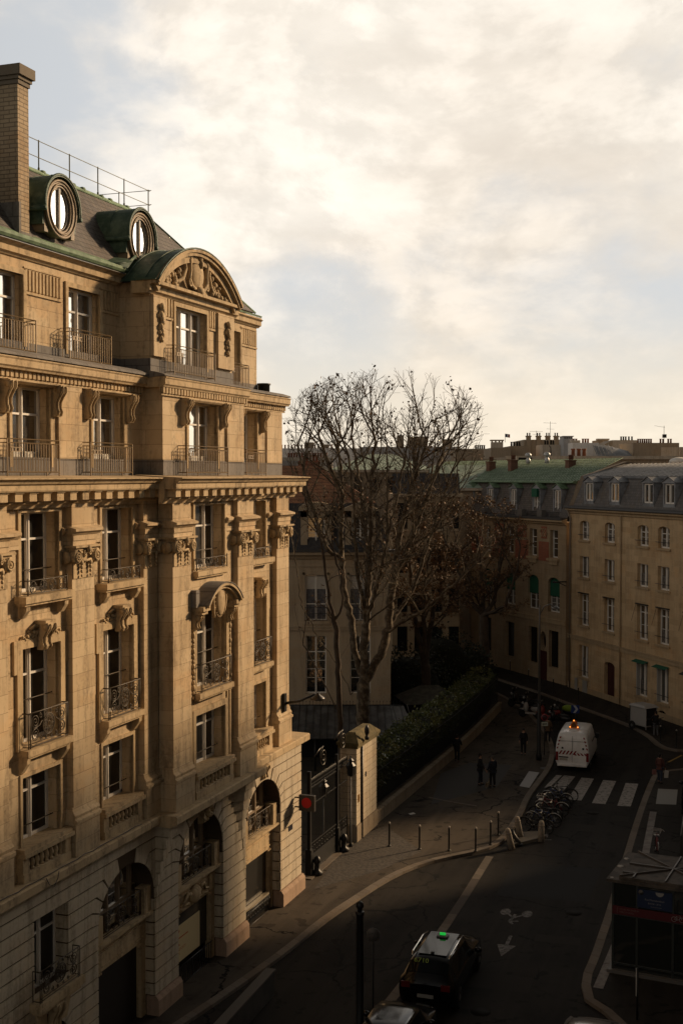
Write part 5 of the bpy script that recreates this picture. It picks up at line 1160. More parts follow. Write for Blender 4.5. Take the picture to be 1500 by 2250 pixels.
m = MB(); m.add([(-9, 0.2, 12.3), (3.0, 0.2, 12.3), (2.2, 1.5, 15.2), (-9, 1.5, 15.2), (3.0, 11, 12.3), (2.2, 10, 15.2)], [(0, 1, 2, 3), (1, 4, 5, 2)]); m.build('mansard_slope', mat('dark_slate', (0.035, 0.033, 0.036), 0.7, noise=(5, (0.06, 0.055, 0.055), 0.4, 0.6)), HM)
M_TILE = stone('clay_tiles', (0.17, 0.075, 0.04), (0.25, 0.115, 0.06), (0.07, 0.03, 0.02), 0.5, 0.22, 0.03, 0.7, stamt=0.6)
m = MB(); m.add([(-9, 1.5, 15.2), (2.2, 1.5, 15.2), (-1.6, 5.5, 17.6), (-9, 5.5, 17.6), (2.2, 10, 15.2)], [(0, 1, 2, 3), (1, 4, 2)]); m.build('roof', M_TILE, HM)
# ------------------------------------------------------------------ far things placed by pixel: point on that pixel's view line at distance Y
def AT(px, py, Y):
    cp_, sp_ = cos(radians(1.74)), sin(radians(1.74)); x = (px-750)/2700; v = -(py-1125)/2700
    r = (x, cp_+v*sp_, -sp_+v*cp_); k = Y/r[1]; return (r[0]*k, Y, 17+r[2]*k)
# ------------------------------------------------------------------ trees grown towards points in their crown
import numpy as np
M_BARK = mat('plane_bark', (0.070, 0.050, 0.031), 0.9, noise=(3.5, (0.17, 0.135, 0.09), 0.46, 0.60), bump=0.5)
M_BARK2 = mat('dark_bark', (0.045, 0.032, 0.022), 0.9, noise=(2.5, (0.075, 0.055, 0.038), 0.42, 0.62), bump=0.5)
M_LEAFB = mat('dead_leaf', (0.17, 0.095, 0.042), 0.8, noise=(0.9, (0.09, 0.052, 0.026), 0.38, 0.62))
def tree(name, label, group, limbs, crown, seed, natt, step=0.42, rt=0.008, leaves=400, leafmat=None, leaf=0.11, bark=None, trunk_r=None, twigs=True, low=0.0, dens=1.0, reach=4.5):
    rng = np.random.default_rng(seed); rnd = random.Random(seed)
    P = []; par = []
    def addn(p, q): P.append(np.array(p, float)); par.append(q); return len(P)-1
    ends = {}
    for li, (start, pts) in enumerate(limbs):
        prev = addn(pts[0], -1) if start is None else ends[start]
        ids = [prev]
        src = [P[prev]] + [np.array(p, float) for p in (pts[1:] if start is None else pts)]
        for a, b in zip(src, src[1:]):
            n = max(1, int(np.linalg.norm(b-a)/step))
            for k in range(1, n+1):
                q = a + (b-a)*k/n + rng.normal(0, 0.035, 3); prev = addn(q, prev); ids.append(prev)
        ends[li] = prev; ends[(li, 'mid')] = ids[len(ids)//2]; ends[(li, 'q')] = ids[max(1, len(ids)//4)]
        ends[(li, 't')] = ids[(3*len(ids))//4]
    cen = [np.array(c[0]) for c in crown]; rad_ = [np.array(c[1]) for c in crown]
    def inside(p, k=1.0): return any((((p-c)/(r*k))**2).sum() < 1 for c, r in zip(cen, rad_))
    def grow(i, d, L, lev):
        """a shoot of length L from node i, bending up a little, with side shoots"""
        st = (0.34, 0.28, 0.20, 0.15)[lev]; n = max(1, int(L/st)); nxt = rng.uniform(0.2, 0.5)*L*0.5; run = 0; sd_ = rng.uniform(0, 6.28)
        up = (0.045, 0.05, 0.04, 0.02)[lev]
        for k in range(n):
            d = d + rng.normal(0, 0.085, 3) + np.array([0, 0, up]); d /= np.linalg.norm(d); q = P[i] + d*st
            if not inside(q, 1.0 + 0.10*rng.random()): break
            i = addn(q, i); run += st
            if lev < 3 and run > nxt and k < n-1:
                gap = (0.46, 0.32, 0.24)[lev]*dens; nxt += gap*rng.uniform(0.6, 1.4); sd_ += 2.4 + rng.normal(0, 0.5)
                u = np.cross(d, [0.3, 0.2, 1.0]); u /= np.linalg.norm(u); v = np.cross(d, u); sp = rng.uniform(0.5, 0.95)
                dd = d + (u*math.cos(sd_) + v*math.sin(sd_))*sp; dd /= np.linalg.norm(dd)
                rest = L - run
                grow(i, dd, max(0.25, (0.62*rest + 0.25)*rng.uniform(0.6, 1.1)) if lev < 2 else rng.uniform(0.25, 0.6), lev+1)
        return i
    base_n = len(P)
    for li in range(len(limbs)):
        e_ = ends[li]; d = P[e_] - P[par[e_]]; grow(e_, d/np.linalg.norm(d), reach, 0)
        d2 = d/np.linalg.norm(d) + rng.normal(0, 0.35, 3); grow(e_, d2/np.linalg.norm(d2), reach*0.8, 0)
    ang = 0.0; acc = 0.0
    for i in range(1, base_n):
        if par[i] < 0 or not inside(P[i], 0.97) or P[i][2] < low: continue
        d = P[i] - P[par[i]]; l = np.linalg.norm(d)
        if l < 1e-6: continue
        acc += l
        if acc > 0.62*dens:
            acc = rng.uniform(-0.15, 0.15); ang += 2.4 + rng.normal(0, 0.4); d /= l; u = np.cross(d, [0.2, 1, 0.1]); u /= np.linalg.norm(u); v = np.cross(d, u)
            dd = d*0.9 + (u*math.cos(ang) + v*math.sin(ang))*rng.uniform(0.6, 1.1); dd /= np.linalg.norm(dd); grow(i, dd, reach*rng.uniform(0.5, 1.0), 0 if rng.random() < 0.5 else 1)
    kids = [[] for _ in P]
    for i, p in enumerate(par):
        if p >= 0: kids[p].append(i)
    tips = [i for i in range(len(P)) if not kids[i]]
    if False:
        for t_ in list(tips) + [i for i in range(len(P)) if len(kids[i]) == 1 and rnd.random() < 0.42 and P[i][2] > low]:
            d0 = P[t_] - P[par[t_]] if par[t_] >= 0 else np.array([0, 0, 1.0]); d0 = d0/(np.linalg.norm(d0)+1e-9)
            for _ in range(rnd.choice((2, 3, 3))):
                d = d0*0.8 + rng.normal(0, 0.42, 3) + np.array([0, 0, 0.34]); d /= np.linalg.norm(d); prev = t_
                for k in range(rnd.choice((2, 3))):
                    d = d + rng.normal(0, 0.25, 3); d /= np.linalg.norm(d); j = addn(P[prev]+d*step*0.62, prev); kids.append([]); kids[prev].append(j); prev = j
    n = len(P); order = sorted(range(n), key=lambda i: -i); R = [0.0]*n; NT_ = [0]*n
    EX = 2.55
    for i in order:
        NT_[i] = 1 if not kids[i] else sum(NT_[k] for k in kids[i])
    pw_ = math.log(trunk_r/rt)/math.log(NT_[0])
    R = [rt*q**pw_ for q in NT_]
    R[0] *= 1.35
    # chains
    mb = MB(); main = MB(); st = [(0, -1)]
    while st:
        i, p = st.pop(); ch = [p] if p >= 0 else []; ch.append(i)
        while kids[i]:
            k = max(kids[i], key=lambda q: R[q])
            for o in kids[i]:
                if o != k: st.append((o, i))
            i = k; ch.append(i)
        rr = [R[q] for q in ch]
        if p >= 0: rr[0] = min(rr[0], rr[1]*1.15)
        big = max(rr) > 0.09
        (main if big else mb).tube([P[q] for q in ch], rr, 8 if big else (5 if max(rr) > 0.03 else 3), cap=False)
    root = empty(name, tuple(P[0]), 0, label, 'tree', group)
    o = main.build('trunk', bark or M_BARK, root, recalc=False); o.location = tuple(-P[0])
    o = mb.build('branch', bark or M_BARK, root, recalc=False); o.location = tuple(-P[0]); o['kind'] = 'stuff'
    lf = MB(); tp = [i for i in range(n) if not kids[i]]
    for _ in range(leaves):
        c = P[rnd.choice(tp)] + rng.normal(0, 0.05, 3)
        for q in range(rnd.choice((1, 2, 3))):
            a = rng.normal(size=3); a /= np.linalg.norm(a); b = np.cross(a, rng.normal(size=3)); b /= np.linalg.norm(b)
            s_ = leaf*rnd.uniform(0.6, 1.3); cc = c + rng.normal(0, leaf*0.6, 3)
            lf.add([tuple(cc), tuple(cc+a*s_*0.5+b*s_*0.45), tuple(cc+a*s_), tuple(cc+a*s_*0.5-b*s_*0.45)], [(0, 1, 2, 3)])
    if leaves:
        o = lf.build('leaves', leafmat or M_LEAFB, root, recalc=False); o.location = tuple(-P[0])
    return root
def TP(pl, Y0): return [AT(x, y, Y0+dy)[:3] for x, y, dy in pl]
b0 = (1.2, 66.5, 0.0)
limbs = [(None, [b0, (1.15, 66.4, 3.0), AT(797, 1505, 66.3)]),
    (0, TP([(835, 1440, 0.3), (852, 1380, .8), (862, 1280, 1.2), (880, 1160, 1.5), (905, 1050, 1.8)], 66.3)),          # 1 right centre
    (0, TP([(800, 1430, -.2), (806, 1330, -.6), (812, 1200, -1), (815, 1080, -1), (822, 960, -.8)], 66.3)),            # 2 centre
    (0, TP([(778, 1430, 0), (770, 1350, .3), (752, 1290, .6), (748, 1180, 1), (752, 1060, 1.3), (738, 960, 1.5)], 66.3)),  # 3 left centre
    ((1, 'q'), TP([(905, 1300, 2), (945, 1180, 2.4), (985, 1060, 2.6), (1010, 980, 2.8)], 66.3)),                      # 4 right
    ((2, 'q'), TP([(838, 1250, -1.6), (862, 1130, -2.2), (890, 1010, -2.4)], 66.3)),                                   # 5
    ((2, 'q'), TP([(782, 1240, -1.4), (778, 1120, -2), (768, 1000, -2.2)], 66.3)),                                     # 6
    ((3, 'mid'), TP([(722, 1210, .2), (690, 1150, 0), (655, 1100, -.3)], 66.3)),                                       # 7 left arm
    ((1, 'mid'), TP([(905, 1180, 0.2), (950, 1060, 0), (985, 960, 0)], 66.3)),                                         # 8
    ((0), TP([(772, 1525, .6), (745, 1465, 1), (700, 1405, 1.3), (664, 1330, 1.5), (650, 1230, 1.6)], 66.3)),          # 9 low left limb
    ((1, 'q'), TP([(930, 1340, -1), (1010, 1270, -1.6), (1060, 1200, -1.8)], 66.3)),                                   # 10 low right
    ((3, 't'), TP([(715, 1000, 0), (690, 930, 0)], 66.3)),
    ((2, 'mid'), TP([(790, 1060, 1.4), (775, 960, 2.0), (768, 880, 2.2)], 66.3)),
    ((5, 'mid'), TP([(850, 1000, -2.8), (842, 920, -3.0), (836, 870, -3)], 66.3)),
    ((1, 't'), TP([(925, 1010, 1), (945, 930, .8), (955, 880, .6)], 66.3)),
    ((4, 'mid'), TP([(1000, 1090, 3), (1035, 1020, 3.2), (1045, 970, 3.2)], 66.3)),
    ((8, 'q'), TP([(940, 1130, -1.2), (1000, 1080, -2), (1050, 1040, -2.2)], 66.3)),
    ((7, 'mid'), TP([(672, 1060, .4), (655, 990, .6), (650, 940, .6)], 66.3)),
    ((6, 'mid'), TP([(735, 1060, -2.6), (712, 1000, -2.8), (700, 950, -2.8)], 66.3))]
crown = [(AT(845, 935, 66.5), (5.3, 3.6, 3.0), 0.35, 10), (AT(745, 930, 66.0), (2.8, 3.0, 2.3), 0.3, 5), (AT(970, 960, 67.5), (2.4, 2.8, 2.5), 0.3, 4.5), (AT(690, 1010, 66.3), (1.6, 2.4, 2.6), 0.3, 2.2), (AT(1010, 1050, 68.5), (1.6, 2.2, 1.9), 0.4, 1.5),
         (AT(840, 1120, 67), (4.4, 3.2, 3.2), 0.3, 5.0), (AT(670, 1180, 67.5), (0.9, 1.2, 2.4), 0.3, 0.8), (AT(980, 1200, 65.5), (2.9, 2.0, 2.4), 0.3, 2.2), (AT(860, 1280, 66), (2.6, 2.2, 2.6), 0.4, 1.4)]
tree('plane_tree', 'tall bare tree with fanned upright limbs and a few dead leaves behind the gate pillar', 'trees in the garden', limbs, crown, 11, 14000, step=0.27, rt=0.0075, leaves=800, leaf=0.15, trunk_r=0.36, low=9.0, dens=0.86, reach=5.4)
g2 = [(None, [(5.6, 80, 0), (5.5, 80, 4.5)]), (0, TP([(905, 1330, 0), (900, 1230, .5), (915, 1150, .5)], 80)), (0, TP([(950, 1330, 0), (985, 1230, .5), (1010, 1160, 0)], 80)), (0, TP([(930, 1300, -1), (945, 1200, -1.5), (950, 1130, -1.5)], 80))]
tree('plane_tree', 'smaller tree with clinging brown leaves in the middle of the garden', 'trees in the garden', g2, [(AT(945, 1240, 80), (4.0, 3.2, 4.4), 0.25, 5), (AT(900, 1350, 80), (2.6, 2.4, 2.2), 0.3, 2)], 5, 1500, step=0.45, rt=0.010, leaves=3400, leaf=0.15, bark=M_BARK2, trunk_r=0.3, dens=1.1, reach=4.0)
g3 = [(None, [(11.2, 95, 0), (11.1, 95, 4.0), (11.0, 95, 6.0)]), (0, TP([(1040, 1330, 0), (1000, 1240, 0), (975, 1180, 0)], 95)), (0, TP([(1085, 1320, 0), (1100, 1220, 0), (1110, 1150, 0)], 95)), (0, TP([(1110, 1330, -2), (1135, 1250, -2), (1145, 1190, -2)], 95)), (0, TP([(1060, 1300, 1), (1050, 1200, 1), (1045, 1140, 1)], 95))]
tree('plane_tree', 'leafy brown tree at the far corner of the garden beside the street', 'trees in the garden', g3, [(AT(1050, 1230, 95), (5.0, 3.6, 4.8), 0.25, 5), (AT(995, 1350, 93), (3.6, 2.6, 3.6), 0.3, 2)], 6, 2000, step=0.5, rt=0.011, leaves=3000, leaf=0.15, bark=M_BARK2, trunk_r=0.36, dens=1.2, reach=4.5)
g4 = [(None, [(0.05, 62, 0), (-0.05, 62, 4.0), AT(742, 1440, 62), AT(735, 1365, 62)]), (0, TP([(722, 1300, 0), (712, 1230, 0), (700, 1170, 0)], 62)), (0, TP([(752, 1330, 0), (748, 1260, .3), (730, 1200, .3)], 62)), ((0, 'mid'), TP([(700, 1480, .3), (660, 1400, .6), (645, 1330, .6)], 62)), ((0, 't'), TP([(772, 1400, .3), (800, 1340, .4)], 62))]
tree('pollarded_tree', 'thin pollarded tree with knobbly stubs close to the gate', 'trees in the garden', g4, [(AT(690, 1230, 62), (1.5, 1.4, 3.2), 0.3, 3), (AT(660, 1400, 62), (0.7, 0.8, 1.8), 0.3, 1)], 9, 170, step=0.40, rt=0.009, leaves=90, bark=M_BARK2, trunk_r=0.15, dens=1.6, reach=2.2)
# ------------------------------------------------------------------ garden: soil, low wall, railings, hedge
GW = [(1.73, 59.0), (3.58, 64.01), (6.8, 72.99), (8.84, 79.1), (11.4, 87.49)]
surface('garden', [(-30, 57.0), (0.2, 57.2)] + offset(GW, -0.3) + [(10.0, 100), (-30, 100)], 0.13, mat('garden_soil', (0.028, 0.022, 0.014), 0.95, noise=(0.6, (0.045, 0.036, 0.02), 0.4, 0.6), bump=0.6, bscale=12))
M_GWALL = stone('garden_wall_stone', (0.25, 0.20, 0.14), (0.34, 0.27, 0.19), (0.10, 0.08, 0.055), 0.9, 0.9, 0.012, 0.7, stamt=0.7)
gw = empty('garden_wall', (GW[0][0], GW[0][1], 0), 0, 'low weathered stone wall below the hedge along the pavement', 'wall')
def ribbon(mb, path, w0, w1, z0, z1):
    a, b = offset(path, w0), offset(path, w1)
    for i in range(len(path)-1):
        p, q, r_, s_ = a[i], a[i+1], b[i+1], b[i]
        mb.add([(*p, z0), (*q, z0), (*r_, z0), (*s_, z0), (*p, z1), (*q, z1), (*r_, z1), (*s_, z1)], [(0,3,2,1),(4,5,6,7),(0,1,5,4),(1,2,6,5),(2,3,7,6),(3,0,4,7)])
def at0(o, p): o.location = (-p[0], -p[1], 0); return o
m = MB(); ribbon(m, GW, -0.42, 0.0, 0.0, 0.66); at0(m.build('wall', M_GWALL, gw), GW[0]); m = MB(); ribbon(m, GW, -0.46, 0.05, 0.66, 0.74); at0(m.build('coping', M_GWALL, gw), GW[0])
fe = empty('iron_fence', (GW[0][0], GW[0][1], 0), 0, 'black iron railings on the low wall in front of the hedge', 'fence')
fp_ = offset(GW, -0.22); m = MB(); L_ = 0
for a, b in zip(fp_, fp_[1:]):
    a, b = Vector(a), Vector(b); n = int((b-a).length/0.15)
    for k in range(n):
        p = a + (b-a)*k/n; m.tube([(p.x, p.y, 0.72), (p.x, p.y, 2.75)], 0.012, 4, smooth=False, cap=False)
at0(m.build('bars', M_BLACK, fe), GW[0])
for z in (0.9, 2.5):
    m = MB(); m.tube([(p[0], p[1], z) for p in fp_], 0.025, 4, smooth=False); at0(m.build('rail', M_BLACK, fe), GW[0])
def leafy(mb, rnd, pfun, n, size, up=0.5):
    for _ in range(n):
        c, nr = pfun(rnd); a = Vector((rnd.gauss(0, 1), rnd.gauss(0, 1), rnd.gauss(0, 1))) + nr*up; a.normalize()
        b = a.cross(Vector((rnd.gauss(0, 1), rnd.gauss(0, 1), rnd.gauss(0, 1)))).normalized(); s_ = size*rnd.uniform(0.6, 1.4)
        mb.add([c, c+a*s_*0.5+b*s_*0.3, c+a*s_, c+a*s_*0.5-b*s_*0.3], [(0, 1, 2, 3)])
M_HLEAF = mat('laurel_leaf', (0.065, 0.085, 0.022), 0.38, noise=(0.8, (0.13, 0.13, 0.035), 0.42, 0.62), spec=0.5)
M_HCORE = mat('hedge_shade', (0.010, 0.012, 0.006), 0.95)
hg = empty('hedge', (GW[0][0], GW[0][1], 0), 0, 'tall glossy evergreen hedge behind the iron railings', 'hedge')
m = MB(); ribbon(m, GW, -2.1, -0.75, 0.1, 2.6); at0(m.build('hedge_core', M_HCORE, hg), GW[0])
segs = [(Vector(a), Vector(b)) for a, b in zip(GW, GW[1:])]; tot = sum((b-a).length for a, b in segs)
def hp(rnd):
    s_ = tot*rnd.random()**1.15
    for a, b in segs:
        l = (b-a).length
        if s_ <= l: break
        s_ -= l
    s_ = min(s_, l); t_ = (b-a)/l; n_ = Vector((t_.y, -t_.x)); p = a + t_*s_
    bump_ = 0.22*sin(p.y*1.9) + 0.16*sin(p.y*4.3+1) + 0.1*sin(p.y*9)
    q = rnd.random()
    if q < 0.5: th = rnd.uniform(0, pi); off = -1.35 + 0.85*cos(th); z = 2.45 + (0.55+bump_)*sin(th) + rnd.gauss(0, 0.07); nr = Vector((n_.x*cos(th), n_.y*cos(th), sin(th)))
    else: z = rnd.uniform(1.5, 2.8); off = -0.52 + 0.12*bump_*2 + rnd.gauss(0, 0.08); nr = Vector((n_.x, n_.y, 0.3))
    return Vector((p.x + n_.x*off, p.y + n_.y*off, z)), nr
m = MB(); leafy(m, random.Random(4), hp, 17000, 0.14); at0(m.build('leaves', M_HLEAF, hg, recalc=False), GW[0])
def shrub(loc, r, h, n, label, seed, mt=None):
    e = empty('shrub', loc, 0, label, 'shrub', 'shrubs in the garden'); rr_ = random.Random(seed); m = MB()
    def f(rnd):
        th, ph = rnd.uniform(0, 2*pi), math.acos(rnd.uniform(-0.3, 1)); k = 0.75+0.3*rnd.random()+0.15*sin(3*th+seed)
        d = Vector((sin(ph)*cos(th), sin(ph)*sin(th), cos(ph))); return Vector((d.x*r*k, d.y*r*k, h*0.5+d.z*h*0.5*k)), d
    leafy(m, rr_, f, n, 0.2); m.build('leaves', mt or M_HLEAF, e, recalc=False)
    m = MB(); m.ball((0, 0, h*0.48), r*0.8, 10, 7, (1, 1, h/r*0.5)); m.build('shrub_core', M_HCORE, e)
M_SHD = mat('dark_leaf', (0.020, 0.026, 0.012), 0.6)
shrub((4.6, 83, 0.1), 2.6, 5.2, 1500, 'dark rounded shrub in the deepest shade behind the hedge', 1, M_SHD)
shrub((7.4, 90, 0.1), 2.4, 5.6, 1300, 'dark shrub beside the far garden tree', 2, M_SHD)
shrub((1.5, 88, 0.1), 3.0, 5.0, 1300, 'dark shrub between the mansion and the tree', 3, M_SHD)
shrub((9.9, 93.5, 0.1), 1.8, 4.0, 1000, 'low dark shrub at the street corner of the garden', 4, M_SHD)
# ------------------------------------------------------------------ gate pillar, gate, lanterns
PO = Vector((0.69, 56.0, 0.1)); PR_ = pi/2 - TH
pil = tag(empty('gate_pillar', PO, PR_), 'rusticated stone gate pillar with a mossy pitched cap', 'pillar')
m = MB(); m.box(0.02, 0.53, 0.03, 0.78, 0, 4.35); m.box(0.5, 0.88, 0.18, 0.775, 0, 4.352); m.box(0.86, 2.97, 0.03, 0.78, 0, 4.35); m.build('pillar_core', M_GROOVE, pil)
m = MB()
for k in range(12):
    z0, z1 = 0.78+k*0.297+0.012, 0.78+(k+1)*0.297-0.012
    m.box(0.0, 0.55, 0.0, 0.80, z0, z1); m.box(0.85, 3.0, 0.0, 0.80, z0, z1)
m.build('rusticated_masonry', M_RUST, pil)
m = MB(); m.box(-0.05, 0.58, -0.05, 0.85, 0, 0.77); m.box(0.82, 3.05, -0.05, 0.85, 0, 0.77); m.build('plinth', M_GWALL, pil)
M_MOSS = mat('mossy_stone', (0.15, 0.115, 0.05), 0.95, noise=(2.5, (0.085, 0.07, 0.03), 0.4, 0.6), bump=0.8, bscale=9)
m = MB(); m.box(-0.08, 3.08, -0.08, 0.88, 4.34, 4.48); m.box(-0.14, 3.14, -0.14, 0.94, 4.48, 4.60); m.add([(-0.14, -0.14, 4.60), (3.14, -0.14, 4.60), (3.14, 0.94, 4.60), (-0.14, 0.94, 4.60), (0.5, 0.22, 4.98), (2.6, 0.22, 4.98), (2.6, 0.56, 4.98), (0.5, 0.56, 4.98)], [(0,1,5,4),(1,2,6,5),(2,3,7,6),(3,0,4,7),(4,5,6,7)]); m.build('pillar_cap', M_MOSS, pil)
m = MB(); m.box(0.18, 0.42, -0.012, 0, 1.8, 2.15); m.build('plaque', mat('brass_plaque', (0.25, 0.13, 0.03), 0.4, 0.5), pil)
m = MB(); m.box(1.25, 1.42, -0.012, 0, 2.75, 2.98); m.build('number_plate', mat('enamel_dark', (0.02, 0.02, 0.03), 0.4), pil)
m = MB(); m.lathe([(0.09, 4.62), (0.11, 4.75), (0.05, 4.8), (0.11, 4.95), (0.11, 5.15), (0.04, 5.3), (0.001, 5.32)], (0.75, -0.25, 0), 10); m.tube([(0.72, -0.02, 0), (0.72, -0.02, 4.4)], 0.06, 6); m.build('finial', M_BLACK, pil)
GT = tag(empty('iron_gate', (-1.45, 51.0, 0.1), PR_), 'tall black wrought iron gate with spear tops between the building corner and the stone pillar', 'gate')
GL = 5.15
def gbar(m, x, z0, z1, r=0.013): m.tube([(x, 0, z0), (x, 0, z1)], r, 4, smooth=False, cap=False)
for (a, b) in ((0.45, 2.0), (2.0, 3.6), (3.85, 5.1)):
    m = MB(); n = int((b-a)/0.125)
    for k in range(n+1):
        x = a+(b-a)*k/n; gbar(m, x, 0.12, 3.55); m.lathe([(0.012, 3.55), (0.03, 3.62), (0.001, 3.80)], (x, 0, 0), 4)
        if k % 1 == 0: gbar(m, x+0.06, 0.75, 1.25, 0.01)
    for z in (0.12, 0.75, 1.22, 2.75, 3.42, 3.56): m.box(a, b, -0.02, 0.02, z-0.02, z+0.02)
    m.box(a, b, -0.012, 0.012, 0.12, 0.75)
    for k in range(int((b-a)/0.3)): ring(m, (a+0.15+k*0.3, 0.98), 0.11, 0, 0.012, 12); ring(m, (a+0.15+k*0.3, 3.49), 0.05, 0, 0.01, 8)
    m.build('gate_leaf', M_BLACK, GT)
for x in (0.30, 3.72):
    m = MB(); m.box(x-0.13, x+0.13, -0.13, 0.13, 0, 1.05); m.box(x-0.07, x+0.07, -0.07, 0.07, 1.05, 4.1); m.build('gate_post', M_BLACK, GT)
    m = MB(); m.lathe([(0.24, 0), (0.26, 0.12), (0.12, 0.2), (0.10, 0.42), (0.18, 0.55), (0.10, 0.72), (0.001, 0.76)], (x+0.25, -0.25, 0), 12); m.build('wheel_guard', M_BLACK, GT)
m = MB(); m.box(-0.2, 5.2, -0.28, 0.28, 0, 0.05); m.build('threshold', M_GRAN, GT); GT.scale = (1, 1, 1.08)
m = MB()
for cx, cz_, r_ in ((2.0, 4.35, 0.42), (4.55, 4.55, 0.42)):
    spiral(m, (cx, cz_), r_, 2.1, 0, 0.028, 40, 1); m.tube([(cx, 0, cz_+r_), (cx-0.5, 0, cz_+r_-0.03), (cx-1.1, 0, cz_+0.2)], 0.026, 5)
    m.flush('scroll', mat('worn_iron', (0.05, 0.042, 0.032), 0.4, 0.5), GT)
M_LGLASS = mat('lantern_glass', (0.30, 0.25, 0.17), 0.25)
def lantern(parent, x, y, z):
    m = MB(); m.lathe([(0.05, -0.02), (0.13, 0.0), (0.20, 0.42), (0.24, 0.44), (0.24, 0.47), (0.10, 0.62), (0.10, 0.68), (0.15, 0.70), (0.05, 0.80), (0.02, 0.92), (0.001, 0.92)], (x, y, z), 6, smooth=False)
    m.build('lantern_cap', M_BLACK, parent)
    m = MB(); m.lathe([(0.125, 0.03), (0.197, 0.41)], (x, y, z), 6, smooth=False); o = m.build('lantern_glass', M_LGLASS, parent); o.scale = (1.0, 1, 1)
    m = MB(); 
    for k in range(6): a = 2*pi*k/6; m.tube([(x+0.13*cos(a), y+0.13*sin(a), z+0.02), (x+0.20*cos(a), y+0.20*sin(a), z+0.42)], 0.012, 4)
    m.build('lantern_frame', M_BLACK, parent)
for (p, zz, lab) in (((-0.78, 53.2), 2.95, 'six-sided iron lantern on a thin pole in the middle of the gate'), ((0.42, 55.35), 3.35, 'six-sided iron lantern on a pole beside the stone pillar')):
    e = empty('lantern_post', (p[0], p[1], 0.1), 0, lab, 'lantern', 'lanterns at the gate')
    m = MB(); m.lathe([(0.10, 0), (0.10, 0.1), (0.04, 0.2), (0.03, zz-0.1)], (0, 0, 0), 8); m.build('pole', M_BLACK, e); lantern(e, 0, 0, zz-0.1)
# ------------------------------------------------------------------ glass canopy and dark outbuilding in the garden
gc = empty('glass_canopy', (0, 72, 0), 0, 'low iron and glass canopy with a spiked crest in front of the mansion', 'canopy')
m = MB(); m.add([(-4.6, -2.6, 2.0), (4.35, -2.6, 2.0), (3.7, 1.2, 3.2), (-4.6, 1.2, 3.2)], [(0, 1, 2, 3)]); m.build('glass_roof', mat('frosted_glass', (0.10, 0.10, 0.10), 0.35, noise=(1.5, (0.045, 0.045, 0.044), 0.4, 0.6)), gc)
m = MB()
for k in range(22): x = -4.6+k*0.42; m.tube([(x, -2.62, 2.03), (x-0.3 if x > 3 else x, 1.2, 3.23)], 0.02, 4)
m.tube([(-4.6, -2.62, 2.0), (4.35, -2.62, 2.0)], 0.05, 4); m.build('glazing_bars', M_BLACK, gc)
m = MB(); m.tube([(-4.6, 1.2, 3.22), (3.7, 1.2, 3.22)], 0.03, 4)
for k in range(42): x = -4.5+k*0.2; m.tube([(x, 1.2, 3.2), (x, 1.2, 3.42)], 0.012, 3); m.ball((x, 1.2, 3.44), 0.03, 5, 4)
m.build('crest', M_BLACK, gc)
m = MB()
for x in (-4.4, -1.5, 1.4, 4.2): m.tube([(x, -2.5, 0.1), (x, -2.5, 2.0)], 0.05, 6); m.flush('post', M_BLACK, gc)
m = MB(); m.box(-4.5, 3.6, 0.9, 1.1, 0.1, 3.0); m.build('back_wall', M_DARK, gc)
pv = empty('garden_pavilion', (5.6, 78.5, 0), 0.2, 'small dark garden pavilion with a mossy roof hidden behind the hedge', 'shed')
m = MB(); m.box(-1.6, 1.6, -1.4, 1.4, 0.1, 2.6); m.build('wall', M_DARK, pv); m = MB(); m.add([(-1.9, -1.7, 2.6), (1.9, -1.7, 2.6), (1.9, 1.7, 2.6), (-1.9, 1.7, 2.6), (-0.6, 0, 3.5), (0.6, 0, 3.5)], [(0,1,5,4),(1,2,5),(2,3,4,5),(3,0,4)]); m.build('roof', mat('mossy_tiles', (0.03, 0.028, 0.02), 0.9, noise=(3, (0.06, 0.055, 0.04), 0.4, 0.6), bump=0.8, bscale=8), pv)
# ------------------------------------------------------------------ buildings behind
def far_block(name, label, x0, x1, ytop, Y, depth, m_, zb=0.0, group=None, cat='building', rz=0):
    a, b = AT(x0, ytop, Y), AT(x1, ytop, Y); e = empty(name, (a[0], Y, 0), rz, label, cat, group)
    q = MB(); q.box(0, b[0]-a[0], 0, depth, zb, a[2]); q.build('wall', m_, e); return e, b[0]-a[0], a[2]
def pots(e, xs, y, z, m_=None, s_=1.0):
    for x in xs:
        q = MB(); q.lathe([(0.13*s_, 0), (0.11*s_, 0.45*s_), (0.15*s_, 0.47*s_), (0.15*s_, 0.55*s_), (0.001, 0.55*s_)], (x, y, z), 8); q.build('chimney_pot', m_ or M_POT, e)
def antenna(e, x, y, z, h, n=5):
    q = MB(); q.tube([(x, y, z), (x, y, z+h)], 0.03, 4); q.tube([(x-0.9, y, z+h*0.93), (x+0.8, y, z+h*0.90)], 0.02, 4)
    for k in range(n): q.tube([(x-0.8+k*0.35, y-0.3, z+h*0.92), (x-0.8+k*0.35, y+0.3, z+h*0.92)], 0.012, 3)
    q.tube([(x-0.5, y, z+h*0.6), (x+0.5, y, z+h*0.58)], 0.018, 4); q.build('antenna', M_BLACK, e)
M_POT = mat('terracotta', (0.22, 0.085, 0.045), 0.8)
M_TAU = stone('taupe_render', (0.27, 0.215, 0.155), (0.33, 0.27, 0.20), (0.12, 0.09, 0.07), 4, 9, 0.004, 0.3, stamt=0.4)
M_TAUL = stone('pale_render', (0.42, 0.36, 0.29), (0.50, 0.44, 0.36), (0.2, 0.16, 0.12), 4, 9, 0.004, 0.3, stamt=0.4)
M_WHT = stone('white_render', (0.74, 0.70, 0.66), (0.80, 0.77, 0.73), (0.3, 0.27, 0.24), 5, 9, 0.004, 0.2, stamt=0.25)
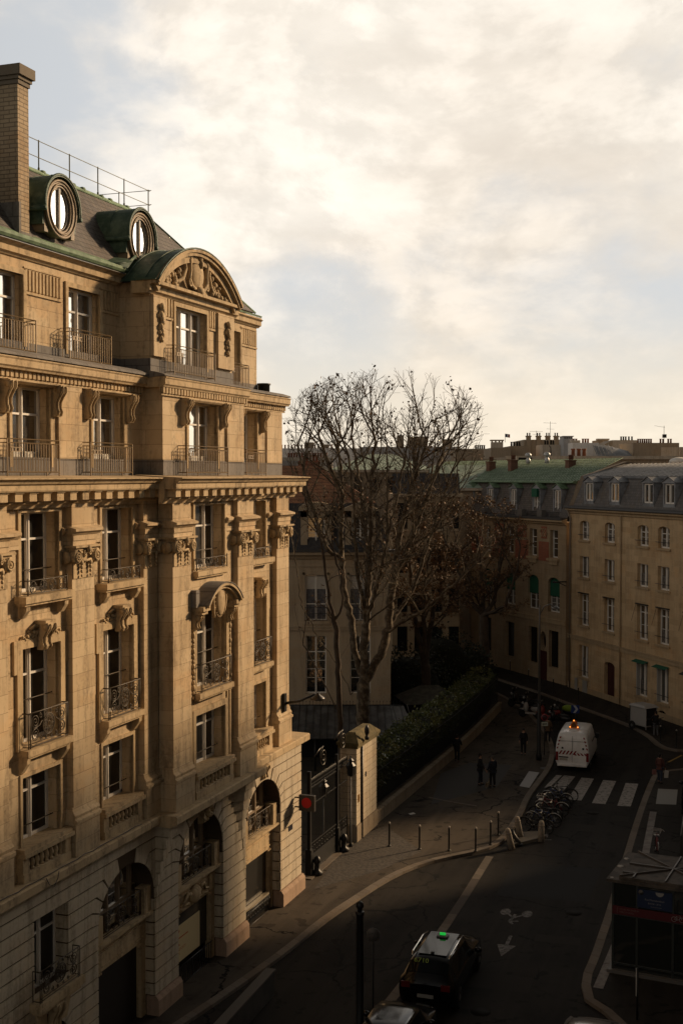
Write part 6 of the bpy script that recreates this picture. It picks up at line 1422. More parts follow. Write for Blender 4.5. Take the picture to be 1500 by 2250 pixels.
M_BLUG = stone('bluegrey_render', (0.34, 0.345, 0.35), (0.40, 0.405, 0.415), (0.15, 0.15, 0.15), 4, 9, 0.004, 0.2, stamt=0.3)
FG = 'rooftops on the skyline'
e, wd, z = far_block('rooftop_building', 'long low taupe roof terrace just above the green and zinc roofs', 1110, 1640, 1004, 128, 12, M_TAU, group=FG)
q = MB(); q.box(0, wd, -0.3, 0.2, z-0.25, z+0.1); q.build('parapet', M_TAUL, e); pots(e, [7.2, 7.8, 8.35], 1, z, s_=1.6)
e, wd, z = far_block('rooftop_building', 'long terrace wall continuing above the middle green roof', 1000, 1112, 1008, 136, 10, M_TAU, group=FG)
e, wd, z = far_block('roof_box', 'square grey machinery box with a dark opening over the green roof', 1134, 1200, 1002, 122, 4, M_TAUL, group=FG, cat='roof box')
q = MB(); q.box(0.2, 1.5, -0.05, 0.0, z-1.0, z-0.15); q.build('opening', M_DARK, e)
e, wd, z = far_block('rooftop_building', 'taupe chimney wall with a hooded concrete stack near the flag', 1078, 1122, 984, 150, 8, M_TAU, group=FG)
q = MB(); q.box(0.1, 1.5, 0.2, 1.2, z, z+0.7); q.box(0, 1.6, 0.1, 1.3, z+0.85, z+1.0)
for x in (0.15, 0.6, 1.05, 1.4): q.box(x, x+0.1, 0.25, 1.15, z+0.7, z+0.85)
q.build('chimney', M_TAUL, e)
e, wd, z = far_block('rooftop_building', 'plain tan party wall between the flag and the highest block', 1120, 1158, 980, 152, 8, M_TAU, group=FG); pots(e, [0.3, 0.6, 1.0, 1.3], 1, z, M_BLACK)
e, wd, z = far_block('rooftop_building', 'highest taupe block with tall pilastered chimneys and antennas', 1150, 1242, 966, 160, 10, M_TAU, group=FG)
for x in (0.6, 1.9, 3.1, 4.2): 
    q = MB(); q.box(x-0.28, x+0.28, -0.25, 0.3, z-2.5, z+0.35); q.box(x-0.35, x+0.35, -0.3, 0.4, z+0.35, z+0.5); q.build('chimney', M_TAU, e); pots(e, [x-0.15, x+0.15], 0, z+0.5, M_BLACK, 0.7)
antenna(e, 3.6, 1, z, 2.4); antenna(e, 1.8, 1, z, 1.2, 2)
e, wd, z = far_block('rooftop_building', 'small off-white block with thin pipes before the highest block', 1191, 1232, 977, 150, 5, M_TAUL, group=FG); pots(e, [0.5, 0.8, 1.2, 1.5], 1, z, M_BLACK)
q = MB(); q.tube([(1.0, -0.05, z-1.8), (1.0, -0.05, z-0.4), (0.8, -0.05, z-0.1)], 0.05, 4); q.build('flue', M_BLACK, e)
e, wd, z = far_block('rooftop_building', 'blue-grey square stack with a crown of small openings', 1237, 1259, 964, 148, 3, M_BLUG, group=FG)
for k in range(5):
    q = MB(); q.box(k*0.25, k*0.25+0.1, 0, 2.5, z, z+0.25); q.build('stack_post', M_BLUG, e)
q = MB(); q.box(-0.05, wd+0.05, -0.05, 2.6, z+0.25, z+0.35); q.build('stack_cap', M_BLUG, e)
e, wd, z = far_block('rooftop_building', 'bright white gable wall in the middle of the skyline', 1257, 1315, 973, 145, 6, M_WHT, group=FG); pots(e, [0.5, 0.8, 1.6, 1.9, 2.2], 2, z); q = MB(); q.box(0.3, 1.2, 1.5, 2.5, z, z+0.35); q.build('chimney', M_TAUL, e)
e, wd, z = far_block('rooftop_building', 'small tan stack beyond the white gable', 1313, 1336, 967, 165, 4, M_TAU, group=FG); q = MB(); q.box(-0.1, wd+0.1, -0.1, 1, z, z+0.2); q.build('coping', M_TAUL, e)
e = empty('zinc_roof', (AT(1312, 1003, 140)[0], 140, 0), 0, 'sloping grey zinc roof beside the white gable', 'roof', FG)
a = AT(1312, 1006, 140); q = MB(); L_ = 4.1; zt_ = AT(1312, 977, 143)[2]; q.add([(0, 0, a[2]-1), (L_, 0, a[2]-1), (L_, 0, a[2]), (0, 0, a[2]), (0.0, 3, zt_), (1.7, 3, zt_-0.1), (L_, 2.6, zt_-0.75), (0, 3, a[2]-1), (L_, 3, a[2]-1)], [(0, 1, 2, 3), (3, 2, 6, 5, 4), (1, 8, 6, 2)]); q.build('roof_slope', M_ZINC, e)
q = MB(); 
for k in range(9): q.tube([(0.1+k*0.45, -0.02, a[2]+0.02), (0.1+k*0.45*0.95, 2.9, zt_-max(0, k-4)*0.15)], 0.025, 4)
q.build('roof_seam', M_ZINCL, e)
e, wd, z = far_block('rooftop_building', 'pale block with slanted shoulder behind the zinc roof', 1345, 1400, 967, 158, 6, M_TAUL, group=FG); pots(e, [1.3, 1.6, 1.9, 2.3, 2.7], 1, z, M_BLACK, 0.9)
q = MB(); q.prism([(-1.9, z-1.0), (0, z-1.0), (0, z)], lambda p: (p[0], 0, p[1]), lambda p: (p[0], 5, p[1])); q.build('gable', M_TAU, e)
e, wd, z = far_block('rooftop_building', 'wide brown party wall at the right end of the skyline with a boxed antenna'.replace('right end', 'far end'), 1390, 1491, 973, 142, 7, M_TAU, group=FG); pots(e, [0.8+k*0.25 for k in range(7)], 1, z, None, 0.9); pots(e, [3.4, 3.7, 4.3, 4.6], 1, z, None, 0.9)
q = MB(); q.box(3.2, 5.2, -0.06, 0, z-1.7, z-0.5); q.build('render_patch', M_TAUL, e)
q = MB(); q.tube([(3.7, 0.6, z), (3.7, 0.6, z+2.0)], 0.03, 4); q.box(3.55, 3.95, 0.4, 0.8, z+0.6, z+1.0); q.tube([(2.6, 0.6, z+2.0), (3.8, 0.6, z+1.8)], 0.02, 4); q.build('antenna', M_BLACK, e)
e, wd, z = far_block('rooftop_building', 'last cream stack cut by the picture edge'.replace('cut by the picture edge', 'after the brown party wall'), 1493, 1560, 982, 150, 7, M_TAUL, group=FG)
e = empty('roof_dome', AT(1480, 1014, 120), 0, 'white shallow curved skylight on the zinc roof ridge', 'skylight'); q = MB(); q.ball((0.5, 0, 0), 1.0, 14, 8, (1.0, 1, 0.42)); q.build('dome', M_WHT, e)
e = empty('roof_dome', AT(1255, 1017, 118), 0, 'white shallow skylight at the edge of the green roof', 'skylight'); q = MB(); q.ball((0, 0, 0), 0.55, 14, 8, (1.0, 1, 0.42)); q.build('dome', M_WHT, e)
fl_ = empty('flag', AT(1109, 972, 170), 0, 'small blue white and red flag on a roof pole', 'flag')
q = MB(); q.tube([(0, 0, 0), (0, 0, 1.2)], 0.03, 5); q.build('pole', M_BLACK, fl_)
for k, cc_ in enumerate(((0.02, 0.03, 0.10), (0.6, 0.6, 0.6), (0.35, 0.03, 0.03))):
    q = MB(); q.add([(0.03+k*0.21, 0.05*sin(k*2), 0.72-0.03*k), (0.24+k*0.21, 0.05*sin(k*2+2), 0.69-0.03*k), (0.24+k*0.21, 0.05*sin(k*2+2), 1.17-0.03*k), (0.03+k*0.21, 0.05*sin(k*2), 1.2-0.03*k)], [(0, 1, 2, 3)]); q.build('stripe', mat('flag_%s' % ('blue', 'white', 'red')[k], cc_, 0.8), fl_)
# behind the tree
e, wd, z = far_block('rooftop_building', 'long white wall with a row of chimney pots behind the big tree', 560, 790, 985, 185, 8, M_WHT, group=FG); pots(e, [4.0+k*0.5 for k in range(16)], 1, z, M_POT, 1.0); q = MB(); q.box(7.5, 8.8, 0, 2, z, z+0.9); q.box(10, 11, 0, 2, z, z+0.6); q.box(2, 3, 0, 2, z, z+0.9); q.build('chimney', M_TAU, e)
e, wd, z = far_block('rooftop_building', 'lower white wall with orange pots behind the big tree', 600, 730, 1005, 160, 6, M_TAUL, group=FG); pots(e, [2+k*0.35 for k in range(15)], 1, z, M_POT, 1.1)
e, wd, z = far_block('rooftop_building', 'dark slate block rising behind the middle of the big tree', 790, 1010, 982, 190, 8, M_BLUG, group=FG); q = MB(); q.box(7.5, 10.5, 0, 3, z, z+1.6); q.box(5.8, 6.8, 0, 2, z, z+1.8); q.box(13, 14.2, 0, 2, z, z+1.2); q.build('chimney', M_TAU, e)
e, wd, z = far_block('rooftop_building', 'grey block with small stacks left of the flag'.replace('left of', 'before'), 1000, 1085, 986, 175, 8, M_TAU, group=FG); pots(e, [3+k*0.3 for k in range(5)], 1, z, M_BLACK)
def hip(name, label, x0, x1, ye, yr, Y, dp, m_, inset, wallm, cat='building', group=None):
    a, b = AT(x0, ye, Y), AT(x1, ye, Y); r_ = AT(x0, yr, Y+dp); L_ = b[0]-a[0]; e = empty(name, (a[0], Y, 0), 0, label, cat, group)
    q = MB(); q.add([(0, 0, a[2]), (L_, 0, a[2]), (L_-inset, dp, r_[2]), (inset, dp, r_[2]), (0, dp*2, a[2]), (L_, dp*2, a[2])], [(0, 1, 2, 3), (1, 5, 2), (0, 3, 4), (3, 2, 5, 4)]); q.build('roof', m_, e)
    q = MB(); q.box(0.2, L_-0.2, 0.3, dp*2-0.2, 0, a[2]-0.02); q.build('wall', wallm, e); q = MB(); q.box(-0.1, L_+0.1, -0.12, 0.3, a[2]-0.25, a[2]-0.02); q.build('cornice', M_TAUL, e); return e, L_, a[2]
e, L_, z = hip('apartment_building', 'low block with a long pale green hipped roof behind the big tree', 722, 960, 1032, 998, 118, 6, M_GREENR, 4, M_TAU)
for k in range(6):
    q = MB(); q.box(0.8+k*1.6, 1.6+k*1.6, 0.2, 0.3, z-2.2, z-0.7); q.build('window', M_GLASSD, e)
e, L_, z = hip('apartment_building', 'second green-roofed block stepping down behind the leafy trees', 935, 1130, 1072, 1022, 112, 5, M_GREENR, 1, M_TAU)
e, L_, z = far_block('apartment_building', 'beige stone block with tall windows glimpsed through the big tree', 862, 1010, 1086, 100, 8, M_GB)
for k in range(4):
    q = MB(); q.box(0.4+k*1.4, 1.2+k*1.4, -0.03, 0.1, z-2.8, z-0.7); q.build('window', M_GLASSD, e); q = MB(); q.box(0.3+k*1.4, 1.3+k*1.4, -0.08, 0.1, z-3.0, z-2.85); q.build('window_sill', M_HM, e)
    for zz in (3.8, 7.0, 10.2): q = MB(); q.box(0.4+k*1.4, 1.2+k*1.4, -0.03, 0.1, z-2.6-zz, z-0.6-zz); q.build('window', M_GLASSD, e)
for zz in (3.3, 9.7): q = MB(); q.box(-0.05, L_+0.05, -0.12, 0.1, z-zz-0.1, z-zz+0.1); q.build('string_course', M_GB, e)
q = MB(); q.box(-0.2, L_+0.2, -0.3, 0.4, z-0.2, z+0.05); q.build('cornice', M_HM, e)
q = MB(); q.add([(0, 0, z), (L_, 0, z), (L_, 1.0, z+1.7), (0, 1.0, z+1.7)], [(0, 1, 2, 3)]); q.build('mansard_slope', MATS['dark_slate'], e)
e, L_, z = hip('apartment_building', 'dark slate roof with red chimney between mansion and green roof', 560, 728, 1062, 1012, 104, 5, MATS['dark_slate'], 2, M_TAU)
q = MB(); q.box(3.6, 5.4, 1.5, 2.6, z, z+1.9); q.build('chimney', M_REDB, e); pots(e, [3.8+k*0.28 for k in range(6)], 2, z+1.9, M_POT, 0.8)
# ------------------------------------------------------------------ vehicles
STA = radians(90 - 17.5)    # heading of the street seen from the side (local +X = forward)
M_TYRE = mat('tyre', (0.012, 0.012, 0.012), 0.85); M_RIM = mat('rim', (0.25, 0.25, 0.25), 0.35, 0.8)
M_CGLASS = mat('car_glass', (0.005, 0.006, 0.007), 0.05, spec=0.25)
M_BLKPL = mat('black_trim', (0.012, 0.012, 0.012), 0.5)
def loftb(mb, secs, ring_):
    """secs: list of rings (same length) of 3-D points, open rings; returns nothing"""
    n = len(secs[0]); vs = [p for s_ in secs for p in s_]
    fs = [(i*n+k, i*n+k+1, (i+1)*n+k+1, (i+1)*n+k) for i in range(len(secs)-1) for k in range(n-1)]
    mb.add(vs, fs, True); mb.add(secs[0], [tuple(range(n))], False); mb.add(secs[-1], [tuple(range(n))], False)
def wheel(parent, x, y, r, wd):
    m = MB(); m.lathe([(r*0.62, -wd/2), (r*0.95, -wd/2), (r, -wd/2+0.03), (r, wd/2-0.03), (r*0.95, wd/2), (r*0.62, wd/2)], (x, y, r), 20, axis='y'); w_ = m.build('wheel', M_TYRE, parent)
    m = MB(); m.lathe([(0.001, -wd/2-0.005), (r*0.2, -wd/2-0.01), (r*0.6, -wd/2+0.02), (r*0.64, 0), (r*0.6, wd/2-0.02), (r*0.2, wd/2+0.01), (0.001, wd/2+0.005)], (x, y, r), 10, axis='y'); m.build('rim', M_RIM, w_)
def car(name, loc, rz, label, cat, L, Wd, paint, prof, glass_spans, group=None, wr=0.34):
    """prof: stations x, z_floor, half width low, z shoulder, half width shoulder, z top, half width top"""
    e = empty(name, loc, rz, label, cat, group); secs = []
    for (x, zf, hw, zs, hs_, zt, ht) in prof:
        r_ = [(x, -hw*0.86, zf), (x, -hw, zf+0.12), (x, -hs_, zs-0.22), (x, -hs_*0.985, zs-0.04), (x, -hs_*0.95, zs)]
        r_ += [(x, -ht, zt-0.07), (x, -ht*0.86, zt-0.012), (x, -ht*0.45, zt+0.012), (x, 0, zt+0.018)]
        r_ += [(p[0], -p[1], p[2]) for p in r_[-2::-1]]; secs.append(r_)
    m = MB(); loftb(m, secs, None); m.build('body', paint, e)
    # glazing: side strips between shoulder and roof edge, and the screens
    for (i0, i1, kind) in glass_spans:
        m = MB()
        for sgn in (-1, 1):
            if kind != 'side': continue
            a = []; b = []
            for i in range(i0, i1+1):
                p, q = Vector(secs[i][4]), Vector(secs[i][5]); d = (q-p)
                for lst, f in ((a, 0.10), (b, 0.86)):
                    v = p + d*f; lst.append((v.x, sgn*(-v.y)*1.0 + (0.008 if sgn > 0 else -0.008) if sgn > 0 else v.y-0.008, v.z))
            n = len(a); m.add(a+b, [(k, k+1, n+k+1, n+k) for k in range(n-1)], True); m.flush('side_window', M_CGLASS, e)
        if kind == 'screen':
            a = secs[i0][5:12]; b = secs[i1][5:12]; lo, hi = (a, b)
            v0 = [Vector(p) for p in lo]; v1 = [Vector(p) for p in hi]
            off = Vector((0.012 if i1 < i0 else -0.012, 0, 0.012))
            vs = [tuple(p + (q-p)*0.06 + off) for p, q in zip(v0, v1)] + [tuple(p + (q-p)*0.94 + off) for p, q in zip(v0, v1)]
            n = len(v0); m.add(vs, [(k, k+1, n+k+1, n+k) for k in range(n-1)], True); m.flush('windscreen', M_CGLASS, e)
    xr, xf = -L*0.5 + 0.85, L*0.5 - 0.90
    for x in (xr, xf):
        for s_ in (-1, 1): wheel(e, x, s_*(Wd/2-0.12), wr, 0.22)
    for s_ in (-1, 1):
        m = MB(); m.ball((L*0.5-0.12, s_*(Wd/2-0.32), prof[-2][3]-0.15), 0.16, 8, 6, (0.7, 1.1, 0.5)); m.build('headlight', mat('lamp_glass', (0.35, 0.35, 0.35), 0.15), e)
        m = MB(); m.box(-L*0.5-0.015, -L*0.5+0.12, s_*(Wd/2-0.30)-0.14, s_*(Wd/2-0.30)+0.14, 0.82, 1.0); m.build('tail_light', mat('tail_red', (0.10, 0.006, 0.006), 0.3), e)
        m = MB(); m.ball((L*0.5-1.75, s_*(Wd/2+0.10), 1.0), 0.12, 8, 6, (0.7, 1.1, 0.8)); m.build('wing_mirror', paint, e)
    m = MB(); m.box(-L*0.5-0.03, -L*0.5, -0.26, 0.26, 0.55, 0.66); m.build('number_plate', mat('plate_white', (0.30, 0.30, 0.28), 0.5), e)
    return e
SUV = [(-2.33, .42, .70, .72, .78, .95, .72), (-2.25, .30, .84, .95, .88, 1.08, .80), (-2.12, .26, .88, 1.02, .91, 1.28, .70), (-1.75, .24, .90, 1.03, .92, 1.60, .63), (-1.0, .24, .90, 1.02, .93, 1.66, .62), (-0.1, .24, .90, 1.00, .93, 1.65, .62), (0.45, .24, .90, .99, .93, 1.58, .61), (1.05, .24, .90, .98, .92, 1.12, .76), (1.6, .25, .90, .93, .90, 1.03, .72), (2.1, .28, .86, .84, .84, .90, .66), (2.33, .42, .68, .66, .70, .72, .55)]
M_BLACKC = mat('black_car_paint', (0.004, 0.004, 0.005), 0.12, 0.0, spec=0.35, coat=0.0)
def street_pt(x, y): return (x, y, 0.0)
tx = car('taxi', street_pt(3.38, 40.55), STA, 'black taxi with silver roof rails and a green roof light at the lay-by strip', 'taxi', 4.98, 1.88, M_BLACKC, [(x*1.07, a, b, c, d, 0.955*e_ if e_ > 1.2 else e_, f) for (x, a, b, c, d, e_, f) in SUV], [(3, 6, 'side'), (2, 3, 'screen'), (7, 6, 'screen')])
for s_ in (-1, 1):
    m = MB(); m.tube([(-1.8, s_*0.60, 1.58), (-1.6, s_*0.62, 1.65), (-0.2, s_*0.63, 1.66), (0.35, s_*0.60, 1.57)], 0.028, 6); m.build('roof_rail', mat('chrome', (0.75, 0.72, 0.68), 0.22, 1.0), tx)
m = MB(); m.box(-0.15, 0.10, -0.19, 0.19, 1.58, 1.66); m.build('roof_sign', mat('grey_sign_base', (0.10, 0.10, 0.10), 0.5), tx, bevel=0.015)
m = MB(); m.box(-0.06, 0.0, -0.10, 0.10, 1.662, 1.745); m.build('roof_light', mat('green_lamp', (0.01, 0.25, 0.03), 0.4, emit=((0.02, 0.7, 0.08), 0.55)), tx, bevel=0.015)
m = MB(); m.lathe([(0.001, 0), (0.06, 0), (0.06, 0.05), (0.001, 0.06)], (-1.5, 0, 1.59), 10); m.build('antenna', M_BLACK, tx)
m = MB(); text_mesh(m, "6710", 0.22, lambda x, y: (-1.98 + y*0.40, 0.25 - x*1.1, 1.52 + y*0.80)); m.build('lettering', mat('taxi_lime', (0.28, 0.38, 0.04), 0.5), tx)
m = MB(); m.box(-1.6, 0.35, -0.48, 0.48, 1.595, 1.606); m.build('glass_roof', mat('tinted_roof_glass', (0.003, 0.003, 0.003), 0.08, spec=0.15), tx)
car('parked_car', street_pt(1.55, 35.35), STA, 'dark hatchback close behind the taxi, only its bonnet and windscreen showing', 'car', 4.3, 1.78, mat('dark_car_paint', (0.010, 0.009, 0.009), 0.15), [(x*0.92, a, b, c*0.95, d, e_*0.92, f) for (x, a, b, c, d, e_, f) in SUV], [(3, 6, 'side'), (2, 3, 'screen'), (7, 6, 'screen')], 'cars on the street')
car('parked_car', street_pt(7.05, 34.3), STA, 'grey car parked in the bay below the kiosk', 'car', 4.2, 1.75, mat('grey_car_paint', (0.16, 0.14, 0.12), 0.3, coat=0.6), [(x*0.90, a, b, c*0.95, d, e_*0.90, f) for (x, a, b, c, d, e_, f) in SUV], [(3, 6, 'side'), (2, 3, 'screen'), (7, 6, 'screen')], 'cars on the street')
VANP = [(-2.5, .45, .84, 1.0, .92, 1.30, .88), (-2.46, .40, .92, 1.2, .95, 1.9, .86), (-2.40, .38, .94, 1.25, .96, 2.14, .80), (-2.2, .36, .94, 1.25, .96, 2.22, .79), (-0.8, .34, .95, 1.25, .97, 2.25, .80), (0.6, .34, .95, 1.25, .97, 2.24, .79), (1.0, .34, .95, 1.22, .96, 2.12, .75), (1.55, .34, .95, 1.18, .95, 1.45, .80), (2.1, .34, .93, 1.0, .92, 1.12, .74), (2.42, .40, .86, .84, .84, .90, .66), (2.5, .5, .7, .7, .7, .75, .55)]
car('parked_van', (18.3, 61.9, 0.12), STA, 'black van standing on the pavement beyond the kiosk', 'van', 5.0, 1.95, M_BLACKC, VANP, [(5, 6, 'side'), (7, 6, 'screen')], 'vans in the street')
vn = empty('service_van', (13.93, 72.25, 0), STA, 'white service van with red striped tail and lit amber warning triangle past the crossing', 'van', 'vans in the street')
M_VANW = mat('van_white', (0.74, 0.73, 0.72), 0.35, coat=0.3, noise=(2.0, (0.62, 0.60, 0.58), 0.45, 0.7))
secs = []
for (x, zf, hw, zs, hs_, zt, ht) in VANP:
    r_ = [(x, -hw*0.92, zf), (x, -hw, zf+0.15), (x, -hs_, zs-0.3), (x, -hs_*0.99, zs), (x, -(hs_*0.45+ht*0.55), zs+(zt-zs)*0.6), (x, -ht, zt-0.10), (x, -ht*0.90, zt-0.02), (x, -ht*0.5, zt+0.01), (x, 0, zt+0.02)]
    r_ += [(p[0], -p[1], p[2]) for p in r_[-2::-1]]; secs.append(r_)
m = MB(); loftb(m, secs, None); m.build('body', M_VANW, vn)
for s_ in (-1, 1):
    m = MB(); m.add([(0.62, s_*0.945, 1.27), (1.42, s_*0.93, 1.27), (0.98, s_*0.80, 2.02), (0.62, s_*0.83, 2.08)], [(0, 1, 2, 3)]); m.build('side_window', M_CGLASS, vn)
    m = MB(); m.box(1.15, 1.3, s_*0.95, s_*1.14, 1.25, 1.55); m.build('wing_mirror', M_BLKPL, vn)
    m = MB(); m.box(-2.53, -2.38, s_*0.86-0.07, s_*0.86+0.07, 0.62, 1.12); m.build('tail_light', mat('van_tail_red', (0.16, 0.008, 0.008), 0.3), vn)
    m = MB(); m.box(-1.0, 0.5, s_*0.975-0.012, s_*0.975+0.012, 1.50, 1.56); m.build('side_rail', M_BLKPL, vn)
m = MB(); m.add([(1.06, -0.70, 2.06), (1.06, 0.70, 2.06), (1.58, 0.76, 1.46), (1.58, -0.76, 1.46)], [(0, 1, 2, 3)]); o = m.build('windscreen', M_CGLASS, vn); o.location = (0.02, 0, 0.02)
for x in (-1.55, 1.6):
    for s_ in (-1, 1): wheel(vn, x, s_*0.83, 0.34, 0.22)
m = MB(); m.box(-2.56, -2.40, -0.84, 0.84, 0.30, 0.46); m.build('rear_bumper', M_VANW, vn, bevel=0.03)
m = MB(); m.box(-2.515, -2.49, -0.006, 0.006, 0.55, 2.05); m.box(-2.50, -2.475, -0.84, 0.84, 1.74, 1.752); m.build('door_gap', M_BLKPL, vn)
m = MB(); m.box(-2.545, -2.50, 0.22, 0.76, 0.80, 0.86); m.build('plate_recess', M_BLKPL, vn); m = MB(); m.box(-2.53, -2.51, 0.26, 0.72, 0.64, 0.76); m.build('number_plate', mat('plate_grey', (0.35, 0.33, 0.28), 0.5), vn)
M_CHEV = mat('chevron_red', (0.20, 0.012, 0.015), 0.5)
m = MB()
for k in range(5):
    y0 = 0.78-k*0.20; m.add([(-2.512, y0, 0.98), (-2.512, y0-0.10, 0.98), (-2.514, y0-0.24, 1.20), (-2.514, y0-0.14, 1.20)], [(0, 1, 2, 3)])
for k in range(4):
    y0 = -0.05-k*0.20; m.add([(-2.512, y0, 1.10), (-2.512, y0-0.10, 1.08), (-2.512, y0-0.22, 0.95), (-2.512, y0-0.10, 0.95)], [(0, 1, 2, 3)])
m.build('hazard_stripes', M_CHEV, vn)
m = MB()
for s_ in (-1, 1):
    for k in range(4):
        z = 1.28+k*0.20; hw = 0.885-0.055*k; m.add([(-2.50+0.006*k, s_*hw, z), (-2.50+0.006*k, s_*(hw-0.09), z+0.03), (-2.49+0.006*k, s_*(hw-0.10), z+0.13), (-2.49+0.006*k, s_*(hw-0.012), z+0.10)], [(0, 1, 2, 3)])
o = m.build('side_hazard_stripes', M_CHEV, vn); o.location = (-0.02, 0, 0)
for y in (0.55, -0.62):
    m = MB(); m.box(-2.54, -2.50, y-0.05, y+0.05, 1.30, 1.40); m.build('door_handle', M_BLKPL, vn)
m = MB(); m.box(-2.0, -1.3, -0.26, 0.26, 2.22, 2.30); m.box(-1.95, -1.4, -0.2, 0.2, 2.30, 2.34); m.build('warning_sign_base', M_VANW, vn)
m = MB(); m.prism([(-0.32, 0), (0.32, 0), (0, 0.55)], lambda p: (-1.70, p[0], 2.34+p[1]), lambda p: (-1.66, p[0], 2.34+p[1])); m.build('warning_triangle', mat('warning_amber', (0.42, 0.14, 0.02), 0.5), vn)
m = MB(); m.prism([(-0.20, 0.07), (0.20, 0.07), (0, 0.42)], lambda p: (-1.705, p[0], 2.34+p[1]), lambda p: (-1.70, p[0], 2.34+p[1])); m.build('triangle_field', mat('triangle_dark', (0.10, 0.04, 0.01), 0.5), vn)
for (y, z) in ((-0.22, 2.42), (0.22, 2.42), (0, 2.80)):
    m = MB(); m.ball((-1.73, y, z), 0.038, 8, 6); m.build('warning_lamp', mat('amber_lamp', (1, 0.3, 0.05), 0.4, emit=((1.0, 0.32, 0.06), 2.2)), vn)
m = MB(); m.lathe([(0.12, 2.24), (0.12, 2.29), (0.06, 2.31), (0.05, 2.40), (0.001, 2.42)], (0.2, 0.1, 0), 10); m.build('roof_beacon', mat('beacon_orange', (0.4, 0.08, 0.02), 0.3), vn)
# ------------------------------------------------------------------ bicycles
M_CHROME = mat('bright_steel', (0.30, 0.29, 0.27), 0.3, 1.0)
def bicycle(frame_m, basket=False, guard=None):
    e = empty('bicycle', (0, 0, 0)); R_ = 0.34
    for x in (-0.52, 0.54):
        m = MB(); m.tube([(x+R_*cos(2*pi*k/20), 0, R_+R_*sin(2*pi*k/20)) for k in range(21)], 0.020, 5, cap=False); w_ = m.build('wheel', M_TYRE, e)
        m = MB(); m.tube([(x+0.315*cos(2*pi*k/20), 0, R_+0.315*sin(2*pi*k/20)) for k in range(21)], 0.010, 4, cap=False)
        for k in range(8): a = pi*k/8; m.tube([(x+0.31*cos(a), 0, R_+0.31*sin(a)), (x-0.31*cos(a), 0, R_-0.31*sin(a))], 0.003, 3, cap=False)
        m.build('spokes', mat('spoke_steel', (0.05, 0.05, 0.05), 0.4, 0.8), w_)
        m = MB(); m.tube([(x+0.375*cos(a), 0, R_+0.375*sin(a)) for a in [radians(20+14*k) for k in range(11)]], 0.022, 5); m.build('mudguard', guard or M_BLKPL, e)
    m = MB()
    for a, b in (((-0.52, 0, R_), (-0.10, 0, 0.30)), ((-0.52, 0, R_), (-0.22, 0, 0.80)), ((-0.10, 0, 0.30), (-0.24, 0, 0.88)), ((-0.10, 0, 0.30), (0.36, 0, 0.72)), ((-0.2, 0, 0.72), (0.34, 0, 0.82)), ((0.54, 0, R_), (0.33, 0, 0.92))): m.tube([a, b], 0.020, 6)
    m.build('frame', frame_m, e)
    m = MB(); m.tube([(0.33, 0, 0.90), (0.30, 0, 1.04)], 0.016, 5); m.tube([(0.14, -0.29, 1.05), (0.28, -0.22, 1.08), (0.33, 0, 1.05), (0.28, 0.22, 1.08), (0.14, 0.29, 1.05)], 0.015, 5); m.build('handlebar', M_CHROME, e)
    m = MB(); m.ball((-0.26, 0, 0.92), 0.13, 8, 5, (1.1, 0.6, 0.3)); m.build('saddle', M_BLKPL, e)
    m = MB(); m.lathe([(0.09, -0.01), (0.09, 0.01)], (-0.10, 0.05, 0.30), 12, axis='y'); m.tube([(-0.10, 0.06, 0.30), (-0.02, 0.10, 0.16)], 0.012, 4); m.tube([(-0.10, -0.06, 0.30), (-0.18, -0.10, 0.44)], 0.012, 4); m.build('pedals', M_CHROME, e)
    if basket:
        m = MB()
        for z, s_ in ((0.75, 0.10), (0.88, 0.13), (1.0, 0.16)): m.tube([(0.56-s_, -s_*1.2, z), (0.56+s_, -s_*1.2, z), (0.56+s_, s_*1.2, z), (0.56-s_, s_*1.2, z), (0.56-s_, -s_*1.2, z)], 0.012, 4)
        for sx in (-1, 0, 1):
            for sy in (-1, 1): m.tube([(0.56+sx*0.1, sy*0.12, 0.75), (0.56+sx*0.16, sy*0.19, 1.0)], 0.008, 3)
        m.box(0.46, 0.66, -0.12, 0.12, 0.74, 0.76); m.build('basket', mat('pale_wire', (0.45, 0.43, 0.40), 0.4), e)
    return e
BG = 'bicycles parked at the kerb'
bk0 = bicycle(mat('bike_black', (0.012, 0.012, 0.014), 0.35)); bk1 = bicycle(mat('bike_red', (0.13, 0.012, 0.012), 0.35), True, M_CHROME); bk2 = bicycle(mat('bike_blue', (0.012, 0.03, 0.10), 0.35), False, M_CHROME)
spots = [(bk0, (9.2, 57.9), -25, 'black bicycle nearest the white bollards'), (bk2, (9.75, 58.9), -21, 'blue bicycle with bright mudguards, second from the white bollards'), (bk0, (10.0, 59.8), -30, 'black bicycle leaning between the blue and the red one'), (bk1, (10.5, 60.9), -24, 'red bicycle with a wire basket in the kerbside row'),
         (bk0, (10.75, 61.9), -20, 'black bicycle just beyond the red one'), (bk2, (11.1, 62.7), -33, 'blue bicycle two from the crossing'), (bk0, (11.45, 63.6), -24, 'black bicycle nearest the pedestrian crossing')]
used = set()
for k, (src, p, a, lab) in enumerate(spots):
    o = clone(src) if src in used else src; used.add(src); o.location = (p[0], p[1], 0.0); o.rotation_euler = (radians((-1)**k*5), 0, radians(a + 180*(k % 2))); tag(o, lab, 'bicycle', BG)
o = clone(bk1); o.location = (13.95, 54.1, 0.115); o.rotation_euler = (radians(4), 0, radians(80)); tag(o, 'lone bicycle with a pale wire basket by the stair entrance behind the kiosk', 'bicycle', BG)
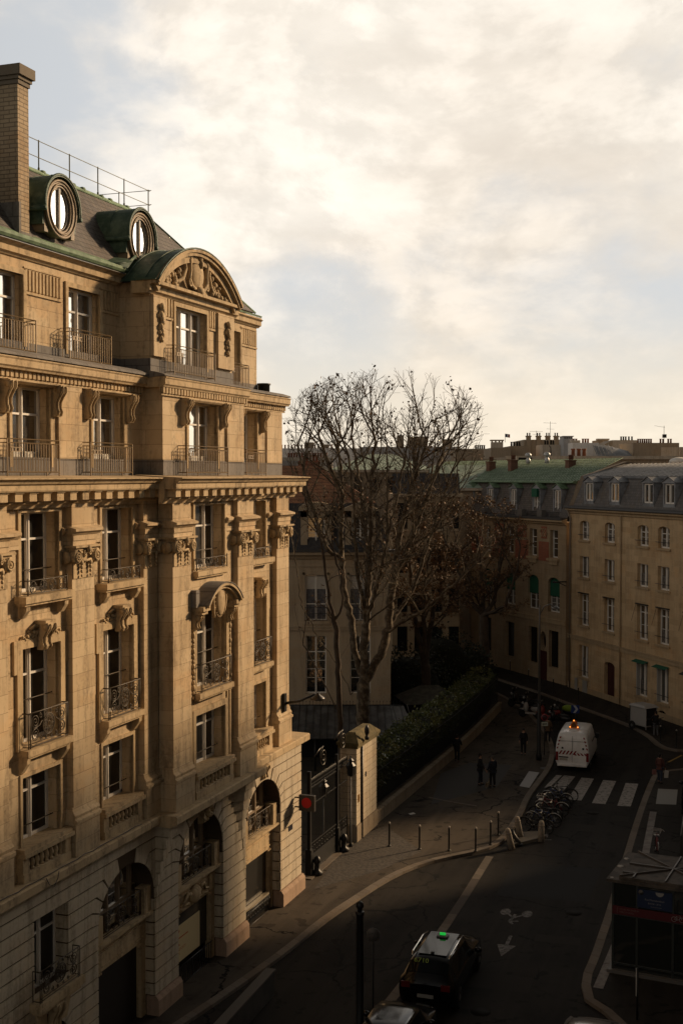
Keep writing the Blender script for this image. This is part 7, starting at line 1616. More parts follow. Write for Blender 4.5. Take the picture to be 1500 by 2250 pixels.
# ------------------------------------------------------------------ motorcycles
def moto(paint, cover=False):
    e = empty('motorcycle', (0, 0, 0))
    for x in (-0.62, 0.66):
        m = MB(); m.lathe([(0.15, -0.05), (0.27, -0.06), (0.29, 0), (0.27, 0.06), (0.15, 0.05)], (x, 0, 0.29), 16, axis='y'); m.build('wheel', M_TYRE, e)
    m = MB(); m.ball((-0.35, 0, 0.62), 0.42, 10, 8, (1.15, 0.42, 0.55)); m.ball((0.45, 0, 0.72), 0.30, 10, 8, (0.6, 0.75, 1.2)); m.box(-0.35, 0.45, -0.16, 0.16, 0.26, 0.38); m.ball((0.66, 0, 0.56), 0.2, 8, 6, (1.3, 0.45, 0.4)); m.build('body', paint, e)
    m = MB(); m.ball((-0.30, 0, 0.83), 0.36, 10, 6, (1.2, 0.42, 0.28)); m.build('seat', M_BLKPL, e)
    m = MB(); m.tube([(0.35, -0.36, 1.10), (0.45, -0.12, 1.12), (0.45, 0.12, 1.12), (0.35, 0.36, 1.10)], 0.02, 5); m.tube([(0.45, 0, 0.9), (0.45, 0, 1.12)], 0.03, 5)
    for s_ in (-1, 1): m.tube([(0.45, s_*0.3, 1.12), (0.48, s_*0.36, 1.32)], 0.008, 4)
    m.build('handlebar', M_BLKPL, e)
    for s_ in (-1, 1): m = MB(); m.ball((0.48, s_*0.37, 1.36), 0.075, 8, 6, (0.4, 1.1, 0.9)); m.build('mirror', M_CHROME, e)
    m = MB(); m.ball((0.68, 0, 0.98), 0.10, 8, 6); m.build('headlight', mat('lamp_glass', (0.35, 0.35, 0.35), 0.15), e)
    m = MB(); m.add([(0.60, -0.2, 1.0), (0.60, 0.2, 1.0), (0.46, 0.16, 1.42), (0.46, -0.16, 1.42)], [(0, 1, 2, 3)]); m.build('windshield', M_CGLASS, e)
    if cover: m = MB(); m.ball((-0.25, 0, 0.84), 0.40, 12, 8, (1.1, 0.75, 0.6)); m.build('rain_cover', mat('hivis_cover', (0.16, 0.24, 0.02), 0.6), e)
    return e
MG = 'motorcycles parked along the garden'
mo = [moto(mat('moto_black', (0.01, 0.01, 0.011), 0.3)), moto(mat('moto_red', (0.16, 0.015, 0.012), 0.35)), moto(mat('moto_white', (0.30, 0.29, 0.28), 0.35)), moto(mat('moto_black', (0.01, 0.01, 0.011), 0.3), True)]
used = set()
for k, (i, p, a, lab) in enumerate([(0, (12.9, 88.6), 150, 'black motorcycle farthest up the street'), (0, (13.6, 86.9), 160, 'black motorcycle between the farthest one and the pale scooter'), (2, (13.2, 84.9), 155, 'pale grey scooter in the row of motorcycles'), (1, (14.3, 84.4), 165, 'red scooter in the row of motorcycles'), (3, (15.4, 84.6), 160, 'scooter under a yellow-green cover'), (0, (14.6, 82.2), 150, 'black motorcycle nearest the white van')]):
    o = clone(mo[i]) if i in used else mo[i]; used.add(i); o.location = (p[0], p[1], 0.0 if p[0] > 13.7 else 0.12); o.rotation_euler = (radians(7), 0, radians(a)); tag(o, lab, 'motorcycle', MG)
# ------------------------------------------------------------------ bollards, posts, signs, lamps
def bollard(loc, lab, group='thin black bollards', h=1.10, first=[]):
    if not first:
        e = empty('bollard', loc); m = MB(); m.lathe([(0.085, 0), (0.085, 0.03), (0.05, 0.06), (0.042, 0.10), (0.040, h-0.12), (0.05, h-0.10), (0.045, h-0.06), (0.001, h-0.05)], (0, 0, 0), 10); m.build('post', M_BLACK, e)
        m = MB(); m.ball((0, 0, h-0.03), 0.055, 10, 8); m.build('ball_top', mat('worn_white_knob', (0.35, 0.31, 0.26), 0.4), e); first.append(e)
    else: e = clone(first[0]); e.location = loc
    return tag(e, lab, 'bollard', group)
for p, lab in (((2.17, 55.37), 'black bollard nearest the gate pillar'), ((3.51, 54.9), 'second black bollard from the gate pillar'), ((4.82, 54.7), 'third black bollard from the gate pillar, midway along the kerb'), ((6.0, 54.57), 'black bollard where the kerb starts to curve away'), ((6.79, 55.58), 'shorter looking black bollard just before the white bollards'), ((7.34, 57.13), 'black bollard behind the tilted white bollard')): bollard((p[0], p[1], 0.115), lab)
for p, lab in (((14.3, 104.0), 'black bollard farthest along the distant pavement'), ((15.2, 99.5), 'black bollard before the green-awning building'), ((16.4, 94.8), 'black bollard by the party line of the two far buildings'), ((17.6, 91.0), 'black bollard opposite the dark red door'), ((19.95, 84.6), 'black bollard before the white cabinet'), ((20.05, 76.9), 'tall black bollard at the side street corner'), ((20.7, 75.6), 'black bollard just round the side street corner')): bollard((p[0], p[1], 0.115), lab)
M_WB = stone('white_concrete', (0.30, 0.265, 0.22), (0.38, 0.335, 0.28), (0.25, 0.2, 0.15), 3, 9, 0.003, 0.1, stamt=0.8)
wb = tag(empty('stone_bollard', (8.33, 56.85, 0.1)), 'white concrete bollard leaning towards the bicycles', 'bollard', 'white concrete bollards'); m = MB(); m.lathe([(0.15, 0), (0.14, 0.5), (0.125, 0.88), (0.09, 0.97), (0.001, 1.0)], (0, 0, 0), 14); m.build('post', M_WB, wb); m = MB(); m.lathe([(0.138, 0.72), (0.136, 0.80)], (0, 0, 0), 14); m.build('band', M_WB, wb)
wb.rotation_euler = (0, radians(-10), 0)
o = clone(wb, loc=(9.22, 56.4, 0.02)); o.rotation_euler = (0, radians(1), 0); tag(o, 'upright white concrete bollard beside the bicycle wheel', 'bollard', 'white concrete bollards')
o = clone(wb, loc=(7.72, 55.3, 0.02)); o.rotation_euler = (radians(4), radians(-13), 0); tag(o, 'strongly tilted white concrete bollard at the tip of the kerb', 'bollard', 'white concrete bollards')
e = tag(empty('litter_bin', (8.15, 55.9, 0.0)), 'knocked over dark post lying between two white bollards', 'post'); m = MB(); m.tube([(0, 0, 0.08), (-0.2, 0.5, 0.35), (-0.25, 0.62, 0.55)], [0.10, 0.09, 0.07], 8); m.build('post', M_BLACK, e); m = MB(); m.lathe([(0.16, 0), (0.16, 0.08), (0.001, 0.09)], (0, 0, 0), 10); m.build('base', M_BLACK, e); e.name = 'fallen_post'
sm = empty('street_light', (11.67, 72.3, 0.11), 0, 'tall street light with a black base, pale shaft and curved arm beside the van', 'street light')
m = MB(); m.lathe([(0.17, 0), (0.17, 0.3), (0.12, 0.45), (0.11, 3.3), (0.08, 3.4)], (0, 0, 0), 12); m.build('base', M_BLACK, sm); m = MB(); m.lathe([(0.075, 3.3), (0.06, 7.9), (0.05, 9.2), (0.001, 9.25)], (0, 0, 0), 10); m.build('shaft', mat('grey_steel', (0.13, 0.12, 0.11), 0.45, 0.5), sm)
m = MB(); m.tube([(0, 0, 8.6), (0.25, 0, 9.1), (0.6, 0, 9.25), (0.85, 0, 9.12)], 0.035, 6); m.build('arm', MATS['grey_steel'], sm); m = MB(); m.lathe([(0.001, 0.16), (0.06, 0.15), (0.26, 0.02), (0.27, -0.02), (0.001, -0.03)], (0.95, 0, 9.0), 14); m.build('lamp_head', MATS['grey_steel'], sm)
lp = empty('lamp_post', (0.53, 35.2, 0.0), 0, 'thick black lamp post with a stepped top standing in the lay-by', 'lamp post')
m = MB(); m.lathe([(0.20, 0), (0.20, 0.5), (0.115, 0.7), (0.105, 4.25), (0.13, 4.28), (0.13, 4.36)], (0, 0, 0), 14); m.build('post', M_BLACK, lp); m = MB(); m.lathe([(0.07, 4.36), (0.07, 4.45), (0.12, 4.5), (0.10, 4.62), (0.001, 4.68)], (0, 0, 0), 12); m.build('finial', M_BLACK, lp)
rs = empty('round_sign', (0.96, 37.0, 0.0), 0, 'round sign plate seen from behind on a thin pole beside the lamp post', 'sign')
m = MB(); m.tube([(0, 0.03, 0), (0, 0.03, 3.2)], 0.025, 6); m.build('pole', M_BLACK, rs); m = MB(); m.lathe([(0.001, -0.01), (0.21, -0.01), (0.21, 0.01), (0.001, 0.01)], (0, 0, 3.0), 20, axis='y'); o = m.build('plate', mat('grey_plate', (0.10, 0.09, 0.08), 0.5), rs)
m = MB(); text_mesh(m, "SORTIE", 0.10, lambda x, y: (x, -0.014, 3.03+y)); text_mesh(m, "P", 0.08, lambda x, y: (x, -0.014, 2.92+y)); m.build('lettering', mat('plate_text', (0.04, 0.035, 0.03), 0.5), rs)
ns = empty('no_parking_sign', (12.2, 73.5, 0.11), 0, 'round red rimmed sign above a white plate next to the street light', 'sign')
m = MB(); m.tube([(0, 0.03, 0), (0, 0.03, 2.55)], 0.025, 6); m.build('pole', M_BLACK, ns)
m = MB(); m.lathe([(0.001, -0.012), (0.21, -0.012), (0.21, 0.012), (0.001, 0.012)], (0, 0, 2.3), 24, axis='y'); m.build('rim', mat('sign_rim', (0.34, 0.05, 0.06), 0.5), ns); m = MB(); m.lathe([(0.001, -0.018), (0.165, -0.018), (0.165, -0.01)], (0, 0, 2.3), 24, axis='y'); m.build('disc', mat('disc_dark', (0.045, 0.01, 0.012), 0.5), ns)
m = MB(); m.box(-0.19, 0.19, -0.015, 0.01, 1.78, 2.02); m.build('lower_plate', mat('plate_pale', (0.38, 0.40, 0.33), 0.6), ns); m = MB(); m.prism([(-0.13, 0.03), (0.1, 0.03), (0.1, 0.06), (0.13, 0), (0.1, -0.06), (0.1, -0.02), (-0.13, -0.04)], lambda p: (p[0], -0.02, 1.9+p[1]), lambda p: (p[0], -0.016, 1.9+p[1])); m.build('arrow', M_BLKPL, ns)
bs_ = empty('chevron_sign', (15.75, 82.5, 0.0), 0, 'small blue sign with a white chevron behind the van roof', 'sign')
m = MB(); m.tube([(0, 0.03, 0), (0, 0.03, 1.1)], 0.03, 6); m.build('pole', M_BLACK, bs_); m = MB(); m.box(-0.28, 0.28, -0.01, 0.01, 0.9, 1.45); m.build('plate', mat('blue_sign', (0.01, 0.03, 0.16), 0.5), bs_)
m = MB(); m.prism([(-0.14, 0.25), (0.02, 0.25), (0.20, 0.0), (0.02, -0.25), (-0.14, -0.25), (0.04, 0.0)], lambda p: (p[0], -0.016, 1.18+p[1]), lambda p: (p[0], -0.012, 1.18+p[1])); m.build('chevron', mat('chevron_white', (0.42, 0.45, 0.50), 0.5), bs_)
tl = empty('traffic_light', (5.4, 101, 0.0), 0, 'far traffic light showing red through the branches', 'traffic light')
m = MB(); m.tube([(0, 0.1, 0), (0, 0.1, 6.6)], 0.06, 6); m.build('pole', M_BLACK, tl); m = MB(); m.box(-0.17, 0.17, -0.12, 0.1, 5.8, 6.7); m.build('housing', M_BLACK, tl); m = MB(); m.ball((0, -0.12, 6.45), 0.13, 10, 8, (1, 0.5, 1)); m.build('red_lamp', mat('red_lamp', (0.8, 0.02, 0.02), 0.4, emit=((1.0, 0.02, 0.05), 5.0)), tl)
e = empty('post', (9.15, 37.6, 0.11), 0, 'thin dark post with a bright strip on its top below the kiosk', 'post'); m = MB(); m.tube([(0, 0, 0), (0, 0, 1.62)], 0.035, 8); m.build('shaft', M_BLACK, e); m = MB(); m.box(-0.05, -0.03, -0.03, 0.0, 0.75, 1.62); m.build('reflective_strip', mat('reflective', (0.55, 0.5, 0.45), 0.4), e)
e = empty('paper_sheet', (3.5, 60.7, 0.124), 0.5, 'white sheet of paper lying on the pavement', 'paper'); m = MB(); m.add([(-0.16, -0.12, 0), (0.16, -0.10, 0.004), (0.17, 0.12, 0.02), (-0.14, 0.13, 0.0)], [(0, 1, 2, 3)]); m.build('sheet', mat('paper_white', (0.7, 0.68, 0.64), 0.8), e)
lw = empty('planter', (-2.3, 39.5, 0.1), STA+pi+radians(0), 'long low dark parapet along the pavement edge by the building', 'parapet')
m = MB(); m.box(0, 14, -0.14, 0.14, 0, 0.78); m.build('wall', mat('dark_panel', (0.035, 0.032, 0.028), 0.7, noise=(1.5, (0.055, 0.05, 0.043), 0.4, 0.6)), lw); m = MB(); m.box(-0.03, 14, -0.17, 0.17, 0.78, 0.84); m.build('coping', mat('coping_grey', (0.085, 0.075, 0.065), 0.7), lw)
lw.name = 'parapet'
# ------------------------------------------------------------------ glazed bicycle-park kiosk
KA = radians(-25.5); kk = empty('kiosk', (9.15, 41.3, 0.11), KA, 'glazed kiosk with a flat cross-braced roof, blue panel and red band over the bicycle park', 'kiosk')
M_KF = mat('kiosk_frame', (0.045, 0.05, 0.045), 0.45, 0.4); KW, KD, KH = 3.3, 3.0, 3.12
m = MB(); m.box(-0.12, KW+0.1, -0.14, KD+0.1, 0, 0.12); m.build('base', mat('kiosk_base', (0.12, 0.11, 0.10), 0.6), kk)
for x in (0.05, 0.86, 2.05, 2.75, KW-0.05):
    m = MB(); m.box(x-0.035, x+0.035, 0.0, 0.07, 0.1, KH); m.build('post', M_KF, kk)
for y in (1.4, KD-0.05):
    for x in (0.05, KW-0.05): m = MB(); m.box(x-0.035, x+0.035, y-0.035, y+0.035, 0.1, KH); m.build('post', M_KF, kk)
for z in (0.32, 2.0):
    m = MB(); m.box(0.05, KW-0.05, 0.0, 0.06, z-0.03, z+0.03); m.build('rail', M_KF, kk); m = MB(); m.box(0.02, 0.08, 0.05, KD-0.05, z-0.03, z+0.03); m.build('rail', M_KF, kk)
M_KG = glass('kiosk_glass', (0.008, 0.010, 0.008), 0.05, 0.0)
m = MB(); m.box(0.05, KW-0.05, 0.03, 0.045, 0.12, KH); m.build('front_glazing', M_KG, kk); m = MB(); m.box(0.04, 0.055, 0.07, KD-0.07, 0.12, KH); m.build('side_glazing', M_KG, kk)
m = MB(); m.box(0.05, KW-0.05, KD-0.07, KD-0.05, 0.12, KH); m.box(KW-0.06, KW-0.045, 0.07, KD-0.07, 0.12, KH); m.build('back_glazing', M_KG, kk)
m = MB(); m.box(0.04, KW, -0.035, -0.005, 2.02, 2.30); m.build('red_band', mat('kiosk_red', (0.075, 0.005, 0.008), 0.6), kk)
m = MB(); m.box(0.88, 2.03, -0.04, -0.005, 2.36, 2.98); m.build('blue_panel', mat('kiosk_blue', (0.008, 0.018, 0.055), 0.45), kk)
M_KT = mat('kiosk_text', (0.26, 0.25, 0.24), 0.5); M_KTR = mat('kiosk_text_dim', (0.16, 0.11, 0.10), 0.5)
m = MB(); text_mesh(m, "P", 0.17, lambda x, y: (1.0+x, -0.046, 2.88+y)); m.lathe([(0.075, -0.043), (0.085, -0.046)], (1.0, 0, 2.88), 14, axis='y'); text_mesh(m, "Rue Montalembert", 0.085, lambda x, y: (1.45+x, -0.046, 2.66+y)); text_mesh(m, "8 H 30 - 20 H", 0.075, lambda x, y: (1.45+x, -0.046, 2.54+y)); text_mesh(m, "ouvert tous les jours", 0.045, lambda x, y: (1.5+x, -0.046, 2.44+y)); m.build('panel_lettering', M_KT, kk)
m = MB(); m.add([(1.62+0.14*cos(a), -0.045, 2.95+0.14*sin(a)) for a in [pi+pi*k/12 for k in range(13)]], [tuple(range(13))]); m.build('panel_badge', M_KT, kk)
m = MB(); text_mesh(m, "ACCES ASCENSEUR", 0.075, lambda x, y: (0.28+x, -0.04, 2.21+y), align='LEFT'); text_mesh(m, "PARC A VELOS", 0.075, lambda x, y: (0.28+x, -0.04, 2.11+y), align='LEFT'); m.box(0.20, 0.21, -0.04, -0.036, 2.06, 2.27); m.build('band_lettering', M_KTR, kk)
m = MB()
for sx in (-1, 1): m.tube([(2.22+sx*0.13+0.08*cos(2*pi*k/14), -0.04, 2.14+0.08*sin(2*pi*k/14)) for k in range(15)], 0.008, 4)
m.tube([(2.09, -0.04, 2.14), (2.17, -0.04, 2.24), (2.30, -0.04, 2.22), (2.22, -0.04, 2.12), (2.09, -0.04, 2.14)], 0.007, 4); m.tube([(2.22, -0.04, 2.12), (2.16, -0.04, 2.26)], 0.007, 4); m.tube([(2.35, -0.04, 2.14), (2.29, -0.04, 2.27), (2.25, -0.04, 2.27)], 0.007, 4); m.build('bicycle_symbol', M_KT, kk)
M_KR = mat('kiosk_roof', (0.10, 0.083, 0.068), 0.75, 0.0, (1.8, (0.055, 0.046, 0.038), 0.42, 0.62), spec=0.2)
m = MB(); m.box(-0.14, KW+0.2, -0.16, KD+0.1, KH, KH+0.10); m.build('roof', M_KR, kk); m = MB(); m.box(0.26, KW+0.05, -0.02, KD-0.03, KH+0.10, KH+0.19); m.build('roof_plate', M_KR, kk)
m = MB(); rx0, rx1, ry0, ry1, rz_ = 0.28, KW, 0.0, KD-0.05, KH+0.22; cx_, cy_ = (rx0+rx1)/2, (ry0+ry1)/2
for a, b in (((rx0, ry0), (rx1, ry1)), ((rx0, ry1), (rx1, ry0)), ((rx0, cy_), (rx1, cy_)), ((cx_, ry0), (cx_, ry1)), ((rx0+0.45, ry0), (rx0+0.45, ry0+0.45)), ((rx1-0.45, ry0), (rx1-0.45, ry0+0.45)), ((rx1-0.45, ry1), (rx1-0.45, ry1-0.45)), ((rx0, ry0+0.45), (rx0+0.45, ry0+0.45))): 
    m.tube([(a[0], a[1], rz_), (b[0], b[1], rz_)], 0.035, 4, smooth=False)
m.build('roof_braces', mat('brace_steel', (0.09, 0.075, 0.065), 0.5, 0.3), kk)
m = MB(); 
for y, r_ in ((2.3, 0.10), (1.35, 0.12), (0.05, 0.06)): m.ball((0.0, y, KH+0.10), r_, 8, 5, (1, 1.3, 0.15))
m.build('droppings', mat('dropping_white', (0.40, 0.37, 0.33), 0.8), kk)
m = MB(); m.box(0.5, 2.8, 1.4, 2.7, 0.12, 1.5); m.build('lift_shaft', mat('shaft_dark', (0.006, 0.006, 0.006), 0.6), kk); m = MB(); m.box(0.4, 2.9, 1.35, 1.40, 1.6, 1.72); m.build('inner_rail', mat('olive_rail', (0.09, 0.085, 0.05), 0.5), kk)
st = empty('stair_entrance', (15.0, 53.6, 0.11), STA - pi/2, 'dark stair opening with a sloping side rail behind the kiosk', 'stairs')
m = MB(); m.box(0.0, 2.4, 0, 5.5, 0.0, 0.015); m.build('opening', M_BLACK, st)
for k in range(3): m = MB(); m.box(0.35, 2.3, 0.3+k*0.42, 0.52+k*0.42, 0.02+k*0.03, 0.06+k*0.08); m.build('step', mat('step_stone', (0.17-0.03*k, 0.155-0.03*k, 0.14-0.03*k), 0.7), st)
m = MB(); m.box(-0.12, 0.0, 0, 5.5, 0, 1.0); m.build('side_panel', mat('steel_panel', (0.06, 0.055, 0.05), 0.4, 0.4), st); m = MB(); m.tube([(-0.06, 0, 1.05), (-0.06, 5.5, 1.05)], 0.04, 6); m.build('handrail', MATS['grey_steel'], st)
cbx = empty('delivery_trike', (20.1, 81.4, 0.0), radians(-62), 'tall white box cargo trike with its door open at the far kerb', 'cargo bike')
M_BOX = mat('box_white', (0.34, 0.33, 0.32), 0.5)
m = MB(); m.box(-0.75, 0.75, -0.5, 0.5, 0.35, 0.40); m.box(-0.75, -0.71, -0.5, 0.5, 0.35, 1.6); m.box(-0.75, 0.75, 0.46, 0.5, 0.35, 1.6); m.box(-0.75, 0.75, -0.5, -0.46, 0.35, 1.6); m.build('box', M_BOX, cbx)
m = MB(); m.add([(-0.85, -0.6, 1.6), (0.85, -0.6, 1.6), (0.85, 0.6, 1.6), (-0.85, 0.6, 1.6), (-0.6, -0.45, 1.75), (0.6, -0.45, 1.75), (0.6, 0.45, 1.75), (-0.6, 0.45, 1.75)], [(0,3,2,1),(4,5,6,7),(0,1,5,4),(1,2,6,5),(2,3,7,6),(3,0,4,7)]); m.build('roof', M_BOX, cbx)
m = MB(); m.obox((1.05, -0.75, 0.95), (0.75, -0.66, 0), (0.66, 0.75, 0), (0, 0, 1), 0.42, 0.02, 0.6); m.build('door', M_BOX, cbx)
m = MB(); m.box(0.66, 0.70, -0.44, 0.44, 0.42, 1.55); m.build('inside', M_DARK, cbx)
for x, y in ((-0.5, -0.56), (-0.5, 0.56)): wheel(cbx, x, y, 0.30, 0.08)
m = MB(); m.tube([(1.75+0.33*cos(2*pi*k/18), 0, 0.33+0.33*sin(2*pi*k/18)) for k in range(19)], 0.03, 5, cap=False); m.build('front_wheel', M_TYRE, cbx); m = MB(); m.tube([(0.7, 0, 0.4), (1.3, 0, 0.45), (1.6, 0, 1.0)], 0.03, 5); m.tube([(1.75, 0, 0.33), (1.6, 0, 1.05)], 0.03, 5); m.tube([(1.55, -0.3, 1.08), (1.6, 0, 1.05), (1.55, 0.3, 1.08)], 0.02, 5); m.build('frame', M_BLKPL, cbx)
# ------------------------------------------------------------------ people
M_SKIN = mat('skin', (0.30, 0.17, 0.11), 0.6)
def skinned(name, verts, edges, radii, m_, parent, sub=1):
    me = bpy.data.meshes.new(name); me.from_pydata(verts, edges, []); me.materials.append(m_); o = bpy.data.objects.new(name, me); COL.objects.link(o); o.parent = parent
    md = o.modifiers.new('skin', 'SKIN'); md.use_smooth_shade = True
    if not me.skin_vertices: me.update()
    sv = me.skin_vertices[0].data
    for i, r in enumerate(radii): sv[i].radius = (r if isinstance(r, tuple) else (r, r))
    sv[0].use_root = True
    s_ = o.modifiers.new('sub', 'SUBSURF'); s_.levels = sub; s_.render_levels = sub; return o
def person(loc, rz, label, H, coat, legs, hair, walk=0.12, arm=(0.1, 0.1), hood=False, shoe=(0.02, 0.02, 0.02), long_coat=False, lean=0.0, forearm=0.10):
    e = empty('person', loc, rz, label, 'person', 'people in the street'); k = H/1.75; K_ = lambda p: (p[0]*k, p[1]*k, p[2]*k)   # faces +X
    V = [(0, 0, 0.95), (lean*0.4, 0, 1.12), (lean, 0, 1.32), (lean*1.2, 0, 1.46), (lean*1.4, 0, 1.53), (lean*1.5+0.01, 0, 1.60), (lean*1.5+0.015, 0, 1.68), (lean*1.5, 0, 1.74)]
    E = [(i, i+1) for i in range(7)]; R = [(.13, .16), (.11, .14), (.12, .17), (.08, .12), (.055, .055), (.075, .07), (.09, .078), (.06, .055)]
    fing = []
    for s_ in (-1, 1):
        b = len(V); st_ = walk*s_; sh = (lean*1.1, s_*0.19, 1.42); a = arm[0 if s_ < 0 else 1]
        V += [(0, s_*0.10, 0.88), (st_*0.5+0.03, s_*0.11, 0.50), (st_, s_*0.11, 0.09), (st_+0.16, s_*0.12, 0.035)]; E += [(0, b), (b, b+1), (b+1, b+2), (b+2, b+3)]; R += [.095, .062, .042, .035]
        b = len(V); el = (sh[0]-0.02+a*0.5, s_*0.25, 1.13); wr = (el[0]+forearm+a*0.6, s_*0.24, 0.90+a*0.35); pm = (wr[0]+0.03, wr[1], wr[2]-0.07)
        V += [sh, el, wr, pm]; E += [(3, b), (b, b+1), (b+1, b+2), (b+2, b+3)]; R += [.065, .046, .030, (.020, .036)]
        for q in range(5):
            f0 = len(V); y_ = pm[1] + (q-2)*0.016 if q < 4 else pm[1]-s_*0.03; ln = (0.07, 0.085, 0.08, 0.06, 0.045)[q]
            z_ = pm[2]-0.02 if q < 4 else pm[2]+0.02
            V += [(pm[0]+0.008, y_, z_-ln*0.5), (pm[0]+0.025, y_, z_-ln)]; E += [(b+3, f0), (f0, f0+1)]; R += [.009, .007]
    skinned('body', [K_(v) for v in V], E, [tuple(x*k for x in r) if isinstance(r, tuple) else r*k for r in R], M_SKIN, e)
    # face: nose, ears, eyes
    hx = lean*1.5+0.015
    m = MB(); m.ball(K_((hx+0.095, 0, 1.655)), 0.016*k, 6, 5, (1.2, 0.8, 1.2))
    for s_ in (-1, 1): m.ball(K_((hx, s_*0.082, 1.66)), 0.022*k, 6, 5, (0.7, 0.4, 1.2))
    m.ball(K_((hx+0.085, 0, 1.615)), 0.018*k, 6, 4, (0.4, 1.2, 0.4)); m.build('face', M_SKIN, e)
    for s_ in (-1, 1): m = MB(); m.ball(K_((hx+0.083, s_*0.032, 1.685)), 0.010*k, 6, 5); m.build('eye', M_BLKPL, e)
    m = MB(); m.ball(K_((hx-0.02, 0, 1.70)), 0.105*k, 12, 8, (1.0, 0.86, 0.95)); m.ball(K_((hx-0.06, 0, 1.64)), 0.08*k, 8, 6, (0.8, 0.95, 1.2 if not hood else 1.6)); m.build('hair', hair, e)
    # coat and trousers
    z0 = 0.62 if long_coat else 0.86
    cv_ = [(0, 0, 1.0), (lean*0.4, 0, 1.14), (lean, 0, 1.33), (lean*1.2, 0, 1.45), (0, 0, z0)]; ce = [(0, 1), (1, 2), (2, 3), (0, 4)]; crd = [(.155, .185), (.135, .165), (.14, .195), (.09, .13), (.16, .19)]
    for s_ in (-1, 1):
        b = len(cv_); a = arm[0 if s_ < 0 else 1]; sh = (lean*1.1, s_*0.19, 1.42); el = (sh[0]-0.02+a*0.5, s_*0.25, 1.13); wr = (el[0]+forearm+a*0.6-0.01, s_*0.24, 0.915+a*0.35)
        cv_ += [sh, el, wr]; ce += [(3, b), (b, b+1), (b+1, b+2)]; crd += [.078, .062, .048]
    skinned('jacket', [K_(v) for v in cv_], ce, [tuple(x*k for x in r) if isinstance(r, tuple) else r*k for r in crd], coat, e)
    tv = [(0, 0, 0.93)]; te = []; tr = [(.14, .165)]
    for s_ in (-1, 1):
        b = len(tv); st_ = walk*s_; tv += [(0, s_*0.10, 0.86), (st_*0.5+0.03, s_*0.11, 0.50), (st_, s_*0.11, 0.10)]; te += [(0, b), (b, b+1), (b+1, b+2)]; tr += [.105, .075, .060]
    skinned('trousers', [K_(v) for v in tv], te, [tuple(x*k for x in r) if isinstance(r, tuple) else r*k for r in tr], legs, e)
    for s_ in (-1, 1): m = MB(); m.ball(K_((walk*s_+0.06, s_*0.115, 0.045)), 0.10*k, 10, 6, (1.35, 0.5, 0.5)); m.build('shoe', mat('shoe_%d' % int(shoe[0]*100), shoe, 0.6), e)
    return e
CB = mat('cloth_black', (0.010, 0.010, 0.012), 0.85); CN = mat('cloth_navy', (0.014, 0.018, 0.030), 0.85); CJ = mat('cloth_denim', (0.030, 0.038, 0.060), 0.85); CT = mat('cloth_tan', (0.11, 0.065, 0.032), 0.85); CR = mat('cloth_rust', (0.085, 0.032, 0.025), 0.85); CG = mat('cloth_grey', (0.10, 0.10, 0.11), 0.85); HB_ = mat('hair_dark', (0.010, 0.007, 0.005), 0.7); HG_ = mat('hair_grey', (0.07, 0.06, 0.05), 0.7)
person((7.53, 66.4, 0.12), radians(-20), 'person in dark jacket facing the companion with the dog', 1.70, CB, CN, HB_, 0.05, (0.25, 0.1))
person((8.15, 65.9, 0.12), radians(120), 'person in dark coat seen from behind, standing closest to the little dog', 1.70, CN, CB, HG_, 0.03)
person((6.78, 71.8, 0.12), radians(75), 'person in dark coat walking away beside the low garden wall', 1.60, CB, CB, HB_, 0.14, (0.3, 0.1))
person((10.95, 73.6, 0.12), radians(-100), 'person in black standing on the pavement near the street light with a hand raised', 1.58, CB, CB, HB_, 0.05, (0.5, 0.05))
person((13.05, 77.4, 0.0), radians(80), 'person in a tan jacket walking behind the round sign', 1.65, CT, CB, HB_, 0.10)
person((20.35, 79.2, 0.0), radians(110), 'person in dark top and pale grey trousers at the open cargo box', 1.68, CB, CG, HB_, 0.05, (0.6, 0.6), shoe=(0.5, 0.5, 0.5))
w1 = person((17.4, 66.8, 0.12), radians(50), 'woman in rust coloured jacket carrying white bags at the crossing', 1.60, CR, CJ, HB_, 0.08, hood=True); w1.name = 'person'
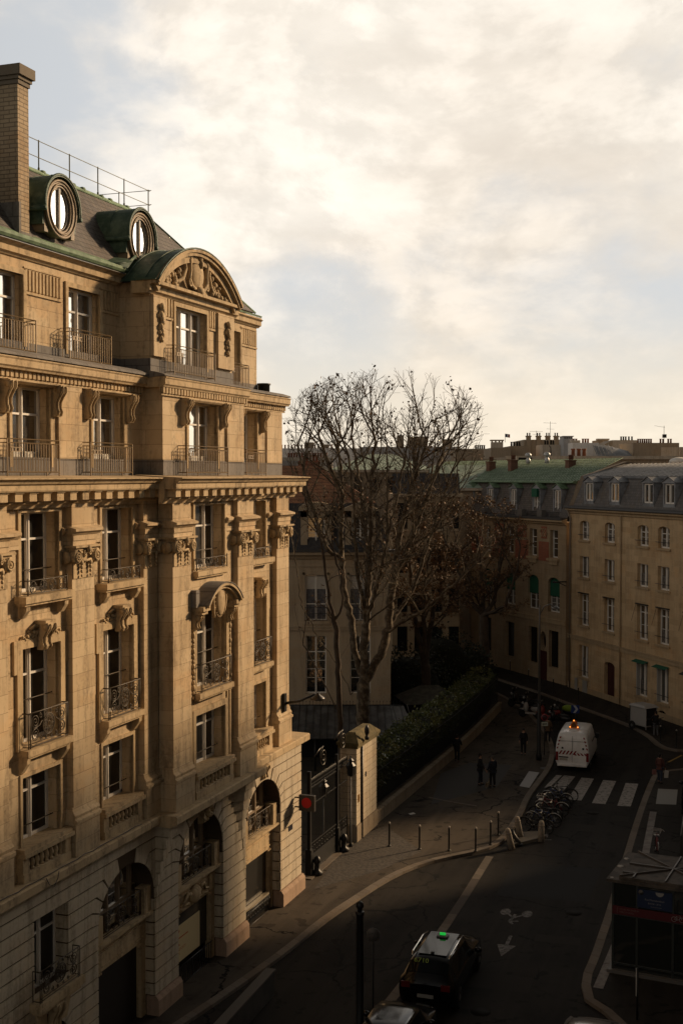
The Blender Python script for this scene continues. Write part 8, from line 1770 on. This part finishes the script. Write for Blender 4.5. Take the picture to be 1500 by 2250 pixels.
bg_ = empty('shopping_bag', (17.72, 66.72, 0.12), 0, 'white shopping bag held by the woman in rust', 'bag', 'shopping bags'); m = MB(); m.prism([(-0.10, 0), (0.10, 0), (0.13, 0.36), (-0.05, 0.42)], lambda p: (p[0], -0.06, 0.32+p[1]), lambda p: (p[0], 0.06, 0.32+p[1])); m.build('bag', mat('bag_white', (0.45, 0.43, 0.40), 0.7), bg_); m = MB(); m.tube([(0.0, 0, 0.72), (-0.02, 0, 0.86), (0.04, 0, 0.72)], 0.008, 4); m.build('handle', M_BLKPL, bg_)
bg_ = empty('shopping_bag', (17.12, 66.9, 0.12), 0, 'pink bag held by the woman in rust', 'bag', 'shopping bags'); m = MB(); m.prism([(-0.11, 0), (0.11, 0), (0.10, 0.26), (-0.10, 0.26)], lambda p: (p[0], -0.05, 0.46+p[1]), lambda p: (p[0], 0.05, 0.46+p[1])); m.build('bag', mat('bag_pink', (0.22, 0.10, 0.09), 0.7), bg_); m = MB(); m.tube([(-0.05, 0, 0.72), (0, 0, 0.84), (0.05, 0, 0.72)], 0.008, 4); m.build('handle', M_BLKPL, bg_)
dg = empty('dog', (7.87, 65.75, 0.12), radians(60), 'small pale dog between the two standing people', 'dog')
V = [(0, 0, 0.24), (0.13, 0, 0.25), (0.20, 0, 0.31), (0.26, 0, 0.38), (0.35, 0, 0.36), (-0.13, 0, 0.25), (-0.20, 0, 0.30), (-0.25, 0, 0.40)]; E = [(0, 1), (1, 2), (2, 3), (3, 4), (0, 5), (5, 6), (6, 7)]; R = [.068, .078, .05, .052, .026, .065, .022, .014]
for x, s_ in ((0.13, -1), (0.13, 1), (-0.14, -1), (-0.14, 1)):
    b = len(V); V += [(x, s_*0.05, 0.20), (x+(0.01 if x > 0 else -0.035), s_*0.05, 0.10), (x+0.01, s_*0.05, 0.02), (x+0.04, s_*0.05, 0.012)]; E += [(1 if x > 0 else 5, b), (b, b+1), (b+1, b+2), (b+2, b+3)]; R += [.034, .020, .016, .013]
skinned('body', V, E, R, mat('pale_fur', (0.20, 0.15, 0.09), 0.9), dg)
m = MB(); 
for s_ in (-1, 1): m.prism([(0.24, 0.40), (0.29, 0.40), (0.26, 0.47)], lambda p: (p[0], s_*0.028, p[1]), lambda p: (p[0]-0.01, s_*0.048, p[1]))
m.build('ears', MATS['pale_fur'], dg)
